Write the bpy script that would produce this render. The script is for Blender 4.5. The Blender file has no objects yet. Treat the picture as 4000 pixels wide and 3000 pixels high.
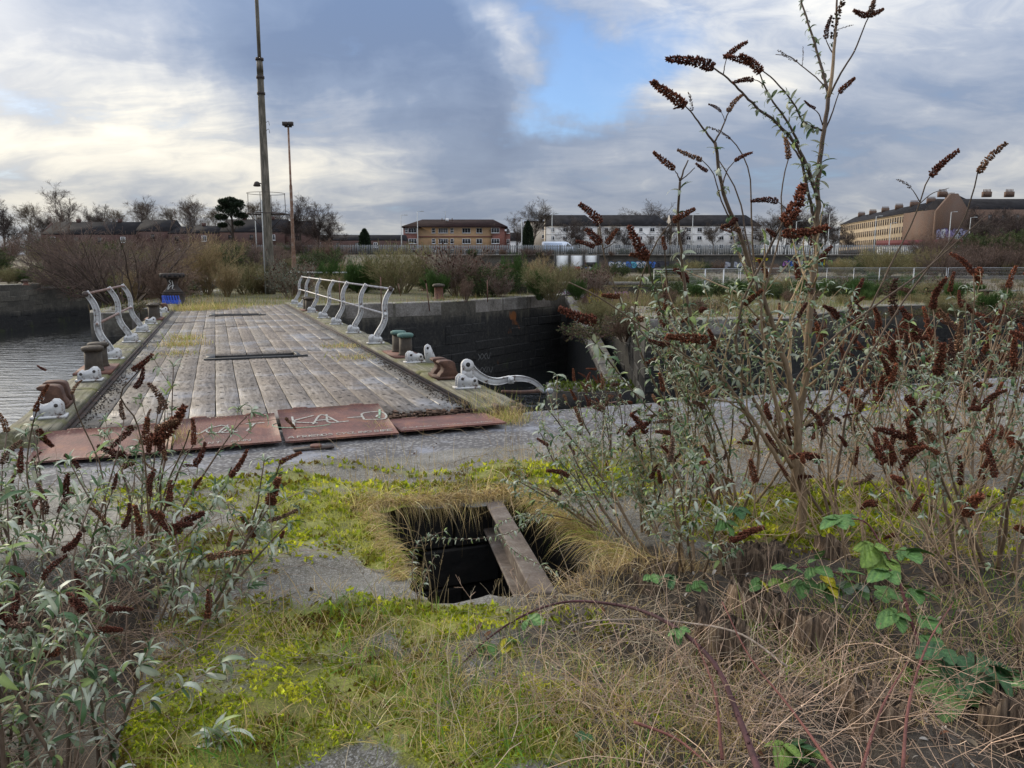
import bpy, math, random
import numpy as np
from mathutils import Vector, Matrix, Euler
R_ = math.radians
rng = np.random.default_rng(11)
random.seed(5)
SC = bpy.context.scene
COL = SC.collection

# ------------------------------------------------------------------ camera
PITCH = R_(8.8); EYE = 1.6; FOC = 1661.0      # photo measured on a 2212 px wide copy
cd = bpy.data.cameras.new('camera'); cam = bpy.data.objects.new('camera', cd); COL.objects.link(cam)
cam.location = (0, 0, EYE); cam.rotation_euler = (math.pi/2 - PITCH, 0, 0)
cd.sensor_width = 36; cd.lens = 36*FOC/2212; cd.clip_start = 0.05; cd.clip_end = 3000
SC.camera = cam

def ray(X, Y):
    x = (X-1106)/FOC; y = (829.5-Y)/FOC
    return np.array([x, math.cos(PITCH)+y*math.sin(PITCH), -math.sin(PITCH)+y*math.cos(PITCH)])
def G(X, Y, z=0.0):                            # point on level z
    d = ray(X, Y); t = (z-EYE)/d[2]; return np.array([d[0]*t, d[1]*t, z])
def P(X, Y, dist):                             # point at forward distance
    d = ray(X, Y); t = dist/d[1]; return np.array([d[0]*t, dist, EYE+d[2]*t])
TH = R_(20.9)                                  # the dock's own axes: u along the bridge, v to its right
def W(u, v, z=0.0): return np.array([-math.sin(TH)*u+math.cos(TH)*v, math.cos(TH)*u+math.sin(TH)*v, z])
def UV(p): return (-math.sin(TH)*p[0]+math.cos(TH)*p[1], math.cos(TH)*p[0]+math.sin(TH)*p[1])
WATER = -3.7

# ------------------------------------------------------------------ view, world, sun
SC.view_settings.view_transform = 'Standard'; SC.view_settings.look = 'None'
SC.view_settings.gamma = 1; SC.view_settings.use_curve_mapping = False
SC.view_settings.exposure = 0.78
SUN_AZ = R_(-52); SUN_EL = R_(21)              # azimuth from +Y towards +X
sl = bpy.data.lights.new('sun', 'SUN'); sun = bpy.data.objects.new('sun', sl); COL.objects.link(sun)
sl.energy = 1.5; sl.angle = R_(10); sl.color = (1, .88, .70)
sd = Vector((math.sin(SUN_AZ)*math.cos(SUN_EL), math.cos(SUN_AZ)*math.cos(SUN_EL), math.sin(SUN_EL)))
sun.rotation_euler = sd.to_track_quat('Z', 'Y').to_euler()

world = bpy.data.worlds.new('World'); SC.world = world; world.use_nodes = True
class NT:
    def __init__(s, tree): s.t = tree; s.n = tree.nodes; s.l = tree.links
    def new(s, typ, **kw):
        n = s.n.new(typ)
        for k, v in kw.items(): setattr(n, k, v)
        return n
    def put(s, sock, v):
        if isinstance(v, bpy.types.NodeSocket): s.l.new(v, sock)
        elif v is not None:
            if hasattr(sock.default_value, '__len__') and not hasattr(v, '__len__'): v = (v,)*len(sock.default_value)
            if hasattr(v, '__len__') and len(v) == 3 and len(sock.default_value) == 4: v = tuple(v)+(1,)
            sock.default_value = v
    def math(s, op, a, b=None, c=None, clamp=False):
        n = s.new('ShaderNodeMath', operation=op, use_clamp=clamp)
        for i, x in enumerate((a, b, c)):
            if x is not None: s.put(n.inputs[i], x)
        return n.outputs[0]
    def vmath(s, op, a, b=None, sc=None):
        n = s.new('ShaderNodeVectorMath', operation=op)
        s.put(n.inputs[0], a)
        if b is not None: s.put(n.inputs[1], b)
        if sc is not None: s.put(n.inputs['Scale'], sc)
        return n.outputs['Value'] if op in ('DOT_PRODUCT', 'LENGTH', 'DISTANCE') else n.outputs['Vector']
    def mix(s, f, a, b, mode='MIX'):
        n = s.new('ShaderNodeMix', data_type='RGBA', blend_type=mode); n.clamp_factor = True
        s.put(n.inputs[0], f); s.put(n.inputs[6], a); s.put(n.inputs[7], b); return n.outputs[2]
    def ramp(s, f, stops, interp='LINEAR'):
        n = s.new('ShaderNodeValToRGB'); cr = n.color_ramp; cr.interpolation = interp
        while len(cr.elements) < len(stops): cr.elements.new(.5)
        for e, (p, c) in zip(cr.elements, stops):
            e.position = p; e.color = (c, c, c, 1) if not hasattr(c, '__len__') else tuple(c)+(1,)
        s.put(n.inputs[0], f); return n.outputs[0]
    def noise(s, vec, scale, detail=4, rough=.55, dist=0, color=False):
        n = s.new('ShaderNodeTexNoise'); s.put(n.inputs['Vector'], vec)
        n.inputs['Scale'].default_value = scale; n.inputs['Detail'].default_value = detail
        n.inputs['Roughness'].default_value = rough; n.inputs['Distortion'].default_value = dist
        return n.outputs['Color' if color else 'Fac']
    def mapr(s, v, a, b, c=0., d=1., smooth=False):
        n = s.new('ShaderNodeMapRange'); n.clamp = True
        if smooth: n.interpolation_type = 'SMOOTHSTEP'
        s.put(n.inputs[0], v)
        for i, x in enumerate((a, b, c, d)): n.inputs[i+1].default_value = x
        return n.outputs[0]

def build_world():
    k = NT(world.node_tree); k.n.clear()
    out = k.new('ShaderNodeOutputWorld'); bg = k.new('ShaderNodeBackground'); k.l.new(bg.outputs[0], out.inputs[0])
    sky = k.new('ShaderNodeTexSky'); sky.sky_type = 'NISHITA'; sky.sun_disc = False
    sky.sun_elevation = SUN_EL; sky.sun_rotation = SUN_AZ
    d = k.new('ShaderNodeTexCoord').outputs['Generated']
    sep = k.new('ShaderNodeSeparateXYZ'); k.l.new(d, sep.inputs[0])
    z = k.math('MAXIMUM', sep.outputs[2], 0.0)
    den = k.math('ADD', z, .26)
    cmb = k.new('ShaderNodeCombineXYZ')
    k.put(cmb.inputs[0], k.math('DIVIDE', sep.outputs[0], den)); k.put(cmb.inputs[1], k.math('DIVIDE', sep.outputs[1], den))
    mp = k.new('ShaderNodeMapping'); k.l.new(cmb.outputs[0], mp.inputs[0])
    mp.inputs['Rotation'].default_value = (0, 0, R_(-22)); mp.inputs['Scale'].default_value = (.95, 1.45, 1)
    warp = k.vmath('ADD', mp.outputs[0], k.vmath('SCALE', k.vmath('SUBTRACT', k.noise(mp.outputs[0], 1.3, 3, color=True), (.5, .5, .5)), sc=.7))
    n1 = k.noise(warp, 1.15, 9, .56)
    n2 = k.noise(k.vmath('ADD', warp, (7.3, 2.1, 0)), 3.2, 8, .6)
    n3 = k.noise(k.vmath('ADD', warp, (1.3, 9.1, 0)), .7, 5, .5)
    v = k.math('ADD', k.math('MULTIPLY', n1, .62), k.math('MULTIPLY', n2, .38))
    v = k.math('ADD', k.math('MULTIPLY', k.math('SUBTRACT', v, .5), 1.35), .47)
    # broad cloud masses, each placed by its direction in the sky; the noise breaks their outlines
    wd = k.vmath('ADD', d, k.vmath('SCALE', k.vmath('SUBTRACT', k.noise(d, 3.2, 6, .6, color=True), (.5, .5, .5)), sc=.30))
    def blob(X, Y, rad, amp, sx=1., tilt=0.):
        c = Vector(ray(X, Y)).normalized()
        right = Vector((c.y, -c.x, 0)).normalized(); up = right.cross(c)
        if up.z < 0: up = -up
        a = R_(tilt); ax = right*math.cos(a)+up*math.sin(a); ay = -right*math.sin(a)+up*math.cos(a)
        dx = k.math('DIVIDE', k.vmath('DOT_PRODUCT', k.vmath('SUBTRACT', wd, tuple(c)), tuple(ax)), rad*sx)
        dy = k.math('DIVIDE', k.vmath('DOT_PRODUCT', k.vmath('SUBTRACT', wd, tuple(c)), tuple(ay)), rad)
        dz = k.math('DIVIDE', k.vmath('DOT_PRODUCT', k.vmath('SUBTRACT', wd, tuple(c)), tuple(c)), rad*1.5)
        r2 = k.math('ADD', k.math('ADD', k.math('MULTIPLY', dx, dx), k.math('MULTIPLY', dy, dy)), k.math('MULTIPLY', dz, dz))
        return k.math('MULTIPLY', k.math('POWER', 2.718, k.math('MULTIPLY', r2, -1.)), amp)
    tot = v
    for b in CLOUDS: tot = k.math('ADD', tot, blob(*b))
    col = k.ramp(tot, [(.05, (.085, .125, .215)), (.28, (.125, .17, .265)), (.44, (.22, .255, .33)), (.56, (.38, .395, .42)), (.68, (.60, .58, .53)), (.86, (.80, .76, .67))])
    # pale bright band low down, strongest to the left where the sun stands behind the cloud
    gl = k.mapr(k.vmath('DOT_PRODUCT', d, tuple(sd)), .35, 1., 0, 1)
    low = k.mapr(z, .0, .34, 1, 0, True)
    col = k.mix(k.math('MULTIPLY', low, .25), col, (.44, .46, .48))
    # thin cloud is brighter round the veiled sun, and the whole vault brightens evenly with height
    g2 = k.math('POWER', gl, 16)
    col = k.mix(k.math('MULTIPLY', g2, .55), col, (1.5, 1.4, 1.2))
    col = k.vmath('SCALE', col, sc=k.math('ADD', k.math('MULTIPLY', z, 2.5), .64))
    col = k.mix(1, col, (1.02, 1., .96), 'MULTIPLY')
    # clear blue holes
    hole = k.mapr(n3, .55, .72, 0, .5, True)
    for b in HOLES: hole = k.math('ADD', hole, blob(*b))
    hole = k.mapr(k.math('ADD', hole, k.math('MULTIPLY', k.math('SUBTRACT', v, .5), -2.6)), .32, 1.25, 0, .8, True)
    cl = k.vmath('SCALE', col, sc=1/SKY_STR)
    skyc = k.mix(1, k.vmath('SCALE', sky.outputs[0], sc=SKY_GAIN), (.62, .80, 1.08), 'MULTIPLY')
    fin = k.mix(hole, cl, skyc)
    below = k.mapr(sep.outputs[2], -.04, 0., 1, 0)
    fin = k.mix(below, fin, (.08/SKY_STR, .08/SKY_STR, .07/SKY_STR))
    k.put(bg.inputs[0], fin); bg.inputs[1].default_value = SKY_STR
SKY_STR = .1; SKY_GAIN = 1.0
CLOUDS = [(870, 110, .15, -.36, 2.3, -18), (700, 20, .13, -.16, 2.0, -10), (1060, 235, .07, -.22, 1.6, 20), (380, 230, .09, .14, 3.2, 0), (90, 320, .12, .17, 1.6, 0), (600, 330, .08, .16, 2.6, 10), (900, 300, .05, .16, 2., 25), (800, 215, .04, .08, 2.5, 0), (250, 60, .08, .05, 3., -15),
          (1030, 30, .035, .30, 3.0, -50), (1140, 190, .03, .20, 3.0, -50), (1480, 190, .05, .12, 2., 0), (60, 90, .10, -.10, 1.6, 0), (120, 225, .04, -.16, 2.6, -8), (1900, 120, .14, .05, 1.8, 0), (1650, 90, .08, .03, 2, 0),
          (2000, 255, .05, -.12, 4., 4), (1750, 340, .03, -.08, 4., 6), (1250, 335, .06, -.03, 3, 0), (1350, 385, .03, .12, 4, 3), (760, 440, .03, .12, 4, 0), (1500, 415, .02, .10, 4, 4)]
HOLES = [(1290, 165, .060, .85, 1.9, -20), (1180, 40, .05, .62, 1.8, -50), (1400, 110, .06, .70, 2.0, 20), (1300, 240, .04, .25, 2.0, 0), (120, 215, .04, .30, 2.6, -8), (60, 170, .04, .2, 2, 0)]
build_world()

# ------------------------------------------------------------------ object helpers
def tag(o, label=None, cat=None, group=None, kind=None):
    if label: o['label'] = label
    if cat: o['category'] = cat
    if group: o['group'] = group
    if kind: o['kind'] = kind
    return o
def thing(name, loc=(0, 0, 0), label=None, cat=None, group=None, rz=0, kind=None):
    o = bpy.data.objects.new(name, None); o.empty_display_size = .2; COL.objects.link(o)
    o.location = tuple(loc); o.rotation_euler = (0, 0, rz)
    return tag(o, label, cat, group, kind)
def put(name, me, parent=None, loc=(0, 0, 0), rot=(0, 0, 0), scale=(1, 1, 1), mw=None):
    o = bpy.data.objects.new(name, me); COL.objects.link(o)
    if parent is not None: o.parent = parent
    if mw is not None: o.matrix_basis = mw
    else:
        o.location = tuple(loc); o.rotation_euler = tuple(rot); o.scale = tuple(scale)
    return o
def copy_tree(o, parent=None):
    c = o.copy(); COL.objects.link(c)
    if parent is not None: c.parent = parent
    for ch in list(o.children): copy_tree(ch, c)
    return c
def mesh(name, V, F, mat, colr=None, smooth=False, mats=None, mi=None):
    """V (n,3); F list of int arrays, each (m,k)"""
    V = np.asarray(V, dtype=np.float32)
    if isinstance(F, np.ndarray): F = [F]
    me = bpy.data.meshes.new(name)
    me.vertices.add(len(V)); me.vertices.foreach_set('co', V.ravel())
    F = [np.asarray(f, dtype=np.int32) for f in F if len(f)]
    li = np.concatenate([f.ravel() for f in F]); tot = np.concatenate([np.full(len(f), f.shape[1], np.int32) for f in F])
    me.loops.add(len(li)); me.loops.foreach_set('vertex_index', li)
    me.polygons.add(len(tot)); st = np.concatenate([[0], np.cumsum(tot)[:-1]]).astype(np.int32)
    me.polygons.foreach_set('loop_start', st); me.polygons.foreach_set('loop_total', tot)
    if mats:
        for m in mats: me.materials.append(m)
        if mi is not None: me.polygons.foreach_set('material_index', np.asarray(mi, np.int32))
    elif mat: me.materials.append(mat)
    if smooth: me.polygons.foreach_set('use_smooth', np.ones(len(tot), bool))
    if colr is not None:
        c = np.asarray(colr, np.float32)
        if c.ndim == 1: c = np.tile(c, (len(V), 1))
        if c.shape[1] == 3: c = np.hstack([c, np.ones((len(c), 1), np.float32)])
        a = me.color_attributes.new('col', 'FLOAT_COLOR', 'POINT'); a.data.foreach_set('color', c.ravel())
    me.update(calc_edges=True)
    return me
class Acc:
    """collects geometry for ONE mesh"""
    def __init__(s): s.V = []; s.F = []; s.C = []; s.n = 0; s.M = []
    def add(s, V, F, col=None, mi=0):
        V = np.asarray(V, float)
        if isinstance(F, np.ndarray): F = [F]
        for f in F:
            if len(f): s.F.append(np.asarray(f)+s.n); s.M.append(np.full(len(f), mi))
        s.V.append(V); s.n += len(V)
        if col is None: col = (.5, .5, .5)
        col = np.asarray(col, float)
        s.C.append(np.tile(col, (len(V), 1)) if col.ndim == 1 else col)
        return s
    def box(s, c, size, rz=0, col=None, mi=0, M=None):
        V = np.array([(x, y, z) for x in (-.5, .5) for y in (-.5, .5) for z in (-.5, .5)])*np.array(size)
        F = np.array([(0, 1, 3, 2), (4, 6, 7, 5), (0, 4, 5, 1), (2, 3, 7, 6), (0, 2, 6, 4), (1, 5, 7, 3)])
        if rz:
            ca, sa = math.cos(rz), math.sin(rz); V = np.stack([V[:, 0]*ca-V[:, 1]*sa, V[:, 0]*sa+V[:, 1]*ca, V[:, 2]], 1)
        if M is not None: V = V@np.array(M).T
        return s.add(V+np.array(c), F, col, mi)
    def prism(s, poly, axis_o, ax, ay, n, depth, col=None, mi=0):
        """extrude a 2D polygon lying in (ax, ay) by depth along n"""
        poly = np.asarray(poly, float); k = len(poly); o = np.asarray(axis_o, float)
        A = o+poly[:, :1]*np.asarray(ax, float)+poly[:, 1:2]*np.asarray(ay, float); B = A+np.asarray(n, float)*depth
        V = np.vstack([A, B]); i = np.arange(k); j = (i+1) % k
        return s.add(V, [i[None, ::-1], (i+k)[None], np.stack([i, j, j+k, i+k], 1)], col, mi)
    def lathe(s, prof, c=(0, 0, 0), k=20, col=None, mi=0, M=None):
        prof = np.asarray(prof, float); a = np.arange(k)/k*2*math.pi
        V = np.stack([prof[:, :1]*np.cos(a), prof[:, :1]*np.sin(a), np.repeat(prof[:, 1:2], k, 1)], 2).reshape(-1, 3)
        m = len(prof); i = np.arange(k); j = (i+1) % k
        F = np.concatenate([np.stack([r*k+i, r*k+j, (r+1)*k+j, (r+1)*k+i], 1) for r in range(m-1)])
        caps = [np.arange(k)[None, ::-1], (np.arange(k)+(m-1)*k)[None]]
        if M is not None: V = V@np.array(M).T
        return s.add(V+np.array(c), [F]+caps, col, mi)
    def tube(s, pts, r, k=8, col=None, mi=0):
        pts = np.asarray(pts, float); r = np.broadcast_to(np.asarray(r, float), (len(pts),))
        V, F, _ = tubes(pts[None], r[None], k, True); return s.add(V, F, col, mi)
    def mesh(s, name, mat=None, smooth=False, mats=None):
        return mesh(name, np.vstack(s.V), s.F, mat, np.vstack(s.C), smooth, mats, np.concatenate(s.M) if mats else None)
def norm(a): return a/np.maximum(np.linalg.norm(a, axis=-1, keepdims=True), 1e-9)
def tubes(Pp, Rr, k=3, caps=False):
    N, K, _ = Pp.shape
    T = norm(np.gradient(Pp, axis=1)) if K > 1 else None
    m = norm(T.mean(1)); ref = np.where(np.abs(m[:, 2:3]) > .8, np.array([[1., .13, 0]]), np.array([[0., .1, 1.]]))
    S = norm(np.cross(T, ref[:, None, :])); U = np.cross(S, T)
    a = np.arange(k)/k*2*math.pi
    V = Pp[:, :, None, :]+Rr[:, :, None, None]*(S[:, :, None, :]*np.cos(a)[None, None, :, None]+U[:, :, None, :]*np.sin(a)[None, None, :, None])
    base = (np.arange(N)*K*k)[:, None, None]+(np.arange(K-1)*k)[None, :, None]
    i = np.arange(k)[None, None, :]; j = ((np.arange(k)+1) % k)[None, None, :]
    F = [np.stack([base+i, base+j, base+j+k, base+i+k], -1).reshape(-1, 4)]
    if caps and k > 2:
        e = (np.arange(N)*K*k)[:, None]
        F.append(e+np.arange(k)[None, ::-1]); F.append(e+(K-1)*k+np.arange(k)[None])
    return V.reshape(-1, 3), F, K*k
def stamp(TV, TF, M, L, C):
    """copies of a template (TV, TF) under matrices M (n,3,3), at L, coloured C"""
    n = len(L); nv = len(TV)
    V = np.einsum('nij,vj->nvi', M, TV)+L[:, None, :]
    F = [(np.arange(n)[:, None, None]*nv+f[None]).reshape(-1, f.shape[1]) for f in TF]
    return V.reshape(-1, 3), F, np.repeat(C, nv, 0)
def frames(Y, roll, rg):
    """matrices whose y axis is Y (n,3), rolled"""
    Y = norm(Y); ref = np.where(np.abs(Y[:, 2:3]) > .95, np.array([[1., 0, 0]]), np.array([[0., 0, 1.]]))
    X = norm(np.cross(Y, ref)); Z = np.cross(X, Y)
    c, s = np.cos(roll)[:, None], np.sin(roll)[:, None]
    return np.stack([X*c+Z*s, Y, -X*s+Z*c], 2)
def spline(pts, n):
    pts = np.asarray(pts, float); t = np.concatenate([[0], np.cumsum(np.linalg.norm(np.diff(pts, axis=0), axis=1))]); t /= t[-1]
    q = np.linspace(0, 1, n); i = np.clip(np.searchsorted(t, q, 'right')-1, 0, len(pts)-2)
    f = ((q-t[i])/(t[i+1]-t[i]))[:, None]
    m = np.gradient(pts, t, axis=0); h = (t[i+1]-t[i])[:, None]
    f2, f3 = f*f, f*f*f
    return (2*f3-3*f2+1)*pts[i]+(f3-2*f2+f)*h*m[i]+(-2*f3+3*f2)*pts[i+1]+(f3-f2)*h*m[i+1]
def grow(rg, O, D, L, r0, r1, K=6, wob=.15, grav=0.):
    """O (n,3) origins, D directions, L lengths -> polylines"""
    n = len(O); D = norm(D); L = np.broadcast_to(L, (n,)); P_ = [O]; d = D
    for i in range(K-1):
        d = norm(d+rg.normal(0, wob, (n, 3))+np.array([0, 0, grav]))
        P_.append(P_[-1]+d*(L/(K-1))[:, None])
    Pp = np.stack(P_, 1)
    t = np.linspace(0, 1, K)[None]; r0 = np.broadcast_to(r0, (n,))[:, None]; r1 = np.broadcast_to(r1, (n,))[:, None]
    return Pp, r0*(1-t)+r1*t
def sample(Pp, Rr, idx, t):
    K = Pp.shape[1]; x = np.clip(t*(K-1), 0, K-1.001); i = x.astype(int); f = (x-i)[:, None]
    a, b = Pp[idx, i], Pp[idx, i+1]
    return a*(1-f)+b*f, norm(b-a), Rr[idx, i]*(1-f[:, 0])+Rr[idx, i+1]*f[:, 0]
def spawn(rg, Pp, Rr, n, t0, t1, ang, L, r1, K=5, wob=.15, grav=0., rf=.6, asp=.35, idx=None):
    N = len(Pp); ln = np.linalg.norm(np.diff(Pp, axis=1), axis=2).sum(1)
    if idx is None: idx = rg.choice(N, n, p=ln/ln.sum())
    t = rg.uniform(t0, t1, n); o, d, r = sample(Pp, Rr, idx, t)
    q = norm(np.cross(d, rg.normal(size=(n, 3)))); a = rg.normal(ang, asp*ang, n)[:, None]
    D = d*np.cos(a)+q*np.sin(a)
    LL = L*rg.uniform(.55, 1.2, n)*(1.15-.5*t)
    return grow(rg, o, D, LL, np.minimum(r*rf, r), r1, K, wob, grav)
def subset_tubes(acc, Pp, Rr, k, col, rg=None, var=.2):
    V, F, per = tubes(Pp, Rr, k)
    c = np.asarray(col, float)*np.exp((rg or rng).normal(0, var, (len(Pp), 1)))
    acc.add(V, F, np.repeat(np.clip(c, 0, 1), per, 0))
def vnoise(x, y, seed=0):
    """cheap smooth value noise on arrays"""
    xi = np.floor(x).astype(int); yi = np.floor(y).astype(int); fx = x-xi; fy = y-yi
    fx = fx*fx*(3-2*fx); fy = fy*fy*(3-2*fy)
    def h(a, b):
        n = (a*374761393+b*668265263+seed*974634777) & 0x7fffffff; n = ((n ^ (n >> 13))*1274126177) & 0x7fffffff
        return ((n ^ (n >> 16)) & 0xffff)/65535.
    return (h(xi, yi)*(1-fx)+h(xi+1, yi)*fx)*(1-fy)+(h(xi, yi+1)*(1-fx)+h(xi+1, yi+1)*fx)*fy
def fbm(x, y, seed=0, o=4):
    s = 0; a = .5; t = 0
    for i in range(o): s = s+a*vnoise(x*2**i, y*2**i, seed+i*17); t += a; a *= .5
    return s/t
# ------------------------------------------------------------------ materials
MATS = {}
def _dummy(): pass
def mat(name, fn, **kw):
    m = bpy.data.materials.new(name); m.use_nodes = True; k = NT(m.node_tree)
    b = k.n['Principled BSDF']; k.b = b; k.m = m
    k.obj = k.new('ShaderNodeTexCoord').outputs['Object']; k.pos = k.new('ShaderNodeNewGeometry').outputs['Position']
    fn(k, b, **kw); MATS[name] = m; return m
def bump(k, h, strength=.5, dist=.01):
    n = k.new('ShaderNodeBump'); n.inputs['Strength'].default_value = strength; n.inputs['Distance'].default_value = dist
    k.put(n.inputs['Height'], h); k.put(k.b.inputs['Normal'], n.outputs[0])
def attr(k, name='col'):
    n = k.new('ShaderNodeAttribute'); n.attribute_name = name; return n
def rnd(k): return k.new('ShaderNodeObjectInfo').outputs['Random']
def zof(k, v):
    s = k.new('ShaderNodeSeparateXYZ'); k.put(s.inputs[0], v); return s.outputs
def stretch(k, v, sc):
    m = k.new('ShaderNodeMapping'); k.put(m.inputs[0], v); m.inputs['Scale'].default_value = sc; return m.outputs[0]

def plain(k, b, c=(.5, .5, .5), rough=.7, metal=0., var=.15, scale=8., bmp=.2, bd=.004):
    n = k.noise(k.obj, scale, 6, .6)
    k.put(b.inputs['Base Color'], k.mix(k.mapr(n, .3, .7), tuple(x*(1-var) for x in c), tuple(min(1, x*(1+var)) for x in c)))
    b.inputs['Roughness'].default_value = rough; b.inputs['Metallic'].default_value = metal
    if bmp: bump(k, n, bmp, bd)
def vcol(k, b, rough=.75, trans=0., spec=.3):
    a = attr(k).outputs['Color']; k.put(b.inputs['Base Color'], a)
    b.inputs['Roughness'].default_value = rough; b.inputs['Specular IOR Level'].default_value = spec
    if trans:
        t = k.new('ShaderNodeBsdfTranslucent'); k.put(t.inputs[0], a)
        mx = k.new('ShaderNodeMixShader'); mx.inputs[0].default_value = trans
        k.l.new(b.outputs[0], mx.inputs[1]); k.l.new(t.outputs[0], mx.inputs[2])
        k.l.new(mx.outputs[0], k.n['Material Output'].inputs[0])
M_LEAF = mat('leaf', vcol, rough=.55, trans=.22, spec=.4)
def _bram(k, b):
    a = attr(k).outputs['Color']; n = k.noise(k.obj, 7, 6, .7); w = k.new('ShaderNodeTexWave'); w.wave_type = 'BANDS'; w.bands_direction = 'DIAGONAL'; k.put(w.inputs['Vector'], k.obj); w.inputs['Scale'].default_value = 2.2; w.inputs['Distortion'].default_value = 3.
    c = k.mix(k.mapr(n, .35, .65), k.mix(1, a, (.45, .5, .5), 'MULTIPLY'), a); c = k.mix(k.math('MULTIPLY', k.mapr(n, .62, .7), .5), c, (.16, .10, .04)); k.put(b.inputs['Base Color'], c); b.inputs['Roughness'].default_value = .55; b.inputs['Specular IOR Level'].default_value = .35
    bump(k, k.math('ADD', w.outputs[1], n), .5, .01)
M_BRAM = mat('bramble_leaf', _bram)
M_GRASS = mat('grass_blade', vcol, rough=.8, trans=.25, spec=.2)
M_BARK = mat('bark', vcol, rough=.85, spec=.25)
M_HEAD = mat('seed_capsule', vcol, rough=.9, spec=.15)
def _barkn(k, b):
    a = attr(k).outputs['Color']; n = k.noise(stretch(k, k.obj, (60, 60, 14)), 1, 6, .7)
    k.put(b.inputs['Base Color'], k.mix(k.mapr(n, .35, .7), k.mix(1, a, (.55, .5, .45), 'MULTIPLY'), a)); b.inputs['Roughness'].default_value = .85
    bump(k, n, .5, .004)
M_STEM = mat('woody_stem', _barkn)

def _ground(k, b):
    # r = moss, g = litter / soil, b = clean granite
    s = k.new('ShaderNodeSeparateColor'); k.l.new(attr(k, 'mask').outputs['Color'], s.inputs[0])
    p = k.pos; n1 = k.noise(p, 2.1, 8, .62); n2 = k.noise(p, 24, 6, .65); n3 = k.noise(p, 120, 3, .6)
    vo = k.new('ShaderNodeTexVoronoi'); k.put(vo.inputs['Vector'], p); vo.inputs['Scale'].default_value = 170
    agg = k.mapr(vo.outputs['Distance'], .1, .5)
    conc = k.ramp(k.math('ADD', k.math('MULTIPLY', n1, .5), k.math('MULTIPLY', n2, .5)), [(.3, (.035, .031, .025)), (.46, (.095, .086, .066)), (.58, (.165, .15, .12)), (.75, (.27, .25, .215))])
    conc = k.mix(k.math('MULTIPLY', agg, .4), k.mix(k.mapr(vo.outputs['Color'], .55, .9), conc, (.36, .345, .32)), conc)
    # pitted granite kerb stones
    vg = k.new('ShaderNodeTexVoronoi'); k.put(vg.inputs['Vector'], k.vmath('ADD', p, k.vmath('SCALE', k.noise(p, 12, 3, color=True), sc=.06))); vg.inputs['Scale'].default_value = 26
    gran = k.mix(k.mapr(k.math('ADD', vg.outputs['Distance'], k.math('MULTIPLY', n3, .2)), .25, .65), (.27, .26, .25), (.085, .08, .08))
    gran = k.mix(k.mapr(n1, .53, .66, 0, .7), gran, (.25, .26, .30))
    c = k.mix(s.outputs[2], conc, gran)
    mossn = k.math('ADD', s.outputs[0], k.math('MULTIPLY', k.math('SUBTRACT', n2, .5), .9))
    moss = k.ramp(k.math('ADD', k.math('MULTIPLY', n1, .6), k.math('MULTIPLY', n3, .4)), [(.3, (.045, .042, .01)), (.46, (.11, .11, .014)), (.56, (.21, .22, .02)), (.72, (.33, .32, .04))])
    c = k.mix(k.mapr(mossn, .35, .6), c, moss)
    soil = k.ramp(n2, [(.3, (.018, .014, .009)), (.6, (.07, .052, .034)), (.8, (.14, .105, .07))])
    c = k.mix(k.mapr(k.math('ADD', s.outputs[1], k.math('MULTIPLY', k.math('SUBTRACT', n1, .5), .8)), .3, .7), c, soil)
    k.put(b.inputs['Base Color'], c)
    k.put(b.inputs['Roughness'], k.mapr(n1, .45, .62, .85, .5))
    bump(k, k.math('ADD', k.math('MULTIPLY', n2, 1.), k.math('MULTIPLY', agg, .5)), .7, .012)
M_GROUND = mat('quay_ground', _ground)
def _farground(k, b):
    p = k.pos; n = k.noise(p, .18, 8, .65); n2 = k.noise(p, 2.5, 6, .7)
    t = k.math('ADD', k.math('MULTIPLY', n, .6), k.math('MULTIPLY', n2, .4))
    c = k.ramp(t, [(.3, (.03, .03, .014)), (.42, (.06, .06, .024)), (.5, (.10, .08, .05)), (.6, (.15, .12, .075)), (.72, (.075, .08, .026))])
    k.put(b.inputs['Base Color'], c); b.inputs['Roughness'].default_value = .95; bump(k, n2, .8, .08)
M_FAR = mat('rough_ground', _farground)
def _island(k, b):
    p = k.pos; n = k.noise(p, .5, 8, .65); n2 = k.noise(p, 6, 6, .7)
    t = k.math('ADD', k.math('MULTIPLY', n, .55), k.math('MULTIPLY', n2, .45))
    c = k.ramp(t, [(.34, (.045, .04, .02)), (.45, (.085, .08, .022)), (.52, (.065, .06, .026)), (.6, (.14, .11, .065)), (.7, (.08, .066, .045))])
    k.put(b.inputs['Base Color'], c); b.inputs['Roughness'].default_value = .95; bump(k, n2, .8, .03)
M_ISLE = mat('mossy_quay_top', _island)
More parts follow.
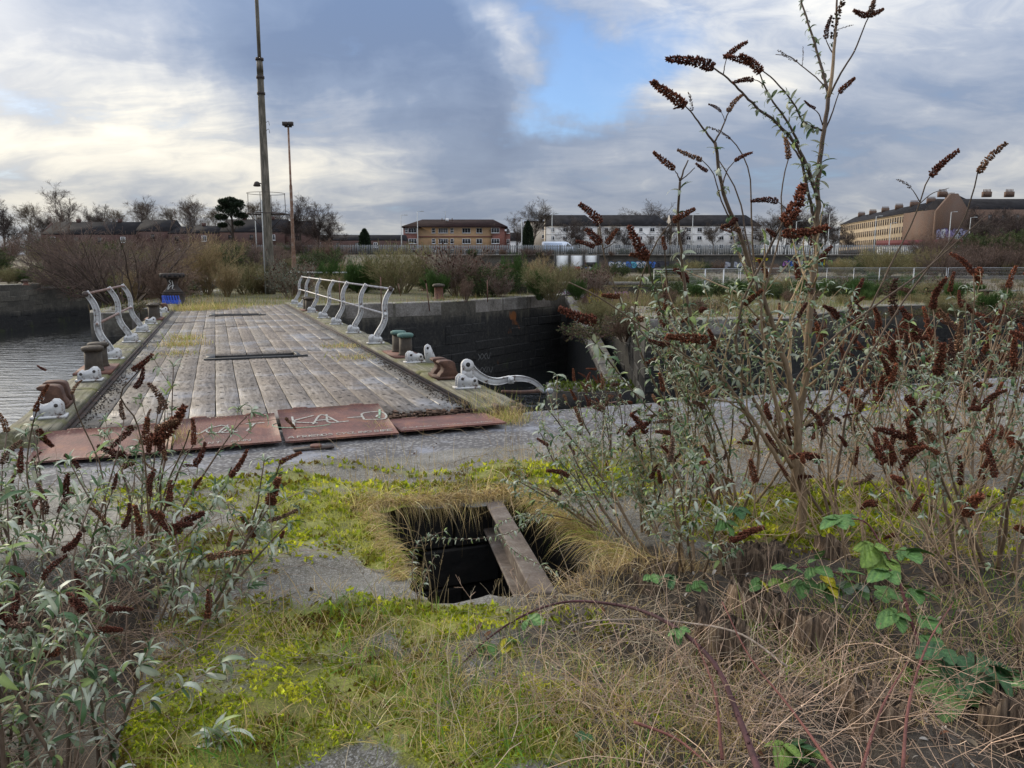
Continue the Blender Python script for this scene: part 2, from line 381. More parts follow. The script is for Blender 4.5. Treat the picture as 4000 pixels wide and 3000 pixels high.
def _dockwall(k, b, top=0., wet0=0.):
    z = zof(k, k.pos)[2]; p = k.pos; n = k.noise(p, .9, 7, .65); n2 = k.noise(stretch(k, p, (1.5, 1.5, .25)), 2.2, 6, .65); n3 = k.noise(p, 9, 5, .6)
    dry = k.ramp(k.math('ADD', k.math('MULTIPLY', n, .5), k.math('MULTIPLY', n3, .5)), [(.35, (.035, .032, .025)), (.52, (.085, .075, .058)), (.68, (.16, .15, .12))])
    wet = k.ramp(n3, [(.4, (.007, .007, .007)), (.58, (.018, .017, .016)), (.72, (.045, .043, .036))])
    lvl = k.math('ADD', k.math('ADD', z, wet0), k.math('MULTIPLY', k.math('SUBTRACT', n2, .5), 1.2))
    c = k.mix(k.mapr(lvl, -.95, -.50, 0, 1), wet, dry)
    # algae, lime runs and a rust weep
    c = k.mix(k.math('MULTIPLY', k.mapr(n2, .60, .70), k.mapr(z, -3., -.6, 0, .5)), c, (.14, .125, .085))
    c = k.mix(k.math('MULTIPLY', k.mapr(n, .56, .66), k.mapr(z, -3.6, -2.6, .8, 0)), c, (.05, .065, .012))
    c = k.mix(k.math('MULTIPLY', k.mapr(k.noise(k.vmath('ADD', p, (5, 3, 8)), .55, 3), .68, .72), .7), c, (.28, .09, .015))
    c = k.mix(k.mapr(rnd(k), 0, 1, 0, .8), c, k.mix(1, c, (.5, .5, .5), 'MULTIPLY'))
    k.put(b.inputs['Base Color'], c); b.inputs['Roughness'].default_value = .75; bump(k, k.math('ADD', n3, n2), .6, .03)
M_WALL = mat('dock_stone', _dockwall)
M_WALLL = mat('left_basin_stone', _dockwall, wet0=1.6)
def _coping(k, b):
    p = k.pos; n = k.noise(p, 1.3, 7, .65); n3 = k.noise(p, 14, 6, .65)
    c = k.ramp(k.math('ADD', k.math('MULTIPLY', n, .5), k.math('MULTIPLY', n3, .5)), [(.34, (.06, .053, .045)), (.5, (.17, .155, .135)), (.66, (.31, .29, .27))])
    nz = zof(k, k.new('ShaderNodeNewGeometry').outputs['Normal'])[2]
    c = k.mix(k.math('MULTIPLY', k.mapr(k.noise(p, 2.2, 5), .5, .62), k.mapr(nz, .5, .9)), c, (.16, .16, .03))
    c = k.mix(k.math('MULTIPLY', rnd(k), .4), c, k.mix(1, c, (.6, .5, .45), 'MULTIPLY'))
    k.put(b.inputs['Base Color'], c); b.inputs['Roughness'].default_value = .8; bump(k, n3, .6, .02)
M_COPE = mat('coping_stone', _coping)
def _plank(k, b):
    r = rnd(k); o = k.vmath('ADD', k.obj, k.vmath('SCALE', (9.1, 5.3, 3.7), sc=k.math('MULTIPLY', r, 20)))
    w = k.noise(o, .9, 3, .5, color=True)
    g = k.noise(k.vmath('ADD', stretch(k, o, (28, 1.6, 28)), k.vmath('SCALE', w, sc=7.)), 1., 7, .65)
    n = k.noise(k.pos, .8, 7, .65); n2 = k.noise(k.pos, 9, 5, .6)
    c = k.ramp(g, [(.30, (.06, .05, .042)), (.44, (.145, .122, .10)), (.56, (.225, .197, .17)), (.74, (.34, .31, .28))])
    c = k.mix(k.mapr(n, .42, .58, .55, 0), c, k.mix(1, c, (.58, .50, .40), 'MULTIPLY'))
    c = k.mix(k.math('MULTIPLY', k.math('FRACT', k.math('MULTIPLY', r, 7.3)), .5), c, k.mix(1, c, (.62, .60, .58), 'MULTIPLY'))
    c = k.mix(k.math('MULTIPLY', r, .35), c, k.mix(1, c, (.80, .62, .50), 'MULTIPLY'))
    c = k.mix(k.math('MULTIPLY', k.mapr(n, .54, .68), .45), c, (.31, .31, .33))
    # dirt lies along both kerbs
    s = zof(k, k.pos); vv = k.math('ADD', k.math('MULTIPLY', s[0], math.cos(TH)), k.math('MULTIPLY', s[1], math.sin(TH)))
    e = k.math('ABSOLUTE', k.math('SUBTRACT', vv, .6))
    e = k.mapr(k.math('ADD', e, k.math('MULTIPLY', k.math('SUBTRACT', n2, .5), .9)), 1.45, 1.95)
    c = k.mix(k.math('MULTIPLY', e, .8), c, (.055, .053, .04))
    k.put(b.inputs['Base Color'], c)
    k.put(b.inputs['Roughness'], k.mapr(n, .5, .62, .72, .40)); bump(k, k.math('ADD', g, k.math('MULTIPLY', n2, .3)), .7, .012)
M_PLANK = mat('weathered_plank', _plank)
def _kerbwood(k, b):
    o = k.obj; g = k.noise(stretch(k, o, (22, 1.2, 22)), 1., 7, .65, .6); n = k.noise(k.pos, 1.7, 7, .65)
    c = k.ramp(g, [(.33, (.03, .026, .015)), (.48, (.10, .09, .058)), (.66, (.23, .21, .15))])
    c = k.mix(k.mapr(n, .46, .62), c, (.10, .095, .022)); k.put(b.inputs['Base Color'], c); b.inputs['Roughness'].default_value = .85; bump(k, g, .8, .015)
M_KERB = mat('kerb_timber', _kerbwood)
def _rust(k, b, c1=(.09, .035, .02), c2=(.20, .085, .045), c3=(.13, .06, .045), rough=.75):
    n = k.noise(k.obj, 6, 8, .65); n2 = k.noise(k.obj, 60, 4, .6)
    k.put(b.inputs['Base Color'], k.ramp(k.math('ADD', k.math('MULTIPLY', n, .7), k.math('MULTIPLY', n2, .3)), [(.35, c1), (.5, c3), (.65, c2)]))
    b.inputs['Roughness'].default_value = rough; b.inputs['Metallic'].default_value = .15; bump(k, n2, .35, .003)
M_RUST = mat('rusty_iron', _rust)
M_BOLL = mat('bollard_iron', _rust, c1=(.025, .02, .013), c2=(.10, .078, .05), c3=(.05, .037, .025))
M_DARKIRON = mat('dark_iron', _rust, c1=(.02, .018, .016), c2=(.10, .06, .045), c3=(.045, .035, .03))
M_SADDLE = mat('rust_brown_casting', _rust, c1=(.04, .02, .012), c2=(.14, .07, .042), c3=(.08, .038, .024))
def _plate(k, b):
    # bolted chequer plate: raised lozenges in a herringbone
    s = zof(k, k.obj); S = 24.
    def loz(ox, oy, sg):
        x = k.math('SUBTRACT', k.math('FRACT', k.math('ADD', k.math('MULTIPLY', s[0], S), ox)), .5)
        y = k.math('SUBTRACT', k.math('FRACT', k.math('ADD', k.math('MULTIPLY', s[1], S), oy)), .5)
        a = k.math('ADD', k.math('MULTIPLY', x, .707), k.math('MULTIPLY', y, .707*sg)); c = k.math('SUBTRACT', k.math('MULTIPLY', y, .707), k.math('MULTIPLY', x, .707*sg))
        a = k.math('DIVIDE', a, .40); c = k.math('DIVIDE', c, .13)
        return k.math('SUBTRACT', 1, k.math('ADD', k.math('MULTIPLY', a, a), k.math('MULTIPLY', c, c)), clamp=True)
    h = k.math('MAXIMUM', loz(0, 0, 1), loz(.5, .5, -1))
    n = k.noise(k.obj, 3, 8, .6); n2 = k.noise(k.obj, 45, 5, .6)
    c = k.ramp(k.math('ADD', k.math('MULTIPLY', n, .6), k.math('MULTIPLY', n2, .4)), [(.35, (.07, .024, .017)), (.5, (.145, .052, .036)), (.65, (.23, .10, .065))])
    c = k.mix(k.math('MULTIPLY', h, .45), c, (.24, .115, .085)); c = k.mix(k.math('MULTIPLY', k.mapr(n, .52, .66), .6), c, (.25, .10, .035)); c = k.mix(k.math('MULTIPLY', k.mapr(k.noise(k.pos, 2.6, 7, .7), .5, .66), .75), c, (.055, .028, .022))
    k.put(b.inputs['Base Color'], c); b.inputs['Roughness'].default_value = .6; b.inputs['Metallic'].default_value = .1
    bump(k, k.math('ADD', h, k.math('MULTIPLY', n2, .2)), 1., .005)
M_PLATE = mat('chequer_plate', _plate)
def _paint(k, b):
    n = k.noise(k.obj, 14, 8, .7); n2 = k.noise(k.obj, 5, 5, .6)
    c = k.mix(k.mapr(n2, .35, .65), (.42, .42, .42), (.62, .62, .61))
    c = k.mix(k.mapr(n, .575, .61), c, (.11, .06, .038)); c = k.mix(k.math('MULTIPLY', k.mapr(n, .5, .6), .35), c, (.22, .18, .16))
    k.put(b.inputs['Base Color'], c); b.inputs['Roughness'].default_value = .55; bump(k, n, .3, .003)
M_WHITE = mat('chipped_white_paint', _paint)
M_RAILR = mat('worn_rail', _rust, c1=(.13, .07, .05), c2=(.30, .24, .21), c3=(.20, .12, .095), rough=.5)
M_STEEL = mat('galvanised_steel', plain, c=(.42, .44, .46), rough=.4, metal=.6, var=.15)
M_CHALK = mat('chalk', plain, c=(.36, .35, .31), rough=.95, var=.35, scale=70, bmp=0)
M_CHALKG = mat('green_chalk', plain, c=(.25, .38, .27), rough=.95, var=.4, scale=70, bmp=0)
def _stump(k, b):
    o = k.obj; g = k.noise(stretch(k, o, (58, 58, 5)), 1., 8, .72, .3); n = k.noise(o, 4, 5, .6)
    c = k.ramp(g, [(.38, (.018, .012, .007)), (.47, (.085, .055, .034)), (.58, (.22, .155, .10)), (.7, (.36, .29, .22))])
    c = k.mix(k.mapr(n, .55, .68), c, (.09, .055, .03)); k.put(b.inputs['Base Color'], c); b.inputs['Roughness'].default_value = .9; bump(k, g, 1., .02)
M_STUMP = mat('rotten_timber', _stump)
def _water(k, b):
    b.inputs['Base Color'].default_value = (.006, .008, .008, 1); b.inputs['Roughness'].default_value = .04; b.inputs['IOR'].default_value = 2.2; b.inputs['Coat Weight'].default_value = 1; b.inputs['Coat IOR'].default_value = 1.8; b.inputs['Coat Roughness'].default_value = .04
    a = k.noise(stretch(k, k.pos, (.5, 1.8, 1)), 1.1, 3, .5, .3); c = k.noise(stretch(k, k.pos, (.8, 2.2, 1)), 4.5, 3, .5)
    bump(k, k.math('ADD', a, k.math('MULTIPLY', c, .25)), 1., .07); k.l.new(b.inputs['Normal'].links[0].from_socket, b.inputs['Coat Normal'])
M_WATER = mat('dock_water', _water)
def _brick(k, b, c1=(.2, .08, .05), c2=(.3, .12, .08), mortar=(.3, .28, .25), bw=.225, bh=.075, mix2=None):
    # courses in the wall's own plane: u along the wall, v up
    s = zof(k, k.obj); cmb = k.new('ShaderNodeCombineXYZ'); k.put(cmb.inputs[0], k.math('ADD', s[0], s[1])); k.put(cmb.inputs[1], s[2])
    br = k.new('ShaderNodeTexBrick'); k.put(br.inputs['Vector'], cmb.outputs[0]); br.inputs['Scale'].default_value = 1
    br.inputs['Brick Width'].default_value = bw; br.inputs['Row Height'].default_value = bh; br.inputs['Mortar Size'].default_value = .008
    br.inputs['Color1'].default_value = (*c1, 1); br.inputs['Color2'].default_value = (*c2, 1); br.inputs['Mortar'].default_value = (*mortar, 1)
    n = k.noise(k.obj, .5, 6, .6); k.put(b.inputs['Base Color'], k.mix(k.mapr(n, .4, .7, 0, .35), br.outputs[0], (.08, .07, .06))); b.inputs['Roughness'].default_value = .85
M_TAN = mat('tan_brick', _brick, c1=(.44, .25, .105), c2=(.52, .30, .13), mortar=(.4, .33, .25))
M_REDB = mat('red_brick', _brick, c1=(.17, .042, .028), c2=(.24, .062, .04), mortar=(.2, .14, .12))
M_DARKB = mat('dark_red_brick', _brick, c1=(.05, .018, .014), c2=(.08, .028, .02), mortar=(.08, .05, .04))
M_GABLE = mat('brown_gable_brick', _brick, c1=(.075, .036, .022), c2=(.10, .047, .028), mortar=(.2, .14, .1))
M_SAND = mat('sandstone', _brick, c1=(.33, .26, .17), c2=(.42, .33, .22), mortar=(.35, .27, .18), bw=.7, bh=.33)
M_PALE = mat('pale_render', plain, c=(.66, .64, .61), var=.12, scale=.8, bmp=0)
M_CREAM = mat('cream_render', plain, c=(.55, .47, .37), var=.12, scale=.8, bmp=0)
def _roof(k, b, c=(.018, .017, .019)):
    w = k.new('ShaderNodeTexWave', wave_type='BANDS', bands_direction='Z'); k.put(w.inputs['Vector'], k.obj); w.inputs['Scale'].default_value = 1.3; w.inputs['Distortion'].default_value = .4
    n = k.noise(k.obj, .7, 7, .65); cc = k.mix(k.mapr(n, .35, .65), tuple(x*.65 for x in c), tuple(x*1.5 for x in c))
    k.put(b.inputs['Base Color'], k.mix(k.math('MULTIPLY', w.outputs[0], .3), cc, (.012, .012, .012))); b.inputs['Roughness'].default_value = .9; b.inputs['Specular IOR Level'].default_value = .1
M_ROOF = mat('slate_roof', _roof)
M_ROOFR = mat('brown_tile_roof', _roof, c=(.022, .011, .010))
M_FRAME = mat('white_window_frame', plain, c=(.72, .72, .72), var=.05, bmp=0)
M_FRAMED = mat('dark_window_frame', plain, c=(.12, .08, .06), var=.1, bmp=0)
def _glass(k, b):
    r = rnd(k); k.put(b.inputs['Base Color'], k.mix(k.mapr(r, .5, 1.), (.02, .022, .028), (.22, .22, .22))); b.inputs['Roughness'].default_value = .08
M_GLASS = mat('window_glass', _glass)
M_WPANEL = mat('white_painted_wall', plain, c=(.62, .63, .62), var=.15, scale=1.2, bmp=0)
M_MAROON = mat('maroon_fascia', plain, c=(.13, .025, .03), var=.2, scale=2, bmp=0)
M_BLUEW = mat('van_white', plain, c=(.62, .68, .78), rough=.3, var=.05, bmp=0)
M_TYRE = mat('tyre', plain, c=(.02, .02, .02), var=.1, bmp=0)
M_POLE = mat('painted_pole', plain, c=(.42, .43, .42), var=.15, scale=3, bmp=0)
def _mast(k, b):
    n = k.noise(stretch(k, k.obj, (6, 6, 1)), 1.5, 7, .65); c = k.ramp(n, [(.35, (.05, .045, .03)), (.5, (.12, .105, .08)), (.65, (.22, .19, .15))])
    k.put(b.inputs['Base Color'], c); b.inputs['Roughness'].default_value = .75
M_MAST = mat('weathered_mast', _mast)
def flat(name, c, rough=.8): return MATS.get(name) or mat(name, plain, c=c, rough=rough, var=.18, scale=3, bmp=0)
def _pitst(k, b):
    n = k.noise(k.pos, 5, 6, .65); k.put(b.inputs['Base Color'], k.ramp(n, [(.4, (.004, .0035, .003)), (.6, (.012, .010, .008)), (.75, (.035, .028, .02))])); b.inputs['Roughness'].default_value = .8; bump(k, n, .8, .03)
M_PIT = mat('shade_dark_pit_stone', _pitst)  # stone colour darkened to stand in for the shade deep in the pit
M_BLACK = flat('black_void', (.01, .01, .01))
# ------------------------------------------------------------------ setting
# water
me = mesh('water', [(-400, -30, WATER), (300, -30, WATER), (300, 400, WATER), (-400, 400, WATER)], np.array([[0, 1, 2, 3]]), M_WATER)
tag(put('water', me), kind='structure')

QE = 7.72                                   # quay edge (u)
HU0, HU1, HV0, HV1 = 3.32, 4.86, .86, 1.92  # the open pit in the quay
def blobs(p, L, warp=.35, seed=3):
    x = p[:, 0]+(fbm(p[:, 0]*1.7, p[:, 1]*1.7, seed)-.5)*warp*2; y = p[:, 1]+(fbm(p[:, 0]*1.7+9, p[:, 1]*1.7, seed+1)-.5)*warp*2
    s = np.zeros(len(p))
    for (X, Y, rx, ry, a) in L:
        c = G(X, Y); s = np.maximum(s, a*np.clip(1.5-((x-c[0])/rx)**2-((y-c[1])/ry)**2, 0, 1))
    return s
MOSS = [(460, 1190, .40, .35, .9), (700, 1120, .6, .55, 1), (760, 1190, .25, .3, .9), (430, 1370, .32, .26, 1), (730, 1340, .45, .2, .95), (800, 1330, .3, .15, .9), (600, 1560, .42, .32, 1), (720, 1500, .4, .28, 1), (380, 1480, .16, .3, .8), (560, 1400, .3, .15, .9),
        (480, 1600, .26, .2, 1), (900, 1610, .4, .2, .9), (860, 1480, .3, .25, .8), (1230, 1600, .28, .2, .9), (1290, 1560, .3, .16, .9), (1100, 1360, .5, .14, .8), (1000, 1380, .5, .14, .8), (1050, 1580, .3, .2, .7), (1230, 1030, .8, .4, .9), (1330, 1010, .6, .3, .8), (1700, 1130, .9, .6, 1),
        (1560, 1120, .5, .5, .8), (1950, 1080, 1., .5, 1), (1850, 1160, .6, .4, .9), (930, 1050, .7, .3, .7), (620, 1050, .9, .28, .7), (560, 1180, .35, .5, .6), (400, 1080, .6, .35, .6), (2150, 1150, .8, .6, .6), (640, 1440, .4, .14, .8), (1830, 890, 1.2, .25, .6), (340, 1500, .15, .3, .8), (560, 1290, .4, .1, .45), (480, 1310, .3, .1, .7), (900, 1010, 1.6, .12, .5), (1500, 980, 1.2, .3, .5)]
SOIL = [(1700, 1400, 1.1, .75, 1), (1500, 1260, .7, .45, .9), (1450, 1450, .5, .35, .5), (2000, 1500, 1., .8, 1), (2000, 1250, .9, .7, .8), (1500, 1600, .5, .4, .8), (1250, 1450, .4, .25, .4), (850, 1420, .5, .1, .5), (1700, 1250, .8, .4, 1)]
SEDGE = [(700, 1100, .55, .42, 1), (745, 1180, .3, .3, .9), (620, 1080, .4, .3, .7)]
GREEN = [(1000, 1500, .6, .35, 1), (1180, 1530, .6, .35, .9), (860, 1480, .5, .25, .8), (780, 1400, .5, .15, .6), (1600, 1420, .40, .35, 1), (2050, 1320, .9, .40, 1), (2170, 1360, .6, .35, 1), (1400, 1600, .3, .2, .6), (1000, 1650, .8, .14, .9), (1900, 1130, .9, .4, .7), (730, 1350, .4, .25, .6), (1880, 1290, .6, .3, .9), (1750, 1430, .6, .3, .7), (600, 1400, .5, .12, .5), (1980, 1400, .5, .3, .8)]
DRY = [(950, 1080, .6, .26, 1), (820, 1090, .4, .35, .9), (1050, 1060, .4, .26, 1), (870, 1020, .6, .3, .6), (1120, 1000, .6, .35, .6), (800, 1400, 1.0, .15, 1), (560, 1430, .6, .16, 1), (1100, 1430, .7, .25, 1), (1300, 1450, .6, .4, 1), (1400, 1350, .5, .25, 1), (1180, 1250, .25, .3, .6), (1130, 1560, .7, .28, 1),
       (1350, 1600, .6, .25, 1), (1700, 1100, 1.4, .5, .6), (2000, 1160, 1., .6, .8), (2080, 900, 1.4, .5, .8), (1800, 870, 1., .3, .5), (330, 1420, .2, .4, .7), (830, 1230, .1, .45, .7), (500, 1400, .4, .15, .8), (880, 1330, .2, .1, .8), (1240, 1270, .2, .2, .9), (1880, 1400, .8, .5, .6), (650, 1300, .6, .1, .4), (1500, 1400, .8, .4, .8), (850, 1600, .5, .15, .5)]
SLABV = lambda u: -1.72+.10*np.minimum(u-2, 4)        # left edge of the concrete, beyond it the ground drops
gl0, gl1 = UV(G(390, 1150)), UV(G(262, 1650))
def slab_edge(u): return gl1[1]+(gl0[1]-gl1[1])*(u-gl1[0])/(gl0[0]-gl1[0])
def height(u, v, p):
    n = fbm(p[:, 0]*1.3, p[:, 1]*1.3, 5); n2 = fbm(p[:, 0]*7, p[:, 1]*7, 8)
    z = (n-.5)*.05+(n2-.5)*.015
    z = z*np.clip((QE-u)/1.2, .12, 1)
    z += .03*blobs(p, MOSS)*(.4+n2)
    z += blobs(p, SOIL[:4]+SOIL[-1:])*(fbm(p[:, 0]*3, p[:, 1]*3, 21)-.45)*.22
    e = slab_edge(u)+(fbm(u*2, u*0, 31)-.5)*.10
    drop = np.clip((e-v)/.10, 0, 1)*np.clip((4.7-u)/.25, 0, 1)
    z -= drop*(.38+.1*n)
    z += .12*np.clip(blobs(p, [(1650, 1300, 1.2, .8, 1)]), 0, 1)*(n2-.4)
    return z
def near_ground():
    us = np.concatenate([np.linspace(-4, 1, 26), np.arange(1.05, 3.3, .05), np.arange(3.32, 4.86, .055), np.arange(4.86, 7.7, .055), [QE]])
    vs = np.concatenate([np.linspace(-40, -5, 36), np.arange(-4.9, -.0, .05), np.arange(0, .84, .05), np.linspace(.86, 1.92, 20), np.arange(1.98, 7.5, .06), np.linspace(7.6, 14, 50), np.linspace(14.5, 60, 40)])
    us, vs = [q[np.concatenate([[True], np.diff(q) > .008])] for q in (np.sort(us), np.sort(vs))]
    U, V = np.meshgrid(us, vs, indexing='ij'); u, v = U.ravel(), V.ravel()
    p = np.stack([-math.sin(TH)*u+math.cos(TH)*v, math.cos(TH)*u+math.sin(TH)*v], 1)
    z = height(u, v, p)
    # broken rims of the pit: push border vertices about, and round the quay edge
    def inh(a, b): return (a > HU0+.01) & (a < HU1-.01) & (b > HV0+.01) & (b < HV1-.01)
    rim = (u > HU0-.03) & (u < HU1+.03) & (v > HV0-.03) & (v < HV1+.03) & ~inh(u, v)
    jit = (fbm(u*7, v*7, 44)-.5)*.20
    far = rim & (u > HU1-.03)
    u2 = u+np.where(far, jit*1.6-.02, np.where(rim & (u < HU0+.03), jit*.35, 0)); v2 = v+np.where(rim, jit*.5, 0)
    z = np.where(far, z-.01, z)
    p2 = np.stack([-math.sin(TH)*u2+math.cos(TH)*v2, math.cos(TH)*u2+math.sin(TH)*v2], 1)
    Vt = np.column_stack([p2, z]); nu, nv = len(us), len(vs)
    i, j = np.meshgrid(np.arange(nu-1), np.arange(nv-1), indexing='ij')
    cu = (us[:-1]+us[1:])[i]/2; cv = (vs[:-1]+vs[1:])[j]/2; keep = ~inh(cu, cv)
    a = (i*nv+j)[keep]; F = np.stack([a, a+1, a+nv+1, a+nv], 1)[:, ::-1]
    moss = blobs(p, MOSS)*(.35+.9*fbm(p[:, 0]*4, p[:, 1]*4, 12)); soil = blobs(p, SOIL)
    gran = ((u > 6.28+.05*(fbm(v*3, v*0, 4)-.5)) & (u < 9)).astype(float)
    soil = np.maximum(soil, np.clip((slab_edge(u)-v)/.08, 0, 1)*(u < 4.6))
    soil = np.maximum(soil, .55*np.clip(1-np.abs(u-6.26)/.05, 0, 1))
    moss = np.where(gran > 0, moss*.35, moss)
    soil *= 1-gran
    me = mesh('quay_ground', Vt, F, M_GROUND, None, True)
    c = np.stack([moss, soil, gran, np.ones_like(u)], 1).astype(np.float32)
    at = me.color_attributes.new('mask', 'FLOAT_COLOR', 'POINT'); at.data.foreach_set('color', c.ravel())
    return tag(put('ground', me), kind='structure')
GROUND = near_ground()
GROUND.modifiers.clear()
def hz(p):                                   # ground height under world points
    u = -math.sin(TH)*p[:, 0]+math.cos(TH)*p[:, 1]; v = math.cos(TH)*p[:, 0]+math.sin(TH)*p[:, 1]
    return height(u, v, p)

def wall_blocks(root, line, ztop, rows, bl, rowh, thick=.5, mat_=M_WALL, name='wall_stone', jit=.02, zb=None, rg=None, gap=.985):
    """courses of separate stone blocks along a ground line"""
    rg = rg or np.random.default_rng(3)
    line = np.asarray(line, float)[:, :2]; seg = np.linalg.norm(np.diff(line, axis=0), axis=1)
    cache = {}
    for s in range(len(line)-1):
        a, b = line[s], line[s+1]; d = (b-a)/seg[s]; n = np.array([d[1], -d[0]]); ang = math.atan2(d[1], d[0])
        for r in range(rows):
            x = 0 if r % 2 == 0 else -bl*.5
            while x < seg[s]:
                L = bl*rg.uniform(.8, 1.25); x0, x1 = max(x, 0), min(x+L, seg[s]); x += L
                if x1-x0 < .12: continue
                Lq = round((x1-x0)*4)/4 or .25
                if Lq not in cache:
                    cache[Lq] = bevel_box((Lq, thick, rowh), .03, mat_, name)
                m = (x0+x1)/2; c = a+d*m-n*(thick/2)+n*rg.uniform(-jit, jit)
                o = put(name, cache[Lq], root, (c[0], c[1], ztop-rowh*(r+.5)), (0, 0, ang), ((x1-x0)/Lq*gap, 1, .985))
def bevel_box(size, bv, mat_, name='block'):
    x, y, z = [s/2 for s in size]; b = bv
    V = []; 
    for sx in (-1, 1):
        for sy in (-1, 1):
            for sz in (-1, 1):
                V += [(sx*(x-b), sy*(y-b), sz*z), (sx*(x-b), sy*y, sz*(z-b)), (sx*x, sy*(y-b), sz*(z-b))]
    import bmesh
    bm = bmesh.new()
    for v in V: bm.verts.new(v)
    bmesh.ops.convex_hull(bm, input=bm.verts); bmesh.ops.dissolve_limit(bm, angle_limit=.02, verts=bm.verts, edges=bm.edges)
    me = bpy.data.meshes.new(name); bm.to_mesh(me); bm.free(); me.materials.append(mat_); return me

# backing wall surface for a line from ztop to zbot (stuff behind the blocks)
def backing(line, ztop, zbot, mat_, name, off=.0, steps=1):
    line = np.asarray(line, float)[:, :2]; V = []
    for q in line: V += [(q[0], q[1], ztop), (q[0], q[1], zbot)]
    F = [(2*i, 2*i+1, 2*i+3, 2*i+2) for i in range(len(line)-1)]
    return mesh(name, V, np.array(F), mat_)

# near quay wall under our feet
q0, q1 = W(QE, -40)[:2], W(QE, 60)[:2]
tag(put('quay_wall', backing([q0, q1], 0, -5, M_WALL, 'quay_wall')), kind='structure')

# lining of the pit
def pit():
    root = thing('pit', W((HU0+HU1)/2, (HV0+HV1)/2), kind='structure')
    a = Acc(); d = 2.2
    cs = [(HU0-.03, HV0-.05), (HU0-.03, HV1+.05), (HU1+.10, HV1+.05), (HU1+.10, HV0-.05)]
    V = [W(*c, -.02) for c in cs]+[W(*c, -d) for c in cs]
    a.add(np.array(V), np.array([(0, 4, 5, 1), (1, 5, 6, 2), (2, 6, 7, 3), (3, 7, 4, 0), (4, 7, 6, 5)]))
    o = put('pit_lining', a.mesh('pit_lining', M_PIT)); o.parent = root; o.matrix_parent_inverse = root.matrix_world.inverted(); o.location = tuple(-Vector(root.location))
    o.matrix_parent_inverse = Matrix.Identity(4)
    # shade-dark stone courses on the far face
    bx = {}
    rg = np.random.default_rng(2)
    for r in range(7):
        x = HV0-.3*(r % 2)
        while x < HV1:
            L = .62*rg.uniform(.85, 1.15); x0, x1 = max(x, HV0), min(x+L, HV1); x += L
            if x1-x0 < .08: continue
            key = round(x1-x0, 1) or .1
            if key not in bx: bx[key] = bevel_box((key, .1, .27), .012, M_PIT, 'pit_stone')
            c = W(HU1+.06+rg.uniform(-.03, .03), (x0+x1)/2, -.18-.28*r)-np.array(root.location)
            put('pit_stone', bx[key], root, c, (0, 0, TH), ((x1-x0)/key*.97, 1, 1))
    return root
pit()

# far side: island quay and everything beyond ------------------------------------------------
ISLE = [(-27, 78), (-19.5, 50), (-16.2, 33), (-14.9, 27.2), (-14.3, 26.1), (-13.6, 25.8), tuple(W(29.0, -2.75)[:2]), tuple(W(31.5, -2.7)[:2]), tuple(W(31.5, 3.5)[:2]), (-6.8, 31.3), (-2.7, 33.8), (.9, 39.2), (3.3, 42.6)]
EAST = [(4.1, 41.9), (4.6, 30), (3.95, 22.6), (8.2, 23.1), (14.2, 30.2), (21.5, 32.5), (34, 40), (70, 52)]
def rgh(x, y): return (fbm(x*.22, y*.22, 71)-.5)
def far_land():
    from mathutils.geometry import delaunay_2d_cdt
    poly = ISLE+EAST+[(900, 80), (900, 900), (-900, 900), (-900, 420), (-230, 160), (-75, 105), (-60, 82), (-40.5, 78)]
    def zz(x, y):
        # rises to the road behind the retaining wall; lower to the east
        z = np.where(y > 152, 3.45, 0.)+np.where(y < 152, np.clip((y-60)/60, 0, 1)*rgh(x, y)*1.2, 0)
        z = np.where((x < -12) & (y > 85) & (y < 152), np.maximum(z, np.clip((y-85)/60, 0, 1)*3.45), z)
        low = np.clip((x-9)/6, 0, 1)*np.clip((y-36)/6, 0, 1)*np.clip((120-y)/40, 0, 1)
        low3 = np.clip((9.5-x)/4, 0, 1)*np.clip((y-24)/3, 0, 1)*np.clip((47-y)/3, 0, 1)*(x > 3.2)
        return z-np.maximum(.6*low, 1.2*low3)
    gx, gy = np.meshgrid(np.concatenate([np.linspace(-220, -60, 20), np.arange(-58, 70, 2.4), np.linspace(72, 260, 22)]), np.concatenate([np.arange(25, 100, 2.4), np.linspace(101, 151, 14), [151.9, 152.1], np.linspace(158, 420, 14), [700]]))
    g = np.column_stack([gx.ravel(), gy.ravel()])
    V = [Vector(p) for p in poly]+[Vector(p) for p in g]
    r = delaunay_2d_cdt(V, [], [list(range(len(poly)))], 1, 1e-4)
    v = np.array([tuple(q) for q in r[0]]); F = [f for f in r[2] if len(f) == 3]
    F = np.array(F)
    z = zz(v[:, 0], v[:, 1])
    def dist(pt, ln):
        d = np.full(len(pt), 1e9)
        for a, b in zip(ln[:-1], ln[1:]):
            a, b = np.array(a), np.array(b); t = np.clip(((pt-a)@(b-a))/((b-a)@(b-a)), 0, 1); d = np.minimum(d, np.linalg.norm(pt-(a+t[:, None]*(b-a)), axis=1))
        return d
    dd = np.minimum(dist(v, ISLE), dist(v, EAST)); corner = (np.abs(v[:, 0]-4.35) < .5) & (v[:, 1] > 28) & (v[:, 1] < 42.3); z = np.where(corner, -1.2, np.where(dd < .05, 0, z+np.clip(dd-1, 0, 3)*.05*(fbm(v[:, 0]*.8, v[:, 1]*.8, 6)-.3)))
    cen = v[F].mean(1)
    me = mesh('far_ground', np.column_stack([v, z-.012]), F, None, None, True, [M_ISLE, M_FAR], (cen[:, 1] > 62).astype(int))
    tag(put('terrain', me), kind='structure')
    return
far_land()
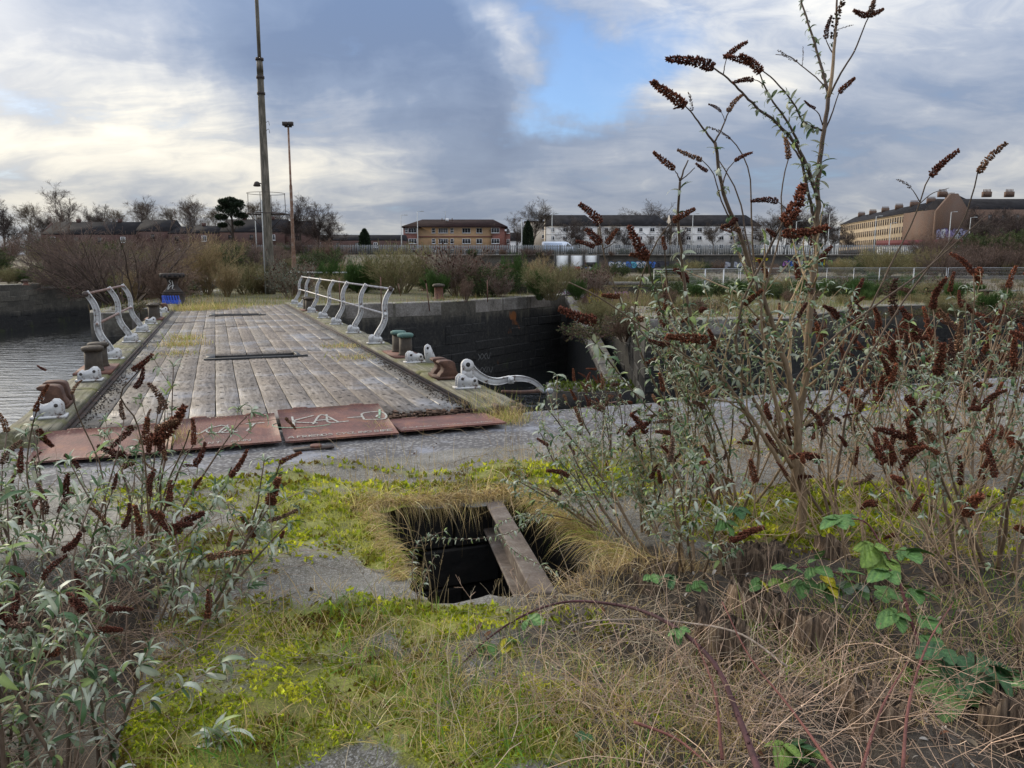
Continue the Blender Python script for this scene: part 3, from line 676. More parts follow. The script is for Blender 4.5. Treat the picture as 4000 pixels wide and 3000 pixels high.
def coped_wall(name, line, label, seed, rows=1, bl=1.5, copeh=.45, cope_d=.9, z0=0., cat='wall', over=.08, wm=None):
    wm = wm or M_WALL
    """dock wall: dark face of coursed stone under big coping blocks"""
    rg = np.random.default_rng(seed)
    root = thing(name, (0, 0, 0), label, cat)
    put('wall_face', backing(line, z0-.02, -5, wm, 'wall_face'), root)
    wall_blocks(root, line, z0-copeh, rows, 1.1, .42, .12, wm, 'wall_stone', .045, rg=rg, gap=.975)
    wall_blocks(root, np.asarray(line), z0+.03, 1, bl, copeh, cope_d, M_COPE, 'coping_stone', over*.4, rg=rg, gap=.968)
    return root
coped_wall('dock_wall', ISLE[9:], 'dark dock wall with worn coping stones right of the bridge rails', 4, rows=9, bl=1.9, copeh=.62)
coped_wall('dock_wall', [ISLE[7], ISLE[8], ISLE[9]], 'short coped recess wall where the bridge deck meets the far quay', 9, rows=2)
coped_wall('dock_wall', ISLE[1:8], 'rounded stone quay end left of the bridge with ivy and weeds', 5, rows=8, bl=1.6, copeh=.75)
coped_wall('dock_wall', EAST[1:], 'long stained dock wall with broken coping behind the tall dead flower stems', 6, rows=8, bl=1.7, copeh=.5)
coped_wall('dock_wall', [ISLE[12], EAST[0], EAST[1]], 'receding dock wall corner beside the graffiti face', 7, rows=6, bl=1.7, copeh=.4, z0=-1.15)
LEFTW = [(-120, 120), (-75, 96), (-52, 82), (-44, 67), (-41.2, 60.6), (-40.2, 74), (-27, 78)]
coped_wall('dock_wall', [(-90, 57), (-41.2, 60.6), (-40.0, 74.5), (-27, 78)], 'far basin wall of brick courses with white marks across the left water', 8, rows=7, bl=3.2, copeh=.5, wm=M_WALLL)
# land behind the left basin wall
me = mesh('left_bank', [(-90, 57, -.02), (-41.2, 60.6, -.02), (-40, 74.5, -.02), (-27, 78, -.02), (-27, 110, 1.), (-70, 110, 1.), (-300, 110, 1.), (-300, 57, 0)], [np.array([[0, 1, 2, 3, 4, 5, 6, 7]])], M_FAR)
tag(put('terrain', me), kind='structure')
# stepped raking slide down into the dry dock
def slide():
    root = thing('stone_slide', (0, 0, 0), 'raking stone slide running down from the corner of the dock wall', 'slide')
    a, b = np.array([3.2, 41.6, -.2]), np.array([4.2, 27, -3.6]); d = b-a
    me = bevel_box((1.5, .7, .35), .04, M_COPE, 'slide_stone')
    n = 10; ang = math.atan2(d[1], d[0]); L = np.linalg.norm(d); pit_ = -math.asin(d[2]/L)
    for i in range(n):
        c = a+d*(i+.5)/n; put('slide_stone', me, root, c, (0, pit_, ang), (L/n/1.5*.98, 1, 1))
    # the wall under it
    me = mesh('slide_wall', [tuple(a+[-.2, 0, -.1]), tuple(b+[-.2, 0, -.1]), (b[0]-.2, b[1], -5), (a[0]-.2, a[1], -5)], np.array([[0, 1, 2, 3]]), M_WALL); put('slide_wall', me, root)
slide()
# mossy shelf inside the basin
def shelf():
    root = thing('mossy_ledge', (0, 0, 0), 'low ledge covered in green moss at the foot of the dock wall', 'ledge')
    a = Acc(); c = P(1270, 812, 24.5)
    a.box((4.6, 27, -3.1), (6.5, 2.4, .9), rz=.1); put('ledge_block', a.mesh('ledge_block', M_WALL), root)
    b = Acc(); rg = np.random.default_rng(2); n = 900
    x = rg.uniform(-3.2, 3.2, n); y = rg.uniform(-1.2, 1.2, n); L = np.column_stack([4.6+x-y*.1, 27+y+x*.1, np.full(n, -2.64)])
    T = np.array([(-.5, 0, 0), (.5, 0, 0), (0, .3, 1)]); M = frames(rg.normal(size=(n, 3))*[1, 1, .1], rg.uniform(-.5, .5, n), rg)*rg.uniform(.06, .16, n)[:, None, None]
    V, F, C = stamp(T, [np.array([[0, 1, 2]])], M, L, np.array([.07, .095, .015])*np.exp(rg.normal(0, .35, (n, 1)))); b.add(V, F, C)
    tag(put('moss', b.mesh('moss', M_GRASS), root), kind='stuff')
shelf()

# retaining wall at the back with the road above ---------------------------------------------
def retaining():
    root = thing('retaining_wall', (0, 151, 0), 'long dark retaining wall below the road with a row of upright piers', 'wall')
    x0, x1 = -70, 190
    put('wall_face', (lambda a: a.mesh('wall_face', M_WALL))(Acc().box(((x0+x1)/2, 1.2, .9), (x1-x0, 1.6, 5.0), col=(.1, .1, .1))), root)
    put('coping', Acc().box(((x0+x1)/2, .9, 3.5), (x1-x0, 2.4, .24)).mesh('coping', M_COPE), root)
    pm = bevel_box((.55, .5, 3.3), .05, M_WALL, 'pier')
    for x in np.arange(x0+3, x1, 6.1): put('pier', pm, root, (x, .22, 1.7))
retaining()
tag(put('road', mesh('road', [(-250, 160, 3.47), (250, 160, 3.47), (250, 170, 3.47), (-250, 170, 3.47)], np.array([[0, 1, 2, 3]]), flat('asphalt', (.05, .05, .052)))), kind='structure')
# ------------------------------------------------------------------ the caisson bridge
DZ = .06; U0, U1 = 7.95, 31.4; VL, VR = -1.38, 2.52
BR = thing('bridge', W(U0, 0, 0), 'long weathered timber deck on a caisson spanning the dock between two kerbs', 'bridge', rz=TH)
# local frame: x = v, y = u-U0
def bl(u, v, z=0.): return (v, u-U0, z)
def bridge():
    rg = np.random.default_rng(8)
    nP = 15; w = (VR-VL)/nP; cache = {}
    slots = [(13.45, 14.12), (25.1, 26.1)]
    for k in range(nP):
        v0 = VL+k*w; vm = v0+w/2; cuts = [U0]
        u = U0+rg.uniform(6, 15)
        while u < U1-2: cuts.append(u); u += rg.uniform(8, 15)
        cuts.append(U1)
        spans = [(cuts[i], cuts[i+1]) for i in range(len(cuts)-1)]
        if 5 <= k < 10:
            for s0, s1 in slots:
                ns = []
                for a, b in spans:
                    if b <= s0 or a >= s1: ns.append((a, b))
                    else:
                        if s0-a > .1: ns.append((a, s0))
                        if b-s1 > .1: ns.append((s1, b))
                spans = ns
        for a, b in spans:
            L = round((b-a)*2)/2 or .5; key = (L, k % 3)
            if key not in cache:
                nn = max(2, int(L/.5)); A = Acc(); hw = w/2-.0045
                ys = np.linspace(-L/2, L/2, nn+1); prof = [(-hw, -.08), (-hw, -.005), (-hw+.006, 0), (hw-.006, 0), (hw, -.005), (hw, -.08)]
                V = np.array([(x+rg.normal(0, .0022), y, z+rg.normal(0, .002)) for y in ys for x, z in prof])
                i = np.arange(nn)[:, None]*6; j = np.arange(5)[None]
                F = np.stack([i+j, i+j+6, i+j+7, i+j+1], -1).reshape(-1, 4)[:, ::-1]
                A.add(V, [F, np.arange(6)[None, ::-1], np.arange(6)[None]+nn*6]); cache[key] = A.mesh('plank', M_PLANK)
            ra = .06*rg.random() if a == U0 and k > 9 else 0
            put('plank', cache[key], BR, (vm, (a+b)/2-U0, DZ+rg.uniform(-.004, .003)), (0, rg.normal(0, .006), rg.normal(0, .0004)), (1, (b-a-.012)/L, 1))
    # flat dark discs painting the shade of bolt holes, two to a plank
    A = Acc(); a8 = np.arange(8)/8*2*math.pi
    for r, u in enumerate(np.arange(U0+.28, U1, .42)):
        for k in range(nP):
            for f in (.28, .72):
                if rg.random() < .12 or (5 <= k < 10 and any(s0-.1 < u < s1+.1 for s0, s1 in slots)): continue
                x = VL+(k+f)*w; y = u-U0+(.05 if f > .5 else 0)+rg.normal(0, .012)
                rr = .018*rg.uniform(.8, 1.2)
                V = np.column_stack([x+np.cos(a8)*rr*1.25, y+np.sin(a8)*rr, np.full(8, DZ+.0045)]); V2 = V.copy(); V2[:, 2] -= .01
                A.add(np.vstack([V, V2]), [np.arange(8)[None]])
    tag(put('bolt_holes', A.mesh('bolt_holes', flat('hole_shade', (.018, .015, .012))), BR), kind='stuff')
    # hull under the deck
    hull = Acc().box(((VL+VR)/2, (U1-U0)/2+.1, -2.6), (VR-VL+1.0, U1-U0-.6, 4.9)).mesh('hull', M_DARKIRON); put('hull', hull, BR)
    # slots: iron frame and dark well
    for s0, s1 in slots:
        f = Acc(); va, vb = VL+5*w, VL+10*w; m = (s0+s1)/2-U0
        f.box(((va+vb)/2, s0-U0-.03, DZ+.012), (vb-va+.35, .07, .035)); f.box((va-.07, m, DZ+.012), (.14, s1-s0, .035)); f.box((vb+.03, m, DZ+.010), (.06, s1-s0, .03))
        sl_ = put('slot_frame', f.mesh('slot_frame', M_PAINTDK), BR)
        d = Acc(); d.box(((va+vb)/2, m, -.05), (vb-va, s1-s0, .01)); d.box(((va+vb)/2, s1-U0-.012, 0), (vb-va, .02, .1)); d.box(((va+vb)/2, s0-U0+.012, 0), (vb-va, .02, .1))
        put('slot_well', d.mesh('slot_well', M_BLACK), BR)
    # kerb timbers, each of several lengths, with the steel strip along their inner foot
    for side, va, vb in ((1, VR+.04, VR+.52), (-1, VL-.50, VL-.04)):
        cuts = [U0-.35 if side > 0 else U0-.1, 10.3, 15.4, 20.1, 24.6, 28.4, U1+1.2]
        for i in range(len(cuts)-1):
            a, b = cuts[i]-U0, cuts[i+1]-U0-.02; L = b-a; nn = max(6, int(L/.15)); A = Acc()
            prof = [(va, -.25), (va, .10), (va+.03, .125), (vb-.03, .125), (vb, .10), (vb, -.25)]; ys = np.linspace(a, b, nn+1)
            V = []
            for q, y in enumerate(ys):
                rot = 0
                for x, z in prof:
                    rt = max(0, 1-(y-a)/.5)*(i == 0 and side > 0)
                    V.append((x+rg.normal(0, .005), y+rt*(.12*((x-(va+vb)/2)/.3)**2), z+rg.normal(0, .005)-rt*abs(rg.normal(0, .06))*(z > 0)))
            V = np.array(V); I = np.arange(nn)[:, None]*6; J = np.arange(5)[None]
            F = np.stack([I+J, I+J+6, I+J+7, I+J+1], -1).reshape(-1, 4)[:, ::-1]
            A.add(V, [F, np.arange(6)[None, ::-1], np.arange(6)[None]+nn*6])
            put('kerb_timber', A.mesh('kerb_timber', M_KERB), BR)
        x = va-.03 if side > 0 else vb+.03
        st = Acc().box((x, (U1-U0)/2, DZ+.015), (.018, U1-U0, .06)).box((x-side*.03, (U1-U0)/2, DZ+.008), (.05, U1-U0, .014)).mesh('steel_strip', M_DARKIRON); put('steel_strip', st, BR)
    # rotten butt of the right kerb: splintered black mass with the iron shoe below
    s = Acc(); rg2 = np.random.default_rng(4)
    for i in range(46):
        s.box((VR+.05+rg2.uniform(0, .44), -.45+rg2.uniform(0, .38), -.02+rg2.uniform(-.12, .11)), (rg2.uniform(.02, .07), rg2.uniform(.08, .26), rg2.uniform(.02, .08)), rz=rg2.normal(0, .2), col=(.2, .2, .2))
    put('rotten_end', s.mesh('rotten_end', M_STUMP), BR)
    t = Acc(); aa = np.linspace(0, math.pi, 9); pr = [(VR+.04+.25-.25*math.cos(q), -.48-.10*math.sin(q)) for q in aa]+[(VR+.54, .6), (VR+.04, .6)]
    t.prism(pr, (0, 0, -1.5), (1, 0, 0), (0, 1, 0), (0, 0, 1), 1.46); put('iron_shoe', t.mesh('iron_shoe', M_BLACKTAR), BR)
M_PAINTDK = flat('dark_painted_iron', (.035, .035, .035), .6); M_BLACKTAR = flat('black_tar', (.015, .014, .013), .6)
bridge()

# grit and rotten debris along the right kerb foot
def debris():
    rg = np.random.default_rng(12); A = Acc(); n = 1500
    u = np.concatenate([rg.uniform(8., 12.5, 900), rg.uniform(9, 24, 600)]); side = rg.random(n) < .6
    v = np.where(side, VR-.02-np.abs(rg.normal(0, .09, n)), VL+.03+np.abs(rg.normal(0, .10, n)))
    L = np.stack([W(a, b, DZ+.008) for a, b in zip(u, v)]); T = np.array([(-.5, -.4, -.2), (.5, -.3, 0), (0, .6, -.1), (0, 0, .5)])
    M = frames(rg.normal(size=(n, 3)), rg.uniform(0, 6, n), rg)*(rg.uniform(.006, .028, n)*np.where(u < 12, 1, .7))[:, None, None]
    V, F, C = stamp(T, [np.array([(0, 2, 1), (0, 1, 3), (1, 2, 3), (2, 0, 3)])], M, L, np.array([[.05, .038, .03]])*np.exp(rg.normal(0, .6, (n, 1)))); A.add(V, F, C)
    # crumbled timber between deck and plates on the right
    n = 260; u = rg.uniform(7.75, 7.98, n); v = rg.uniform(1.55, 2.7, n); L = np.stack([W(a, b, rg.uniform(-.02, .06)) for a, b in zip(u, v)])
    M = frames(rg.normal(size=(n, 3))*[1, .5, .1]+[math.cos(TH), math.sin(TH), 0], rg.uniform(0, 6, n), rg)*rg.uniform(.03, .09, n)[:, None, None]
    V, F, C = stamp(T*[.5, 1.5, .6], [np.array([(0, 2, 1), (0, 1, 3), (1, 2, 3), (2, 0, 3)])], M, L, np.array([[.08, .05, .035]])*np.exp(rg.normal(0, .5, (n, 1)))); A.add(V, F, C)
    tag(put('debris', A.mesh('debris', M_BARK)), 'crumbled rust, grit and timber rot lying along the bridge kerbs', 'debris', kind='stuff')
debris()

# ------------------------------------------------------------------ chequer plates across the joint
def ramp_plate(v0, v1, ua, ub, za, zb, label, dv=0.):
    o = W(ua, v0, za); root = thing('ramp_plate', o, label, 'steel plate', 'rusty chequer plates laid across the bridge joint')
    ex = W(ua, v1, za)-o; wd_ = np.linalg.norm(ex); ex /= wd_
    ey = W(ub, v0+dv, zb)-o; ln = np.linalg.norm(ey); ey /= ln; ez = np.cross(ex, ey); ez /= np.linalg.norm(ez)
    M = Matrix([(ex[i], ey[i], ez[i], o[i]) for i in range(3)]+[(0, 0, 0, 1)])
    root.matrix_world = M
    A = Acc(); nx, ny = 8, 4
    A.add(*grid_slab(wd_, ln, .014, nx, ny, 3)); put('plate', A.mesh('plate', M_PLATE), root)
    for fx in (.22, .78):
        h = Acc(); 
        for q in range(3): h.tube([(wd_*fx+(q-1)*.05-.022, ln+.015, .006), (wd_*fx+(q-1)*.05+.022, ln+.015, .006)], .016, 8)
        h.box((wd_*fx, ln+.05, 0.003), (.12, .06, .01)); put('hinge', h.mesh('hinge', M_RUST), root)
    return root, wd_, ln
def grid_slab(w, l, t, nx, ny, seed):
    r = np.random.default_rng(seed); xs = np.linspace(0, w, nx+1); ys = np.linspace(0, l, ny+1)
    X, Y = np.meshgrid(xs, ys, indexing='ij'); Z = .004*np.sin(X*2.1)+r.normal(0, .0008, X.shape)
    top = np.column_stack([X.ravel(), Y.ravel(), Z.ravel()+t]); bot = top-[0, 0, t]
    n = ny+1; i, j = np.meshgrid(np.arange(nx), np.arange(ny), indexing='ij'); a = (i*n+j).ravel(); N = len(top)
    F = [np.stack([a, a+n, a+n+1, a+1], 1), np.stack([a, a+1, a+n+1, a+n], 1)+N]
    def side(idx): idx = np.array(idx); return np.stack([idx[:-1], idx[:-1]+N, idx[1:]+N, idx[1:]], 1)
    F.append(side([k*n for k in range(nx+1)])[:, ::-1]); F.append(side([k*n+ny for k in range(nx+1)])); F.append(side(list(range(n)))); F.append(side([nx*n+k for k in range(n)])[:, ::-1])
    return np.vstack([top, bot]), F
def chalk(parent, s, x, y, size, mat_=M_CHALK, thick=.006, z=.022, slant=.15, space=1.05):
    """strokes of hand lettering as thin ribbons; returns end x"""
    GL = {'A': [[(0, 0), (.45, 1), (.9, 0)], [(.2, .4), (.7, .4)]], 'B': [[(0, 0), (0, 1), (.6, .85), (.5, .55), (0, .5), (.7, .35), (.6, .05), (0, 0)]], 'C': [[(.8, .9), (.3, 1), (0, .5), (.3, 0), (.8, .1)]], 'D': [[(0, 0), (0, 1), (.6, .8), (.7, .3), (0, 0)]],
          'E': [[(.7, 1), (0, 1), (0, 0), (.7, 0)], [(0, .5), (.55, .5)]], 'F': [[(.7, 1), (0, 1), (0, 0)], [(0, .5), (.5, .5)]], 'G': [[(.8, .9), (.3, 1), (0, .5), (.3, 0), (.8, .1), (.8, .45), (.5, .45)]], 'I': [[(.1, 0), (.15, 1)]], 'K': [[(0, 0), (0, 1)], [(.7, 1), (0, .45), (.75, 0)]],
          'L': [[(0, 1), (0, 0), (.6, 0)]], 'M': [[(0, 0), (.1, 1), (.45, .4), (.8, 1), (.9, 0)]], 'N': [[(0, 0), (0, 1), (.7, 0), (.7, 1)]], 'O': [[(.4, 1), (0, .6), (.1, .1), (.6, 0), (.8, .6), (.4, 1)]], 'R': [[(0, 0), (0, 1), (.6, .8), (.5, .5), (0, .45), (.75, 0)]], 'S': [[(.7, .9), (.2, 1), (.05, .7), (.7, .35), (.5, .02), (0, .1)]],
          'T': [[(0, 1), (.8, 1)], [(.4, 1), (.35, 0)]], 'U': [[(0, 1), (.05, .15), (.4, 0), (.7, .2), (.7, 1)]], 'V': [[(0, 1), (.35, 0), (.75, 1)]], 'W': [[(0, 1), (.2, 0), (.45, .7), (.7, 0), (.95, 1)]], 'X': [[(0, 0), (.75, 1)], [(0, 1), (.75, 0)]], 'Y': [[(0, 1), (.35, .5), (.75, 1)], [(.35, .5), (.3, 0)]], '-': [[(.1, .45), (.6, .45)]], '!': [[(.15, 1), (.12, .35)], [(.1, .1), (.12, .02)]], ' ': [],
          'Q': [[(0, .1), (.05, .9), (.75, .95), (.72, .05), (0, .1)], [(.5, .5), (.5, .3)]]}
    rg = np.random.default_rng(len(s)); A = Acc()
    for ch in s:
        for st in GL.get(ch, []):
            p = np.array(st, float)+rg.normal(0, .03, (len(st), 2)); p = spline(p, len(p)*3) if len(p) > 2 else p
            p[:, 0] += p[:, 1]*slant; q = np.column_stack([x+p[:, 0]*size, y+p[:, 1]*size])
            for a, b in zip(q[:-1], q[1:]):
                d = (b-a)/max(1e-6, np.linalg.norm(b-a)); n = np.array([-d[1], d[0]])*thick/2; a2, b2 = a-d*thick*.3, b+d*thick*.3
                A.add([(*(a2-n), z), (*(b2-n), z), (*(b2+n), z), (*(a2+n), z)], np.array([[0, 1, 2, 3]]))
        x += size*space*(.55 if ch in ' I!' else 1)
    if A.n: put('lettering', A.mesh('lettering', mat_), parent)
    return x
pl, w_, l_ = ramp_plate(-1.5, -.44, 6.95, 7.84, .03, .10, 'rusty tread plate at the left end of the row, half behind the flowering bush')
pl, w_, l_ = ramp_plate(-.42, .47, 6.98, 7.86, .035, .13, 'red rusty tread plate with VOLT chalked on it, left of the gap')
chalk(pl, 'VOLT', .10, .36, .22, thick=.017, space=.66, slant=.3); chalk(pl, 'ENT  OWN', .22, .06, .05, thick=.006, space=1.2)
pl, w_, l_ = ramp_plate(.50, 1.52, 6.95, 7.98, .035, .14, 'middle red tread plate with KAL-O chalked in white and green', dv=.02)
chalk(pl, 'KAL-Q', .12, .46, .27, thick=.02, space=.62, slant=.0); chalk(pl, '!', .90, .50, .28, M_CHALKG, .02); 
chalk(pl, 'A FRIENDS CYCLING BIKE', .03, .07, .052, thick=.009, space=.95)
A = Acc(); A.tube([(.22+.3*math.cos(q), .52+.13*math.sin(q)-.02, .018) for q in np.linspace(2.6, 5.6, 18)], .004, 3); put('chalk_loop', A.mesh('chalk_loop', M_CHALKG), pl)
pl, w_, l_ = ramp_plate(1.55, 2.60, 6.96, 7.62, .05, .03, 'narrow rusty tread plate at the right end of the row, beside the rotten kerb')
chalk(pl, 'A SUMMER  CYCLING  FLOWERS', .03, .08, .042, thick=.005, space=.93)
# flat iron fitting set in the granite
o = W(6.75, .72, .012); t = thing('iron_fitting', o, 'small flat iron plate with a round eye set in the granite by the plates', 'iron fitting', rz=TH+.05)
put('base', Acc().box((0, 0, .006), (.34, .10, .016)).mesh('base', M_DARKIRON), t); put('eye', Acc().lathe([(.03, .0), (.05, .0), (.05, .02), (.03, .02)], (.02, 0, .013), 14).mesh('eye', M_RUST), t)

# ------------------------------------------------------------------ rails, brackets, bollards
POST = [(0, .06), (.02, .14), (.08, .25), (.145, .36), (.18, .47), (.185, .56), (.175, .66), (.185, .78), (.225, .90), (.285, 1.0), (.32, 1.06)]
def post_mesh(sg, hscale=1.):
    A = Acc(); p = spline(np.array(POST)*[sg, hscale], 22); t = norm(np.gradient(p, axis=0)); n = np.column_stack([-t[:, 1], t[:, 0]])
    wd = np.interp(np.linspace(0, 1, 22), [0, .1, .5, .9, 1], [.062, .058, .050, .042, .044])
    def sec(hw, hy):
        V = []
        for q, nn, w in zip(p, n, wd):
            a, b = q+nn*w*hw, q-nn*w*hw
            V += [(a[0], -hy, a[1]), (a[0], hy, a[1]), (b[0], hy, b[1]), (b[0], -hy, b[1])]
        i = np.arange(21)[:, None]*4; j = np.arange(4)[None]; F = np.stack([i+j, i+(j+1) % 4, i+(j+1) % 4+4, i+j+4], -1).reshape(-1, 4)
        A.add(V, [F, np.array([[3, 2, 1, 0]]), np.array([[84, 85, 86, 87]])])
    sec(.72, .011)                                     # web
    for s in (-1, 1):                                  # two flanges
        pp = p+n*wd[:, None]*s*.86
        V = []
        for q, nn in zip(pp, n):
            a, b = q+nn*.006, q-nn*.006; V += [(a[0], -.030, a[1]), (a[0], .030, a[1]), (b[0], .030, b[1]), (b[0], -.030, b[1])]
        i = np.arange(21)[:, None]*4; j = np.arange(4)[None]; A.add(V, [np.stack([i+j, i+(j+1) % 4, i+(j+1) % 4+4, i+j+4], -1).reshape(-1, 4), np.array([[3, 2, 1, 0]]), np.array([[84, 85, 86, 87]])])
    for z_, x_ in ((.56*hscale, .185*sg), (1.03*hscale, .305*sg)): A.lathe([(.0, -.032), (.035, -.032), (.035, .032), (0, .032)], (x_, 0, z_), 14, M=[(1, 0, 0), (0, 0, 1), (0, -1, 0)])
    return A.mesh('post', M_WHITE)
def ear_prof(): return [(-.13, 0), (.13, 0), (.13, .03), (.12, .085), (.09, .115), (.055, .10), (0, .115), (-.045, .155), (-.09, .15), (-.125, .11), (-.13, .05)]
def bracket_mesh(sg):
    A = Acc(); A.box((0, 0, .012), (.32, .15, .024))
    pr = np.array(ear_prof())*[sg, 1]
    if sg < 0: pr = pr[::-1]
    for y in (-.045, .03): A.prism(pr, (0, y, .02), (1, 0, 0), (0, 0, 1), (0, 1, 0), .015)
    for x, z in ((-.07, .105), (.085, .075)):
        A.lathe([(0, -.058), (.017, -.058), (.017, .052), (0, .052)], (x*sg, 0, z+.02), 8, M=[(1, 0, 0), (0, 0, 1), (0, -1, 0)])
    return A.mesh('bracket', M_WHITE)
PM = {s: post_mesh(s) for s in (1, -1)}; BM = {s: bracket_mesh(s) for s in (1, -1)}
KZ = .125
def railing(side, us, v, label, zoff=0.):
    root = thing('railing', W(us[0], v, KZ), label, 'railing', rz=TH)
    for i, u in enumerate(us):
        o = W(u, v, KZ)-W(us[0], v, KZ); L = (0, u-us[0], 0)
        p = put('post', PM[side], root, L, (rng.normal(0, .02), rng.normal(0, .015), rng.normal(0, .03)))
        put('bracket', BM[side], root, L)
    for (x, z, ex) in ((.305*side, 1.03, .03), (.185*side, .56, 0)):
        A = Acc(); y0, y1 = 0, us[-1]-us[0]; q = [(x, y0-.02, z), (x, y1-.5, z), (x-.01*side, y1+.02, z-.02)]
        A.tube(q, .021, 10); put('rail', A.mesh('rail', M_RAILS if side > 0 else M_RAILR, True), root)
    b = Acc(); b.lathe([(.0, -.045), (.025, -.04), (.042, -.02), (.046, 0), (.042, .02), (.025, .04), (0, .045)], (.305*side, -.04, 1.03), 14, M=[(1, 0, 0), (0, 0, 1), (0, -1, 0)])
    put('end_cap', b.mesh('end_cap', M_DARKIRON, True), root)
    return root
M_RAILS = mat('silver_rail', _rust, c1=(.20, .15, .13), c2=(.52, .51, .52), c3=(.38, .36, .35), rough=.45)
vk = VR+.25; vl = VL-.21
ur = [UV(G(X, Y, KZ))[0] for X, Y in ((815, 742), (761, 719), (720, 701), (691, 687), (667, 675), (647, 664), (633, 657))]
RAILR = railing(1, ur, vk, 'long curved white post railing along the right side of the bridge')
ul = [UV(G(X, Y, KZ))[0] for X, Y in ((262, 775), (288, 739), (313, 717))]
RAILL = railing(-1, ul, vl, 'short leaning white post railing with red rails left of the deck')
def bracket(u, v, side, label):
    t = thing('rail_bracket', W(u, v, KZ), label, 'bracket', 'empty cast brackets of missing rail posts', rz=TH+rng.normal(0, .06))
    A = Acc(); A.box((0, 0, .012), (.31, .17, .024)); put('base', A.mesh('base', M_WHITE), t)
    pr = np.array(ear_prof())*[side, 1]
    if side < 0: pr = pr[::-1]
    for y in (-.06, .04):
        A = Acc().prism(pr, (0, y, .024), (1, 0, 0), (0, 0, 1), (0, 1, 0), .02); put('ear', A.mesh('ear', M_WHITE), t)
    A = Acc()
    for x, z in ((-.07, .125), (.085, .095)): A.lathe([(0, -.064), (.019, -.064), (.019, .064), (0, .064)], (x*side, 0, z), 8, M=[(1, 0, 0), (0, 0, 1), (0, -1, 0)])
    put('bolt', A.mesh('bolt', M_DARKIRON), t); return t
def upix(X, Y): return UV(G(X, Y, KZ))[0]
bracket(upix(900, 783), vk, 1, 'empty white bracket on the right kerb beside the broken white plate')
BRF = bracket(upix(1015, 838), vk, 1, 'white double bracket on the right kerb holding the fallen curved post')
bracket(upix(200, 822), vl, -1, 'empty white bracket in front of the left pair of bollards')
bracket(upix(108, 902), vl, -1, 'empty white bracket at the near end of the left kerb behind the bush')
bracket(upix(330, 700), vl, -1, 'small empty white bracket on the left kerb just past the last leaning post')
bracket(upix(345, 687), vl, -1, 'small empty white bracket on the left kerb before the far bollard')
bracket(upix(362, 675), vl, -1, 'farthest empty white bracket on the left kerb by the far saddle')
# the broken white plate standing behind the bracket
t = thing('broken_post', W(upix(925, 785), vk+.2, KZ), 'broken white post stub standing behind the bracket on the right kerb', 'post', rz=TH+.1)
A = Acc(); A.prism([(-.06, 0), (.13, -.12), (.11, .02), (.045, .17), (.01, .25), (-.03, .275), (-.07, .25), (-.085, .2), (-.075, .1)], (0, 0, .02), (1, 0, 0), (0, 0, 1), (0, 1, 0), .03); put('stub', A.mesh('stub', M_WHITE), t)
A = Acc().lathe([(0, -.005), (.02, -.005), (.02, .036), (0, .036)], (-.035, 0, .235), 10, M=[(1, 0, 0), (0, 0, 1), (0, -1, 0)]); put('hole', A.mesh('hole', M_BLACK), t)
# the fallen S-shaped post lying out over the basin
t = thing('fallen_post', W(upix(1015, 838), vk+.02, KZ+.03), 'fallen curved white rail post hanging out over the dark basin', 'post', rz=TH)
A = Acc()
pth = spline([(0, .25), (.08, .16), (.22, .07), (.38, .03), (.55, .05), (.72, .05), (.90, -.01), (1.03, -.13)], 26)*[.97, 1.]; tt = norm(np.gradient(pth, axis=0)); nn = np.column_stack([-tt[:, 1], tt[:, 0]])
wd = np.interp(np.linspace(0, 1, 26), [0, .08, .5, 1], [.06, .055, .042, .026])
for hy, sc_, off in ((.010, .8, 0), (.026, .10, .86), (.026, .10, -.86)):
    V = []
    for q, n_, w_ in zip(pth, nn, wd):
        a, b = q+n_*w_*(off+sc_), q+n_*w_*(off-sc_); V += [(a[0], -hy, a[1]), (a[0], hy, a[1]), (b[0], hy, b[1]), (b[0], -hy, b[1])]
    i = np.arange(25)[:, None]*4; j = np.arange(4)[None]; A.add(V, [np.stack([i+j, i+(j+1) % 4, i+(j+1) % 4+4, i+j+4], -1).reshape(-1, 4), np.array([[3, 2, 1, 0]]), np.array([[100, 101, 102, 103]])])
put('post', A.mesh('post', M_WHITE), t)
A = Acc(); A.lathe([(0, -.03), (.075, -.03), (.075, .03), (0, .03)], (-.01, 0, .25), 18, M=[(1, 0, 0), (0, 0, 1), (0, -1, 0)]); A.box((-.02, 0, .14), (.13, .055, .24)); put('boss', A.mesh('boss', M_WHITE), t)
put('eye', Acc().lathe([(0, -.033), (.028, -.033), (.028, .033), (0, .033)], (-.01, 0, .26), 12, M=[(1, 0, 0), (0, 0, 1), (0, -1, 0)]).mesh('eye', M_BLACK), t)
put('clip', Acc().box((.54, -.035, .04), (.07, .02, .08)).lathe([(0, -.06), (.03, -.06), (.03, .05), (0, .05)], (.54, 0, .06), 10, M=[(1, 0, 0), (0, 0, 1), (0, -1, 0)]).mesh('clip', M_WHITE), t)
put('shackle', Acc().lathe([(.018, -.02), (.04, -.02), (.04, .02), (.018, .02)], (1.08, 0, -.13), 12, M=[(1, 0, 0), (0, 0, 1), (0, -1, 0)]).box((1.02, 0, -.13), (.08, .03, .05)).mesh('shackle', M_STEEL), t)

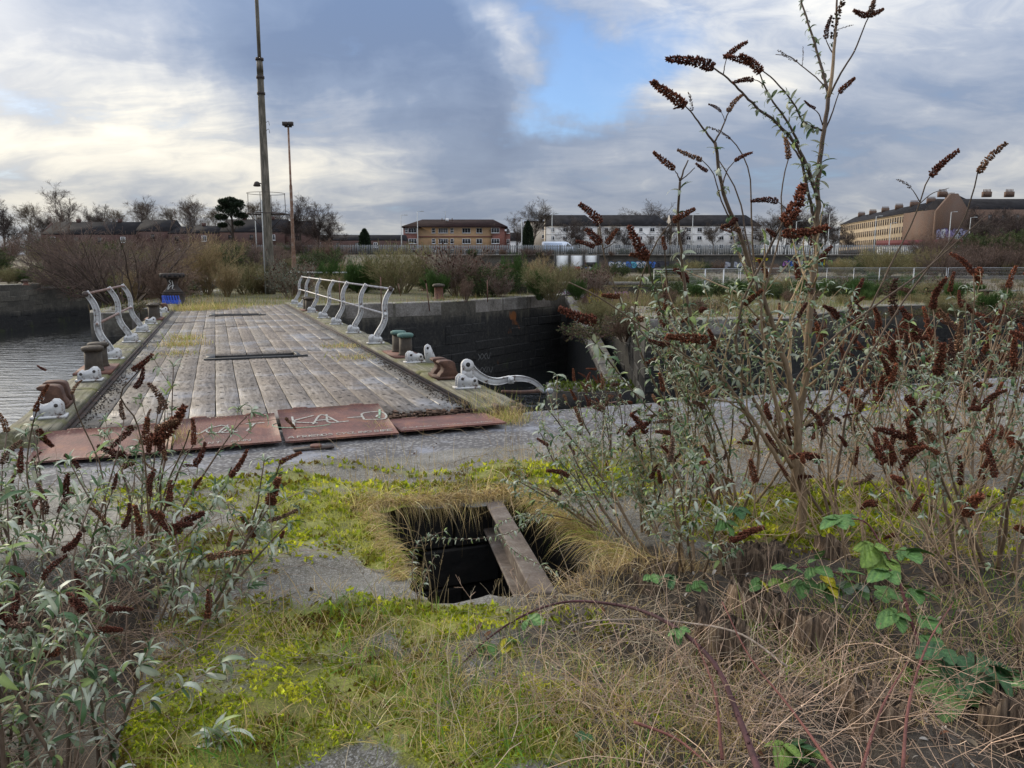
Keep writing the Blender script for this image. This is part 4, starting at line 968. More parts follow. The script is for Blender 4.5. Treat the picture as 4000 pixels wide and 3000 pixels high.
def bollard_pair(u, v, side, label, gap=.34, h=.36, r=.105, cap=M_BOLL, far=False):
    root = thing('bollard_pair', W(u, v, KZ), label, 'bollard', rz=TH)
    put('base_plate', Acc().box((0, gap/2, .012), (.46, gap+.5, .03)).mesh('base_plate', M_RUST), root)
    for y in (0, gap):
        p = put('bollard', Acc().lathe([(0, 0), (r*1.2, 0), (r*1.05, .03), (r, .08), (r*.97, h-.08), (0, h-.08)], (0, y, .02), 24).mesh('bollard', M_BOLL, True), root)
        c = put('cap', Acc().lathe([(0, 0), (r*1.0, 0), (r*1.2, .012), (r*1.27, .035), (r*1.22, .058), (r*.95, .072), (0, .078)], (0, y, h-.06), 24).mesh('cap', cap, True), p)
    return root
M_GREENCAP = mat('green_painted_cap', _rust, c1=(.05, .09, .075), c2=(.10, .22, .20), c3=(.07, .13, .11))
bollard_pair(upix(866, 770)-.02, vk+.06, 1, 'pair of green topped mooring bollards on the right kerb near the rail end', cap=M_GREENCAP, gap=.52, h=.37)
bollard_pair(upix(204, 805), vl-.05, -1, 'pair of brown mooring bollards on the left kerb in front of the water', gap=.55, h=.36, r=.114)
bollard_pair(upix(353, 690), vl-.05, -1, 'small far bollards on the left kerb near the capstan', gap=.6, h=.42, r=.13)
bollard_pair(upix(657, 672), vk+.02, 1, 'dark bollards between the far posts of the right railing', gap=.7, h=.42, r=.13)
def saddle(u, v, label, sc=1., rz=0):
    """fairlead: two rusty horns facing each other on a foot"""
    root = thing('fairlead', W(u, v, KZ), label, 'fairlead', rz=TH+rz); root.scale = (sc*.95, sc*.95, sc*.72)
    put('foot', Acc().box((0, .0, .03), (.30, .52, .06)).mesh('foot', M_SADDLE), root)
    for y in (-.25, .08):
        pr = [(-.13, 0), (.15, 0), (.15, .05), (.125, .10), (.11, .18), (.10, .25), (.075, .285), (.02, .30), (-.05, .30), (-.11, .295), (-.135, .27), (-.125, .245), (-.085, .22), (-.06, .17), (-.065, .11), (-.105, .06)]
        A = Acc().prism(pr, (0, y, .05), (1, 0, 0), (0, 0, 1), (0, 1, 0), .17); o = put('horn', A.mesh('horn', M_SADDLE), root)
        md = o.modifiers.new('bevel', 'BEVEL'); md.width = .012; md.segments = 2; md.limit_method = 'ANGLE'
    return root
saddle(upix(965, 815), vk-.02, 'rusty brown double horned fairlead on the right kerb')
saddle(upix(140, 876), vl-.06, 'rusty fairlead on the left kerb behind the brown seed heads', 1.0)
saddle(upix(362, 672), vl-.02, 'small dark fairlead at the far end of the left kerb')

# floating timbers and cable in the basin
def log(a, b, r, label, m, name='floating_spar'):
    A = Acc(); A.tube(spline([a, (np.array(a)+np.array(b))/2+[0, 0, -.02], b], 8), np.linspace(r, r*.8, 8), 10); tag(put(name, A.mesh(name, m, True)), label, 'spar')
log(P(1180, 843, 13.2), P(1085, 846, 12.2), .035, 'orange pipe lying just beneath the fallen white post', M_SADDLE, 'pipe')
A = Acc(); A.tube(spline([P(1120, 912, 8.7), P(1190, 895, 10), P(1250, 884, 11.5), P(1330, 868, 13)], 24), .014, 6); tag(put('mooring_cable', A.mesh('mooring_cable', M_RUST)), 'thin rusty cable slung from the kerb end across the basin', 'cable')
A = Acc(); A.tube(spline([P(1178, 842, 13), P(1230, 847, 14), P(1330, 852, 15)], 20), .014, 6); tag(put('mooring_cable', A.mesh('mooring_cable', M_DARKIRON)), 'dark straight cable from the fallen post tip to the right', 'cable')
# depth numerals painted on the wall
for s, X, Y in (('XXV', 1030, 776), ('XXIV', 1030, 806)):
    a, b = np.array(ISLE[9]), np.array(ISLE[10]); d = (b-a)/np.linalg.norm(b-a); r_ = ray(X, Y); c = Vector((0, 0, 0))
    # intersect the sight line with the wall plane to find where the mark is painted
    n = np.array([d[1], -d[0]]); t_ = (a@n)/(r_[:2]@n); q = r_*t_+np.array([0, 0, EYE]); q[:2] += n*.11
    t = thing('depth_mark', q, 'faint Roman numeral '+s+' painted on the dark dock wall', 'numeral')
    t.rotation_euler = (math.pi/2, 0, math.atan2(d[1], d[0])); chalk(t, s, 0, 0, .26, flat('faded_white', (.13, .13, .125)), .022, .01, .0, .85)
# ------------------------------------------------------------------ middle and far vegetation
def shrub_mesh(seed, H=3., spread=.7, stems=14, tw1=90, tw2=700, tw3=1500, col=(.12, .08, .06), r0=.035, tip=.004, grav=.02, col2=None, upright=.0):
    rg = np.random.default_rng(seed); A = Acc(); col = np.array(col); col2 = np.array(col2 if col2 is not None else col*1.15)
    a = rg.uniform(0, 2*math.pi, stems); s = spread*np.sqrt(rg.random(stems))
    D = np.column_stack([np.cos(a)*s, np.sin(a)*s, np.ones(stems)]); O = np.column_stack([np.cos(a)*.12*H*spread, np.sin(a)*.12*H*spread, np.zeros(stems)-.05])
    P0, R0 = grow(rg, O, D, H*rg.uniform(.6, 1., stems), r0, r0*.3, 8, .09, grav)
    P1, R1 = spawn(rg, P0, R0, tw1, .12, .95, .55-upright*.2, H*.42, tip*1.3, 6, .12, grav+.03)
    P2, R2 = spawn(rg, P1, R1, tw2, .15, 1, .55-upright*.2, H*.2, tip, 5, .14, grav+.03)
    subset_tubes(A, P0, R0, 4, col*.85, rg, .1); subset_tubes(A, P1, R1, 3, col, rg, .15); subset_tubes(A, P2, R2, 3, col2, rg, .2)
    if tw3:
        P3, R3 = spawn(rg, P2, R2, tw3, .2, 1, .6, H*.085, tip*.8, 3, .15, grav+.02); subset_tubes(A, P3, R3, 3, col2*1.1, rg, .25)
    return A, (P0, R0, P1, R1, P2, R2), rg
LEAFT = np.array([(0, 0, 0), (-.5, .45, .06), (.5, .45, .06), (0, 1, -.08)]); LEAFF = [np.array([(0, 2, 1), (1, 2, 3)])]
def leaf_scatter(A, rg, P2, R2, n, size, col, var=.3, t0=.2, colb=None):
    idx = rg.integers(0, len(P2), n); t = rg.uniform(t0, 1, n); o, d, r = sample(P2, R2, idx, t)
    M = frames(d*.6+rg.normal(size=(n, 3)), rg.uniform(0, 6.28, n), rg)*(size*rg.uniform(.6, 1.4, n))[:, None, None]*np.array([.45, 1, 1])
    c = np.array(col)*np.exp(rg.normal(0, var, (n, 1)))
    if colb is not None: c = np.where(rg.random((n, 1)) < .4, np.array(colb)*np.exp(rg.normal(0, var, (n, 1))), c)
    V, F, C = stamp(LEAFT, LEAFF, M, o, c); A.add(V, F, C)
def mini_heads(A, rg, P1, R1, n, L=.16, r=.028, col=(.05, .018, .012)):
    """dark dead flower spikes on twig tips, for shrubs in the distance"""
    idx = rg.choice(len(P1), min(n, len(P1)), replace=False); o = P1[idx, -1]; d = norm(P1[idx, -1]-P1[idx, -2])
    n = len(idx); P_ = np.stack([o, o+d*L*.3, o+d*L*.7+rg.normal(0, .02, (n, 3)), o+d*L], 1); R = np.array([.4, 1, .8, .2])[None]*r*rg.uniform(.7, 1.3, (n, 1))
    subset_tubes(A, P_, R, 4, col, rg, .3)
SH = {}
def shrub_kind(k):
    if k in SH: return SH[k]
    A = None
    if k == 'bare_purple': A, q, rg = shrub_mesh(1, 3.2, 1.15, 26, 170, 1500, 4200, (.085, .062, .05), .035, .005, .01, (.12, .082, .066))
    elif k == 'bare_red': A, q, rg = shrub_mesh(12, 2.4, .6, 24, 150, 1200, 2600, (.12, .078, .055), .022, .005, .03, (.16, .105, .075))
    elif k == 'tan_upright':
        A, q, rg = shrub_mesh(2, 3., .42, 40, 240, 1500, 2600, (.23, .165, .085), .018, .0045, .05, (.29, .21, .11), 1.); leaf_scatter(A, rg, q[4], q[5], 1500, .06, (.13, .14, .04), .4)
    elif k == 'olive':
        A, q, rg = shrub_mesh(3, 2.8, .85, 34, 220, 1600, 2800, (.18, .15, .075), .022, .005, .03, (.22, .19, .09)); leaf_scatter(A, rg, q[4], q[5], 3000, .06, (.075, .10, .03), .4)
    elif k == 'buddleia':
        A, q, rg = shrub_mesh(4, 2.5, .8, 26, 170, 1000, 900, (.16, .11, .08), .018, .005, .04, (.2, .14, .10)); leaf_scatter(A, rg, q[4], q[5], 5200, .075, (.13, .16, .11), .3, colb=(.2, .23, .17)); mini_heads(A, rg, q[2], q[3], 90); mini_heads(A, rg, q[4], q[5], 70, .12)
    elif k == 'buddleia_bare':
        A, q, rg = shrub_mesh(14, 2.5, .75, 30, 200, 1300, 1500, (.17, .115, .085), .018, .005, .04, (.2, .14, .115)); leaf_scatter(A, rg, q[4], q[5], 1500, .06, (.15, .16, .11), .3); mini_heads(A, rg, q[2], q[3], 110); mini_heads(A, rg, q[4], q[5], 120, .13)
    elif k == 'broom':
        A, q, rg = shrub_mesh(5, 1.8, .55, 60, 420, 3400, 4200, (.05, .085, .022), .012, .005, .08, (.06, .11, .026), 1.4)
    elif k == 'bramble_low':
        A, q, rg = shrub_mesh(6, 1.0, 2.2, 50, 220, 900, 0, (.13, .075, .06), .008, .003, -.06, (.16, .09, .08)); leaf_scatter(A, rg, q[4], q[5], 2600, .07, (.05, .075, .025), .4, colb=(.10, .08, .03))
    elif k == 'gorse':
        A, q, rg = shrub_mesh(8, 1.7, 1.0, 40, 260, 1500, 0, (.06, .06, .03), .012, .004, .03, (.06, .08, .03)); leaf_scatter(A, rg, q[4], q[5], 11000, .055, (.035, .055, .018), .45, colb=(.07, .09, .025))
    SH[k] = A.mesh(k, M_BARK); return SH[k]
SHN = dict(bare_purple='bare_shrub', bare_red='bare_shrub', tan_upright='willow_shrub', olive='scrub_bush', buddleia='flowering_shrub', buddleia_bare='flowering_shrub', broom='broom_bush', bramble_low='bramble_patch', gorse='evergreen_bush')
KH = dict(bare_purple=3.6, bare_red=3.0, tan_upright=3.6, olive=3.2, buddleia=3.0, buddleia_bare=3.0, broom=2.2, bramble_low=1.0, gorse=2.0)
KD = dict(bare_purple='bare purplish', bare_red='reddish bare', tan_upright='tan upright', olive='olive twiggy', buddleia='grey green', buddleia_bare='dead flowering', broom='dark green', bramble_low='low bramble', gorse='dark evergreen')
LAND = [(30, 'the far left edge'), (146, 'the tall birch'), (240, 'the leaning left railing'), (376, 'the graffitied capstan'), (507, 'the pine'), (583, 'the tall mast'), (637, 'the rusty lamp pole'), (735, 'the far right railing'), (790, 'the small conifer'), (903, 'the brick block'), (1030, 'the brick block middle'), (1140, 'the dark cypress'), (1235, 'the white van'), (1290, 'the yellow painted face'), (1370, 'the turquoise lettering'), (1475, 'the fence corner'), (1600, 'the right pale block'), (1757, 'the tallest plant stem'), (1900, 'the maroon shop'), (2050, 'the graffitied gable'), (2190, 'the far right edge')]
USED = set()
def place_label(kd, X, s, d, d0, d1, tail):
    lm = min(LAND, key=lambda q: abs(q[0]-X)); side = 'in line with' if abs(lm[0]-X) < 12 else 'left of' if X < lm[0] else 'right of'
    for h in (['tall', 'big'] if s > .95 else ['small', 'low']) + ['medium', 'broad', 'thin', 'ragged', 'rounded', 'sparse']:
        depth = 'nearer' if d < d0+(d1-d0)*.5 else 'farther'
        l = f'{h} {KD[kd]} bush, {side} {lm[1]}, {depth}, {tail}'
        if l not in USED: break
    USED.add(l); return l
def near_mark(X):
    lm = min(LAND, key=lambda q: abs(q[0]-X)); return ('in line with ' if abs(lm[0]-X) < 12 else 'left of ' if X < lm[0] else 'right of ')+lm[1]
def shrub(kind, X, Yb, Yt, d, label, wide=1., rz=None, z0=0., grp=None):
    """a shrub at forward distance d whose top reaches picture row Yt"""
    b = P(X, Yb, d); b[2] = z0; top = P(X, Yt, d)[2]; h = max(.4, top-z0); s = h/KH[kind]
    me = shrub_kind(kind); o = put(SHN[kind], me, None, b, (0, 0, rng.uniform(0, 6) if rz is None else rz), (s*wide, s*wide, s))
    return tag(o, label, 'shrub' if 'bush' not in SHN[kind] else 'bush', grp)
S = shrub
S('bare_purple', 215, 0, 452, 33, 'big bare purplish shrub spreading over the water left of the graffitied capstan', 1.25)
S('bare_purple', 130, 0, 500, 40, 'bare purplish shrub behind the big one at the far left bank', 1.2)
S('bare_red', 320, 0, 560, 31, 'low reddish bare shrub between the leaning rails and the capstan', 1.5)
S('bramble_low', 235, 0, 640, 27.5, 'dark brambles trailing over the rounded quay end on the left', 1.0)
S('tan_upright', 410, 0, 492, 42, 'tall tan and green willow shrub just behind the graffitied capstan', 1.)
S('tan_upright', 455, 0, 560, 39, 'thin tan willow stems right of the capstan', 1.2)
S('buddleia', 600, 0, 545, 38, 'grey green flowering shrub at the foot of the tall mast', 1.15)
S('bare_red', 330, 0, 520, 45, 'tangled brown shrub left behind the capstan', 1.4)
S('broom', 515, 0, 580, 44, 'dark green broom between the willow and the mast', 1.5)
S('gorse', 560, 0, 588, 47, 'dark evergreen bush behind the grey green shrub', 1.4)
S('broom', 690, 0, 560, 50, 'bright green broom behind the far end of the right railing', 1.3)
S('broom', 745, 0, 572, 52, 'dark round broom right of the white table like slab', 1.1)
S('olive', 850, 0, 508, 43, 'large olive twiggy bush left of the mushroom bollards', 1.15)
S('gorse', 930, 0, 555, 47, 'dark green bush behind the two mushroom bollards', 1.3)
S('buddleia_bare', 985, 0, 510, 40, 'pinkish dead flowering shrub full of dark seed heads in front of the brick block', 1.15)
S('bare_red', 1000, 0, 590, 34, 'thin reddish saplings growing on the quay coping', .7)
S('broom', 1105, 0, 545, 43, 'dark green broom right of the pinkish shrub', 1.)
S('tan_upright', 1165, 0, 548, 44, 'tan upright shrub in front of the white graffiti wall', 1.25)
S('buddleia_bare', 1080, 0, 580, 38, 'small dead flowering shrub near the end of the coping', 1.)
S('bare_red', 1230, 0, 575, 46, 'brown weeds by the corner of the dock wall', 1.3)
S('olive', 1345, 0, 585, 47, 'olive scrub behind the wire fence corner', 1.2, z0=-.3)
S('gorse', 1330, 0, 640, 36, 'dark shrub left of the tilted fence panel', 1.)
for i, (X, Yt, d, kd, w) in enumerate([(1510, 600, 62, 'broom', 1.4), (1590, 606, 56, 'broom', 1.5), (1670, 602, 60, 'broom', 1.3), (1745, 600, 58, 'broom', 1.5), (1820, 604, 57, 'broom', 1.4), (1890, 600, 61, 'broom', 1.4), (1980, 610, 60, 'broom', 1.3), (2060, 602, 66, 'olive', 1.2), (2150, 612, 62, 'broom', 1.2), (2230, 606, 66, 'olive', 1.2), (1450, 630, 50, 'olive', 1.2)]):
    S(kd, X, 0, Yt, d, ['bright green broom behind the wire fence, ', 'olive scrub by the wire fence, '][kd == 'olive']+near_mark(X), w, z0=-.6, grp='broom and scrub along the wire fence')
for i in range(15):
    S('broom' if i % 4 else 'gorse', 1455+i*34, 0, 596+(i*37) % 13, 39+(i*29) % 8, 'dark broom '+('nearer ' if (i*29) % 8 < 4 else 'farther ')+'in the strip, '+near_mark(1455+i*34), 1.35, z0=-.25, grp='broom strip behind the dock wall')
for i, (X, d, kd, h) in enumerate([(1262, 40, 'bare_red', 1.6), (1295, 35, 'olive', 1.5), (1330, 31, 'bramble_low', .8), (1350, 28, 'bare_red', 1.3), (1375, 33, 'olive', 1.6), (1310, 38, 'gorse', 1.2), (1400, 30, 'bare_red', 1.5), (1340, 36, 'tan_upright', 1.9), (1425, 36, 'olive', 1.7), (1285, 30, 'bramble_low', .9), (1385, 26.5, 'bramble_low', .7)]):
    b = P(X, 640, d); s = h/KH[kd]; o = put(SHN[kd], shrub_kind(kd), None, (b[0], d, -1.15 if d > 27 else -.3), (0, 0, i*1.3), (s*1.3, s*1.3, s)); tag(o, place_label(kd, X, s, d, 26, 41, 'in the dock corner'), 'shrub', 'scrub filling the dock corner')
# left bank: low green and reddish growth beyond the basin, and the dark belt at the back
def belt(n, x0, x1, d0, d1, kinds, hs, label, grp, z0=0, seed=1, zfn=None, tail='far off'):
    rg = np.random.default_rng(seed)
    for i in range(n):
        d = rg.uniform(d0, d1); X = rg.uniform(x0, x1); kd = kinds[rg.integers(len(kinds))]; b = P(X, 600, d)
        z = zfn(b[0], d) if zfn else z0; s = rg.uniform(*hs)/KH[kd]
        o = put(SHN[kd], shrub_kind(kd), None, (b[0], d, z-.1), (0, 0, rg.uniform(0, 6)), (s*1.3, s*1.3, s)); tag(o, place_label(kd, X, s, d, d0, d1, TAIL.get(grp, 'far off')), 'shrub', grp)
TAIL = {'low scrub across the left basin': 'across the basin', 'brown scrub on the far left bank': 'on the bank', 'scrub in the middle distance': 'mid distance', 'scrub before the retaining wall': 'below the wall', 'bare thicket on the far right': 'in the thicket', 'bushes along the road edge': 'on the wall top', 'bushes by the road on the right': 'by the road', 'scrub on the far quay behind the railing': 'on the quay', 'bushes at the far bridge end': 'past the deck', 'low scrub behind the wire fence': 'past the fence', 'low growth along the right quay edge': 'at the quay edge'}
zl = lambda x, y: min(4, max(0, (y-85)/60)*3.45) if x < -12 else 0
belt(34, -60, 330, 66, 80, ['gorse', 'broom', 'bramble_low', 'olive'], (1., 2.), 'low green scrub on the far bank left of the capstan', 'low green scrub across the left basin', seed=4)
belt(60, -60, 760, 85, 148, ['bare_red', 'bare_purple', 'gorse', 'bare_red', 'olive'], (2.2, 4.5), 'reddish brown scrub on the bank below the dark terrace', 'brown scrub on the far left bank', seed=5, zfn=zl)
belt(26, 620, 1300, 60, 120, ['bare_red', 'gorse', 'olive', 'buddleia_bare'], (1.2, 2.6), 'brown and green scrub between the quay and the retaining wall', 'scrub in the middle distance', seed=6)
belt(34, 1300, 2300, 100, 147, ['bare_red', 'gorse', 'olive', 'bare_purple', 'tan_upright'], (1.2, 3.4), 'scrub growing along the foot of the graffitied retaining wall', 'scrub before the retaining wall', seed=7)
belt(10, 1900, 2330, 92, 120, ['bare_purple', 'bare_purple', 'bare_red', 'olive'], (4., 7.), 'tall bare brown thicket at the far right below the tenements', 'bare thicket on the far right', seed=8)
belt(26, 560, 1350, 149, 158, ['bare_red', 'gorse', 'bare_purple'], (1., 2.2), 'bushes growing on top of the retaining wall', 'bushes along the road edge', z0=3.3, seed=9)
belt(20, 1900, 2330, 140, 158, ['bare_purple', 'bare_red', 'gorse'], (3., 6.), 'bare bushes by the road in front of the tenement gable', 'bushes by the road on the right', z0=3., seed=10)

belt(34, 500, 1290, 38, 58, ['olive', 'bare_red', 'tan_upright', 'buddleia_bare', 'broom', 'gorse'], (1.0, 2.3), 'scrubby bush among the rough grass on the far quay', 'scrub on the far quay behind the railing', seed=16)
belt(14, 240, 560, 36, 50, ['olive', 'bare_red', 'tan_upright', 'buddleia', 'bramble_low'], (1.0, 2.6), 'tangled bush behind the capstan at the bridge end', 'bushes at the far bridge end', seed=17)
belt(34, 1430, 2330, 25.5, 37, ['bramble_low', 'bare_red', 'olive', 'bramble_low', 'broom'], (.35, .95), '', 'low growth along the right quay edge', z0=-.05, seed=19)
belt(64, 1330, 2300, 40, 95, ['olive', 'broom', 'gorse', 'bare_red', 'bramble_low', 'broom'], (.7, 1.7), 'low scrub on the dock land behind the wire fence', 'low scrub behind the wire fence', z0=-.5, seed=18)
# trees ---------------------------------------------------------------------------------------
def tree_meshes(seed, H=12., spread=.55, col=(.07, .055, .045), dens=1., upright=0., trunk=.16):
    rg = np.random.default_rng(seed); n = 3 if upright < .5 else 2
    P0, R0 = grow(rg, np.zeros((1, 3))-[0, 0, .3], np.array([[rg.normal(0, .04), rg.normal(0, .04), 1.]]), np.array([H*.8]), trunk, .03, 10, .05, .06)
    P1, R1 = spawn(rg, P0, R0, 26, .22, .97, .75-upright*.35, H*.42, .02, 8, .10, .07, .55)
    P2, R2 = spawn(rg, P1, R1, int(190*dens), .2, 1, .6, H*.17, .012, 6, .14, .04)
    P3, R3 = spawn(rg, P2, R2, int(1300*dens), .15, 1, .6, H*.085, .014, 4, .15, .03)
    P4, R4 = spawn(rg, P3, R3, int(3600*dens), .2, 1, .6, H*.045, .014, 3, .15, .02)
    T = Acc(); subset_tubes(T, P0, R0, 7, np.array(col)*1.1, rg, .0); C = Acc()
    for a, b, k, f in ((P1, R1, 5, 1.), (P2, R2, 3, 1.), (P3, R3, 3, 1.15), (P4, R4, 3, 1.25)): subset_tubes(C, a, b, k, np.array(col)*f, rg, .15)
    return T.mesh('trunk', M_BARK), C.mesh('crown', M_BARK)
TR = {}
def tree(kind, X, Yt, d, label, z0=0., wide=1., grp=None, rz=None, name='bare_tree'):
    if kind not in TR:
        TR[kind] = {'a': lambda: tree_meshes(31), 'b': lambda: tree_meshes(32, 12, .5, (.10, .075, .05), .9, .6, .13), 'c': lambda: tree_meshes(33, 12, .8, (.06, .045, .04), 1.5), 'd': lambda: tree_meshes(34, 12, .5, (.09, .07, .06), .7, .3)}[kind]()
    b = P(X, 600, d); top = P(X, Yt, d)[2]; s = (top-z0)/12.6
    if grp:
        label = label.replace('bare ', {'a': 'bare open ', 'b': 'bare upright ', 'c': 'bare dense ', 'd': 'bare slender '}[kind], 1)
        lm = min(LAND, key=lambda q: abs(q[0]-X)); label = label+(', in line with ' if abs(lm[0]-X) < 12 else ', left of ' if X < lm[0] else ', right of ')+lm[1]
    r = thing(name, (b[0], d, z0), label, 'tree', grp, rng.uniform(0, 6) if rz is None else rz); r.scale = (s*wide, s*wide, s)
    put('trunk', TR[kind][0], r); put('crown', TR[kind][1], r); return r
for i, (X, Yt, k, w) in enumerate([(15, 437, 'c', 1.1), (62, 432, 'b', 1.2), (100, 450, 'a', 1), (205, 440, 'a', 1.), (238, 448, 'c', .9), (272, 445, 'b', 1.1), (308, 424, 'b', 1.1), (338, 430, 'd', 1.1), (372, 440, 'b', 1.1), (412, 424, 'b', 1.2), (438, 428, 'd', 1.1), (462, 440, 'b', 1), (548, 425, 'b', 1.1), (575, 428, 'd', 1), (605, 440, 'a', 1), (-30, 430, 'c', 1.2)]):
    tree(k, X, Yt, 185+10*math.sin(i*2.3), 'bare tree behind the dark terrace', 3.4, w, 'bare trees behind the dark terrace')
tree('d', 146, 398, 172, 'tallest bare birch in the far left tree line', 4., 1.15)
tree('c', 655, 428, 150, 'dense dark bare tree right of the rusty lamp pole', 4., 1.25)
tree('c', 690, 442, 146, 'dark spreading tree at the right end of the dark terrace', 4., 1.4)
tree('c', 720, 468, 150, 'low dark tree beside the end of the terrace', 4., 1.4)
tree('a', 1151, 428, 215, 'tall bare tree between the brick block and the pale flats', 4., 1.1)
tree('d', 1118, 462, 200, 'smaller bare tree left of the dark cypress', 4., 1.3)
tree('a', 1228, 466, 205, 'bare tree in front of the first pale block', 4., 1.5)
tree('c', 1240, 490, 200, 'low spreading bare tree by the white van', 4., 1.6)
tree('a', 1385, 432, 262, 'big bare tree rising behind the second pale block', 4., 1.5)
for i, X in enumerate((1315, 1350, 1395, 1440, 1475, 1420, 1540, 1590, 1300)):
    tree('acd'[i % 3], X, 478+(i % 3)*14, 205, 'bare street tree before the flats', 4., 1.3, 'street trees before the pale flats')
for i, (X, Yt) in enumerate(((1660, 452), (1690, 447), (1715, 455), (1745, 448), (1780, 450), (1640, 470), (1800, 470))):
    tree('acd'[i % 3], X, Yt, 240, 'bare tree beyond the flats', 4., 1.3, 'trees between flats and tenements')
for i, (X, Yt) in enumerate(((1830, 500), (1790, 500), (1760, 505), (1715, 505), (2105, 475), (2140, 485), (2175, 470), (2215, 480), (2085, 500))):
    tree('cad'[i % 3], X, Yt, 165, 'bare roadside tree by the tenements', 4., 1.5, 'roadside trees before the tenements')
for i, (X, Yt) in enumerate(((2098, 452), (2130, 468), (2162, 455), (2196, 462), (2228, 450), (2112, 490), (2178, 488))):
    tree('cacda'[i % 5], X, Yt, 178+(i*7) % 12, 'bare brown tree before the red brown block', 3.4, 1.7, 'bare trees before the red brown block')
def conifer(kind, X, Yt, d, label, z0, wide, name):
    b = P(X, 600, d); top = P(X, Yt, d)[2]; H = top-z0; rg = np.random.default_rng(int(X)); r = thing(name, (b[0], d, z0), label, 'tree')
    T = Acc().tube([(0, 0, -.3), (.1, 0, H*.5), (0, .1, H*.95)], [.28, .2, .04], 8, (.06, .045, .035)); A = Acc()
    if kind == 'cypress':
        n = 9000; z = rg.random(n)**.8*H; rad = wide*np.interp(z/H, [0, .15, .5, .8, 1], [.7, 1, .95, .6, .05])*(.8+.3*fbm(rg.random(n)*0+z*1.2, z*0, 3)); a = rg.uniform(0, 6.28, n); q = rad*np.sqrt(rg.uniform(.3, 1, n)); L = np.column_stack([q*np.cos(a), q*np.sin(a), z]); D = np.column_stack([np.cos(a)*.5, np.sin(a)*.5, np.ones(n)])
        sz = .42
    else:
        # umbrella-headed pine: clumps of needles on bare limbs
        cl = [(0, 0, .97, .75), (-1.9, .3, .82, 1.15), (1.7, -.4, .86, 1.1), (-.6, 1, .88, 1.2), (.7, -1, .75, 1.2), (-2.4, -.6, .66, .9), (2.5, .4, .69, .9), (1.4, 1.2, .93, .8), (-1.1, -1.2, .93, .9), (-2.6, .5, .52, .6), (1.9, 0, .55, .7)]
        Ls = []; Ds = []
        for x, y, zf, rr in cl:
            m = 1100; v = norm(rg.normal(size=(m, 3)))*rr*1.1*rg.random((m, 1))**.4*[1.15, 1.15, .55]; Ls.append(v+[x*wide, y*wide, H*zf-.4]); Ds.append(v+[0, 0, .5])
            T.tube([(0, 0, H*(zf-.22)), (x*wide*.6, y*wide*.6, H*(zf-.08)), (x*wide, y*wide, H*zf-.4)], [.1, .07, .03], 5, (.06, .045, .035))
        L = np.concatenate(Ls); D = np.concatenate(Ds); n = len(L); sz = .38
    M = frames(D+rg.normal(0, .4, (n, 3)), rg.uniform(0, 6, n), rg)*(sz*rg.uniform(.6, 1.3, n))[:, None, None]*np.array([.35, 1, 1])
    V, F, C = stamp(LEAFT, LEAFF, M, L, np.array([.018, .030, .014])*np.exp(rg.normal(0, .35, (n, 1)))); A.add(V, F, C)
    put('trunk', T.mesh('trunk', M_BARK), r); put('crown', A.mesh('crown', M_LEAF), r)
conifer('pine', 507, 424, 150, 'dark pine with a rounded crown above the terrace roofs', 4, .72, 'pine_tree')
conifer('cypress', 1140, 479, 190, 'dark columnar cypress beside the tall bare tree', 4, 1.55, 'cypress_tree')
conifer('cypress', 790, 497, 165, 'small pointed dark conifer left of the brick block', 4, 1.3, 'conifer_tree')
# ------------------------------------------------------------------ far buildings
def tri_roof(A, x0, x1, y0, y1, z0, h, hip0=0, hip1=0, over=.4, rin=None):
    ym = (y0+y1)/2; r0 = x0+hip0; r1 = x1-hip1; a, b, c, d = x0-over, x1+over, y0-over, y1+over
    t = .18
    V = [(a, c, z0), (b, c, z0), (b, d, z0), (a, d, z0), (r0, ym, z0+h), (r1, ym, z0+h)]
    V += [(q[0], q[1], q[2]-t) for q in V[:4]]
    A.add(V, [np.array([(0, 1, 5, 4), (2, 3, 4, 5), (0, 6, 7, 1), (1, 7, 8, 2), (2, 8, 9, 3), (3, 9, 6, 0), (6, 9, 8, 7)]), np.array([(1, 2, 5), (3, 0, 4)])])
WC = {}
def window(root, x, y, z, w, h, frame=None, mull=1, face='y', lintel=None):
    """window set in the wall plane y (facing -y) or x (facing -x)"""
    frame = frame or M_FRAME; key = (w, h, frame.name, mull)
    if key not in WC:
        f = Acc(); b = .09
        f.box((0, -.03, h/2-b/2), (w, .14, b)); f.box((0, -.03, -h/2+b/2), (w, .14, b)); f.box((-w/2+b/2, -.03, 0), (b, .14, h-2*b)); f.box((w/2-b/2, -.03, 0), (b, .14, h-2*b))
        for q in range(mull): f.box((-w/2+w*(q+1)/(mull+1), -.025, 0), (b*.8, .11, h-2*b))
        if mull == 0: f.box((0, -.025, .02), (w-2*b, .11, b*.8))
        f.box((0, -.08, -h/2-.04), (w+.16, .22, .08))
        WC[key] = (f.mesh('window', frame), Acc().box((0, .0, 0), (w-2*b, .03, h-2*b)).mesh('pane', M_GLASS))
    rz = 0 if face == 'y' else -math.pi/2
    o = put('window', WC[key][0], root, (x, y, z), (0, 0, rz)); put('pane', WC[key][1], o, (0, 0, 0)); return o

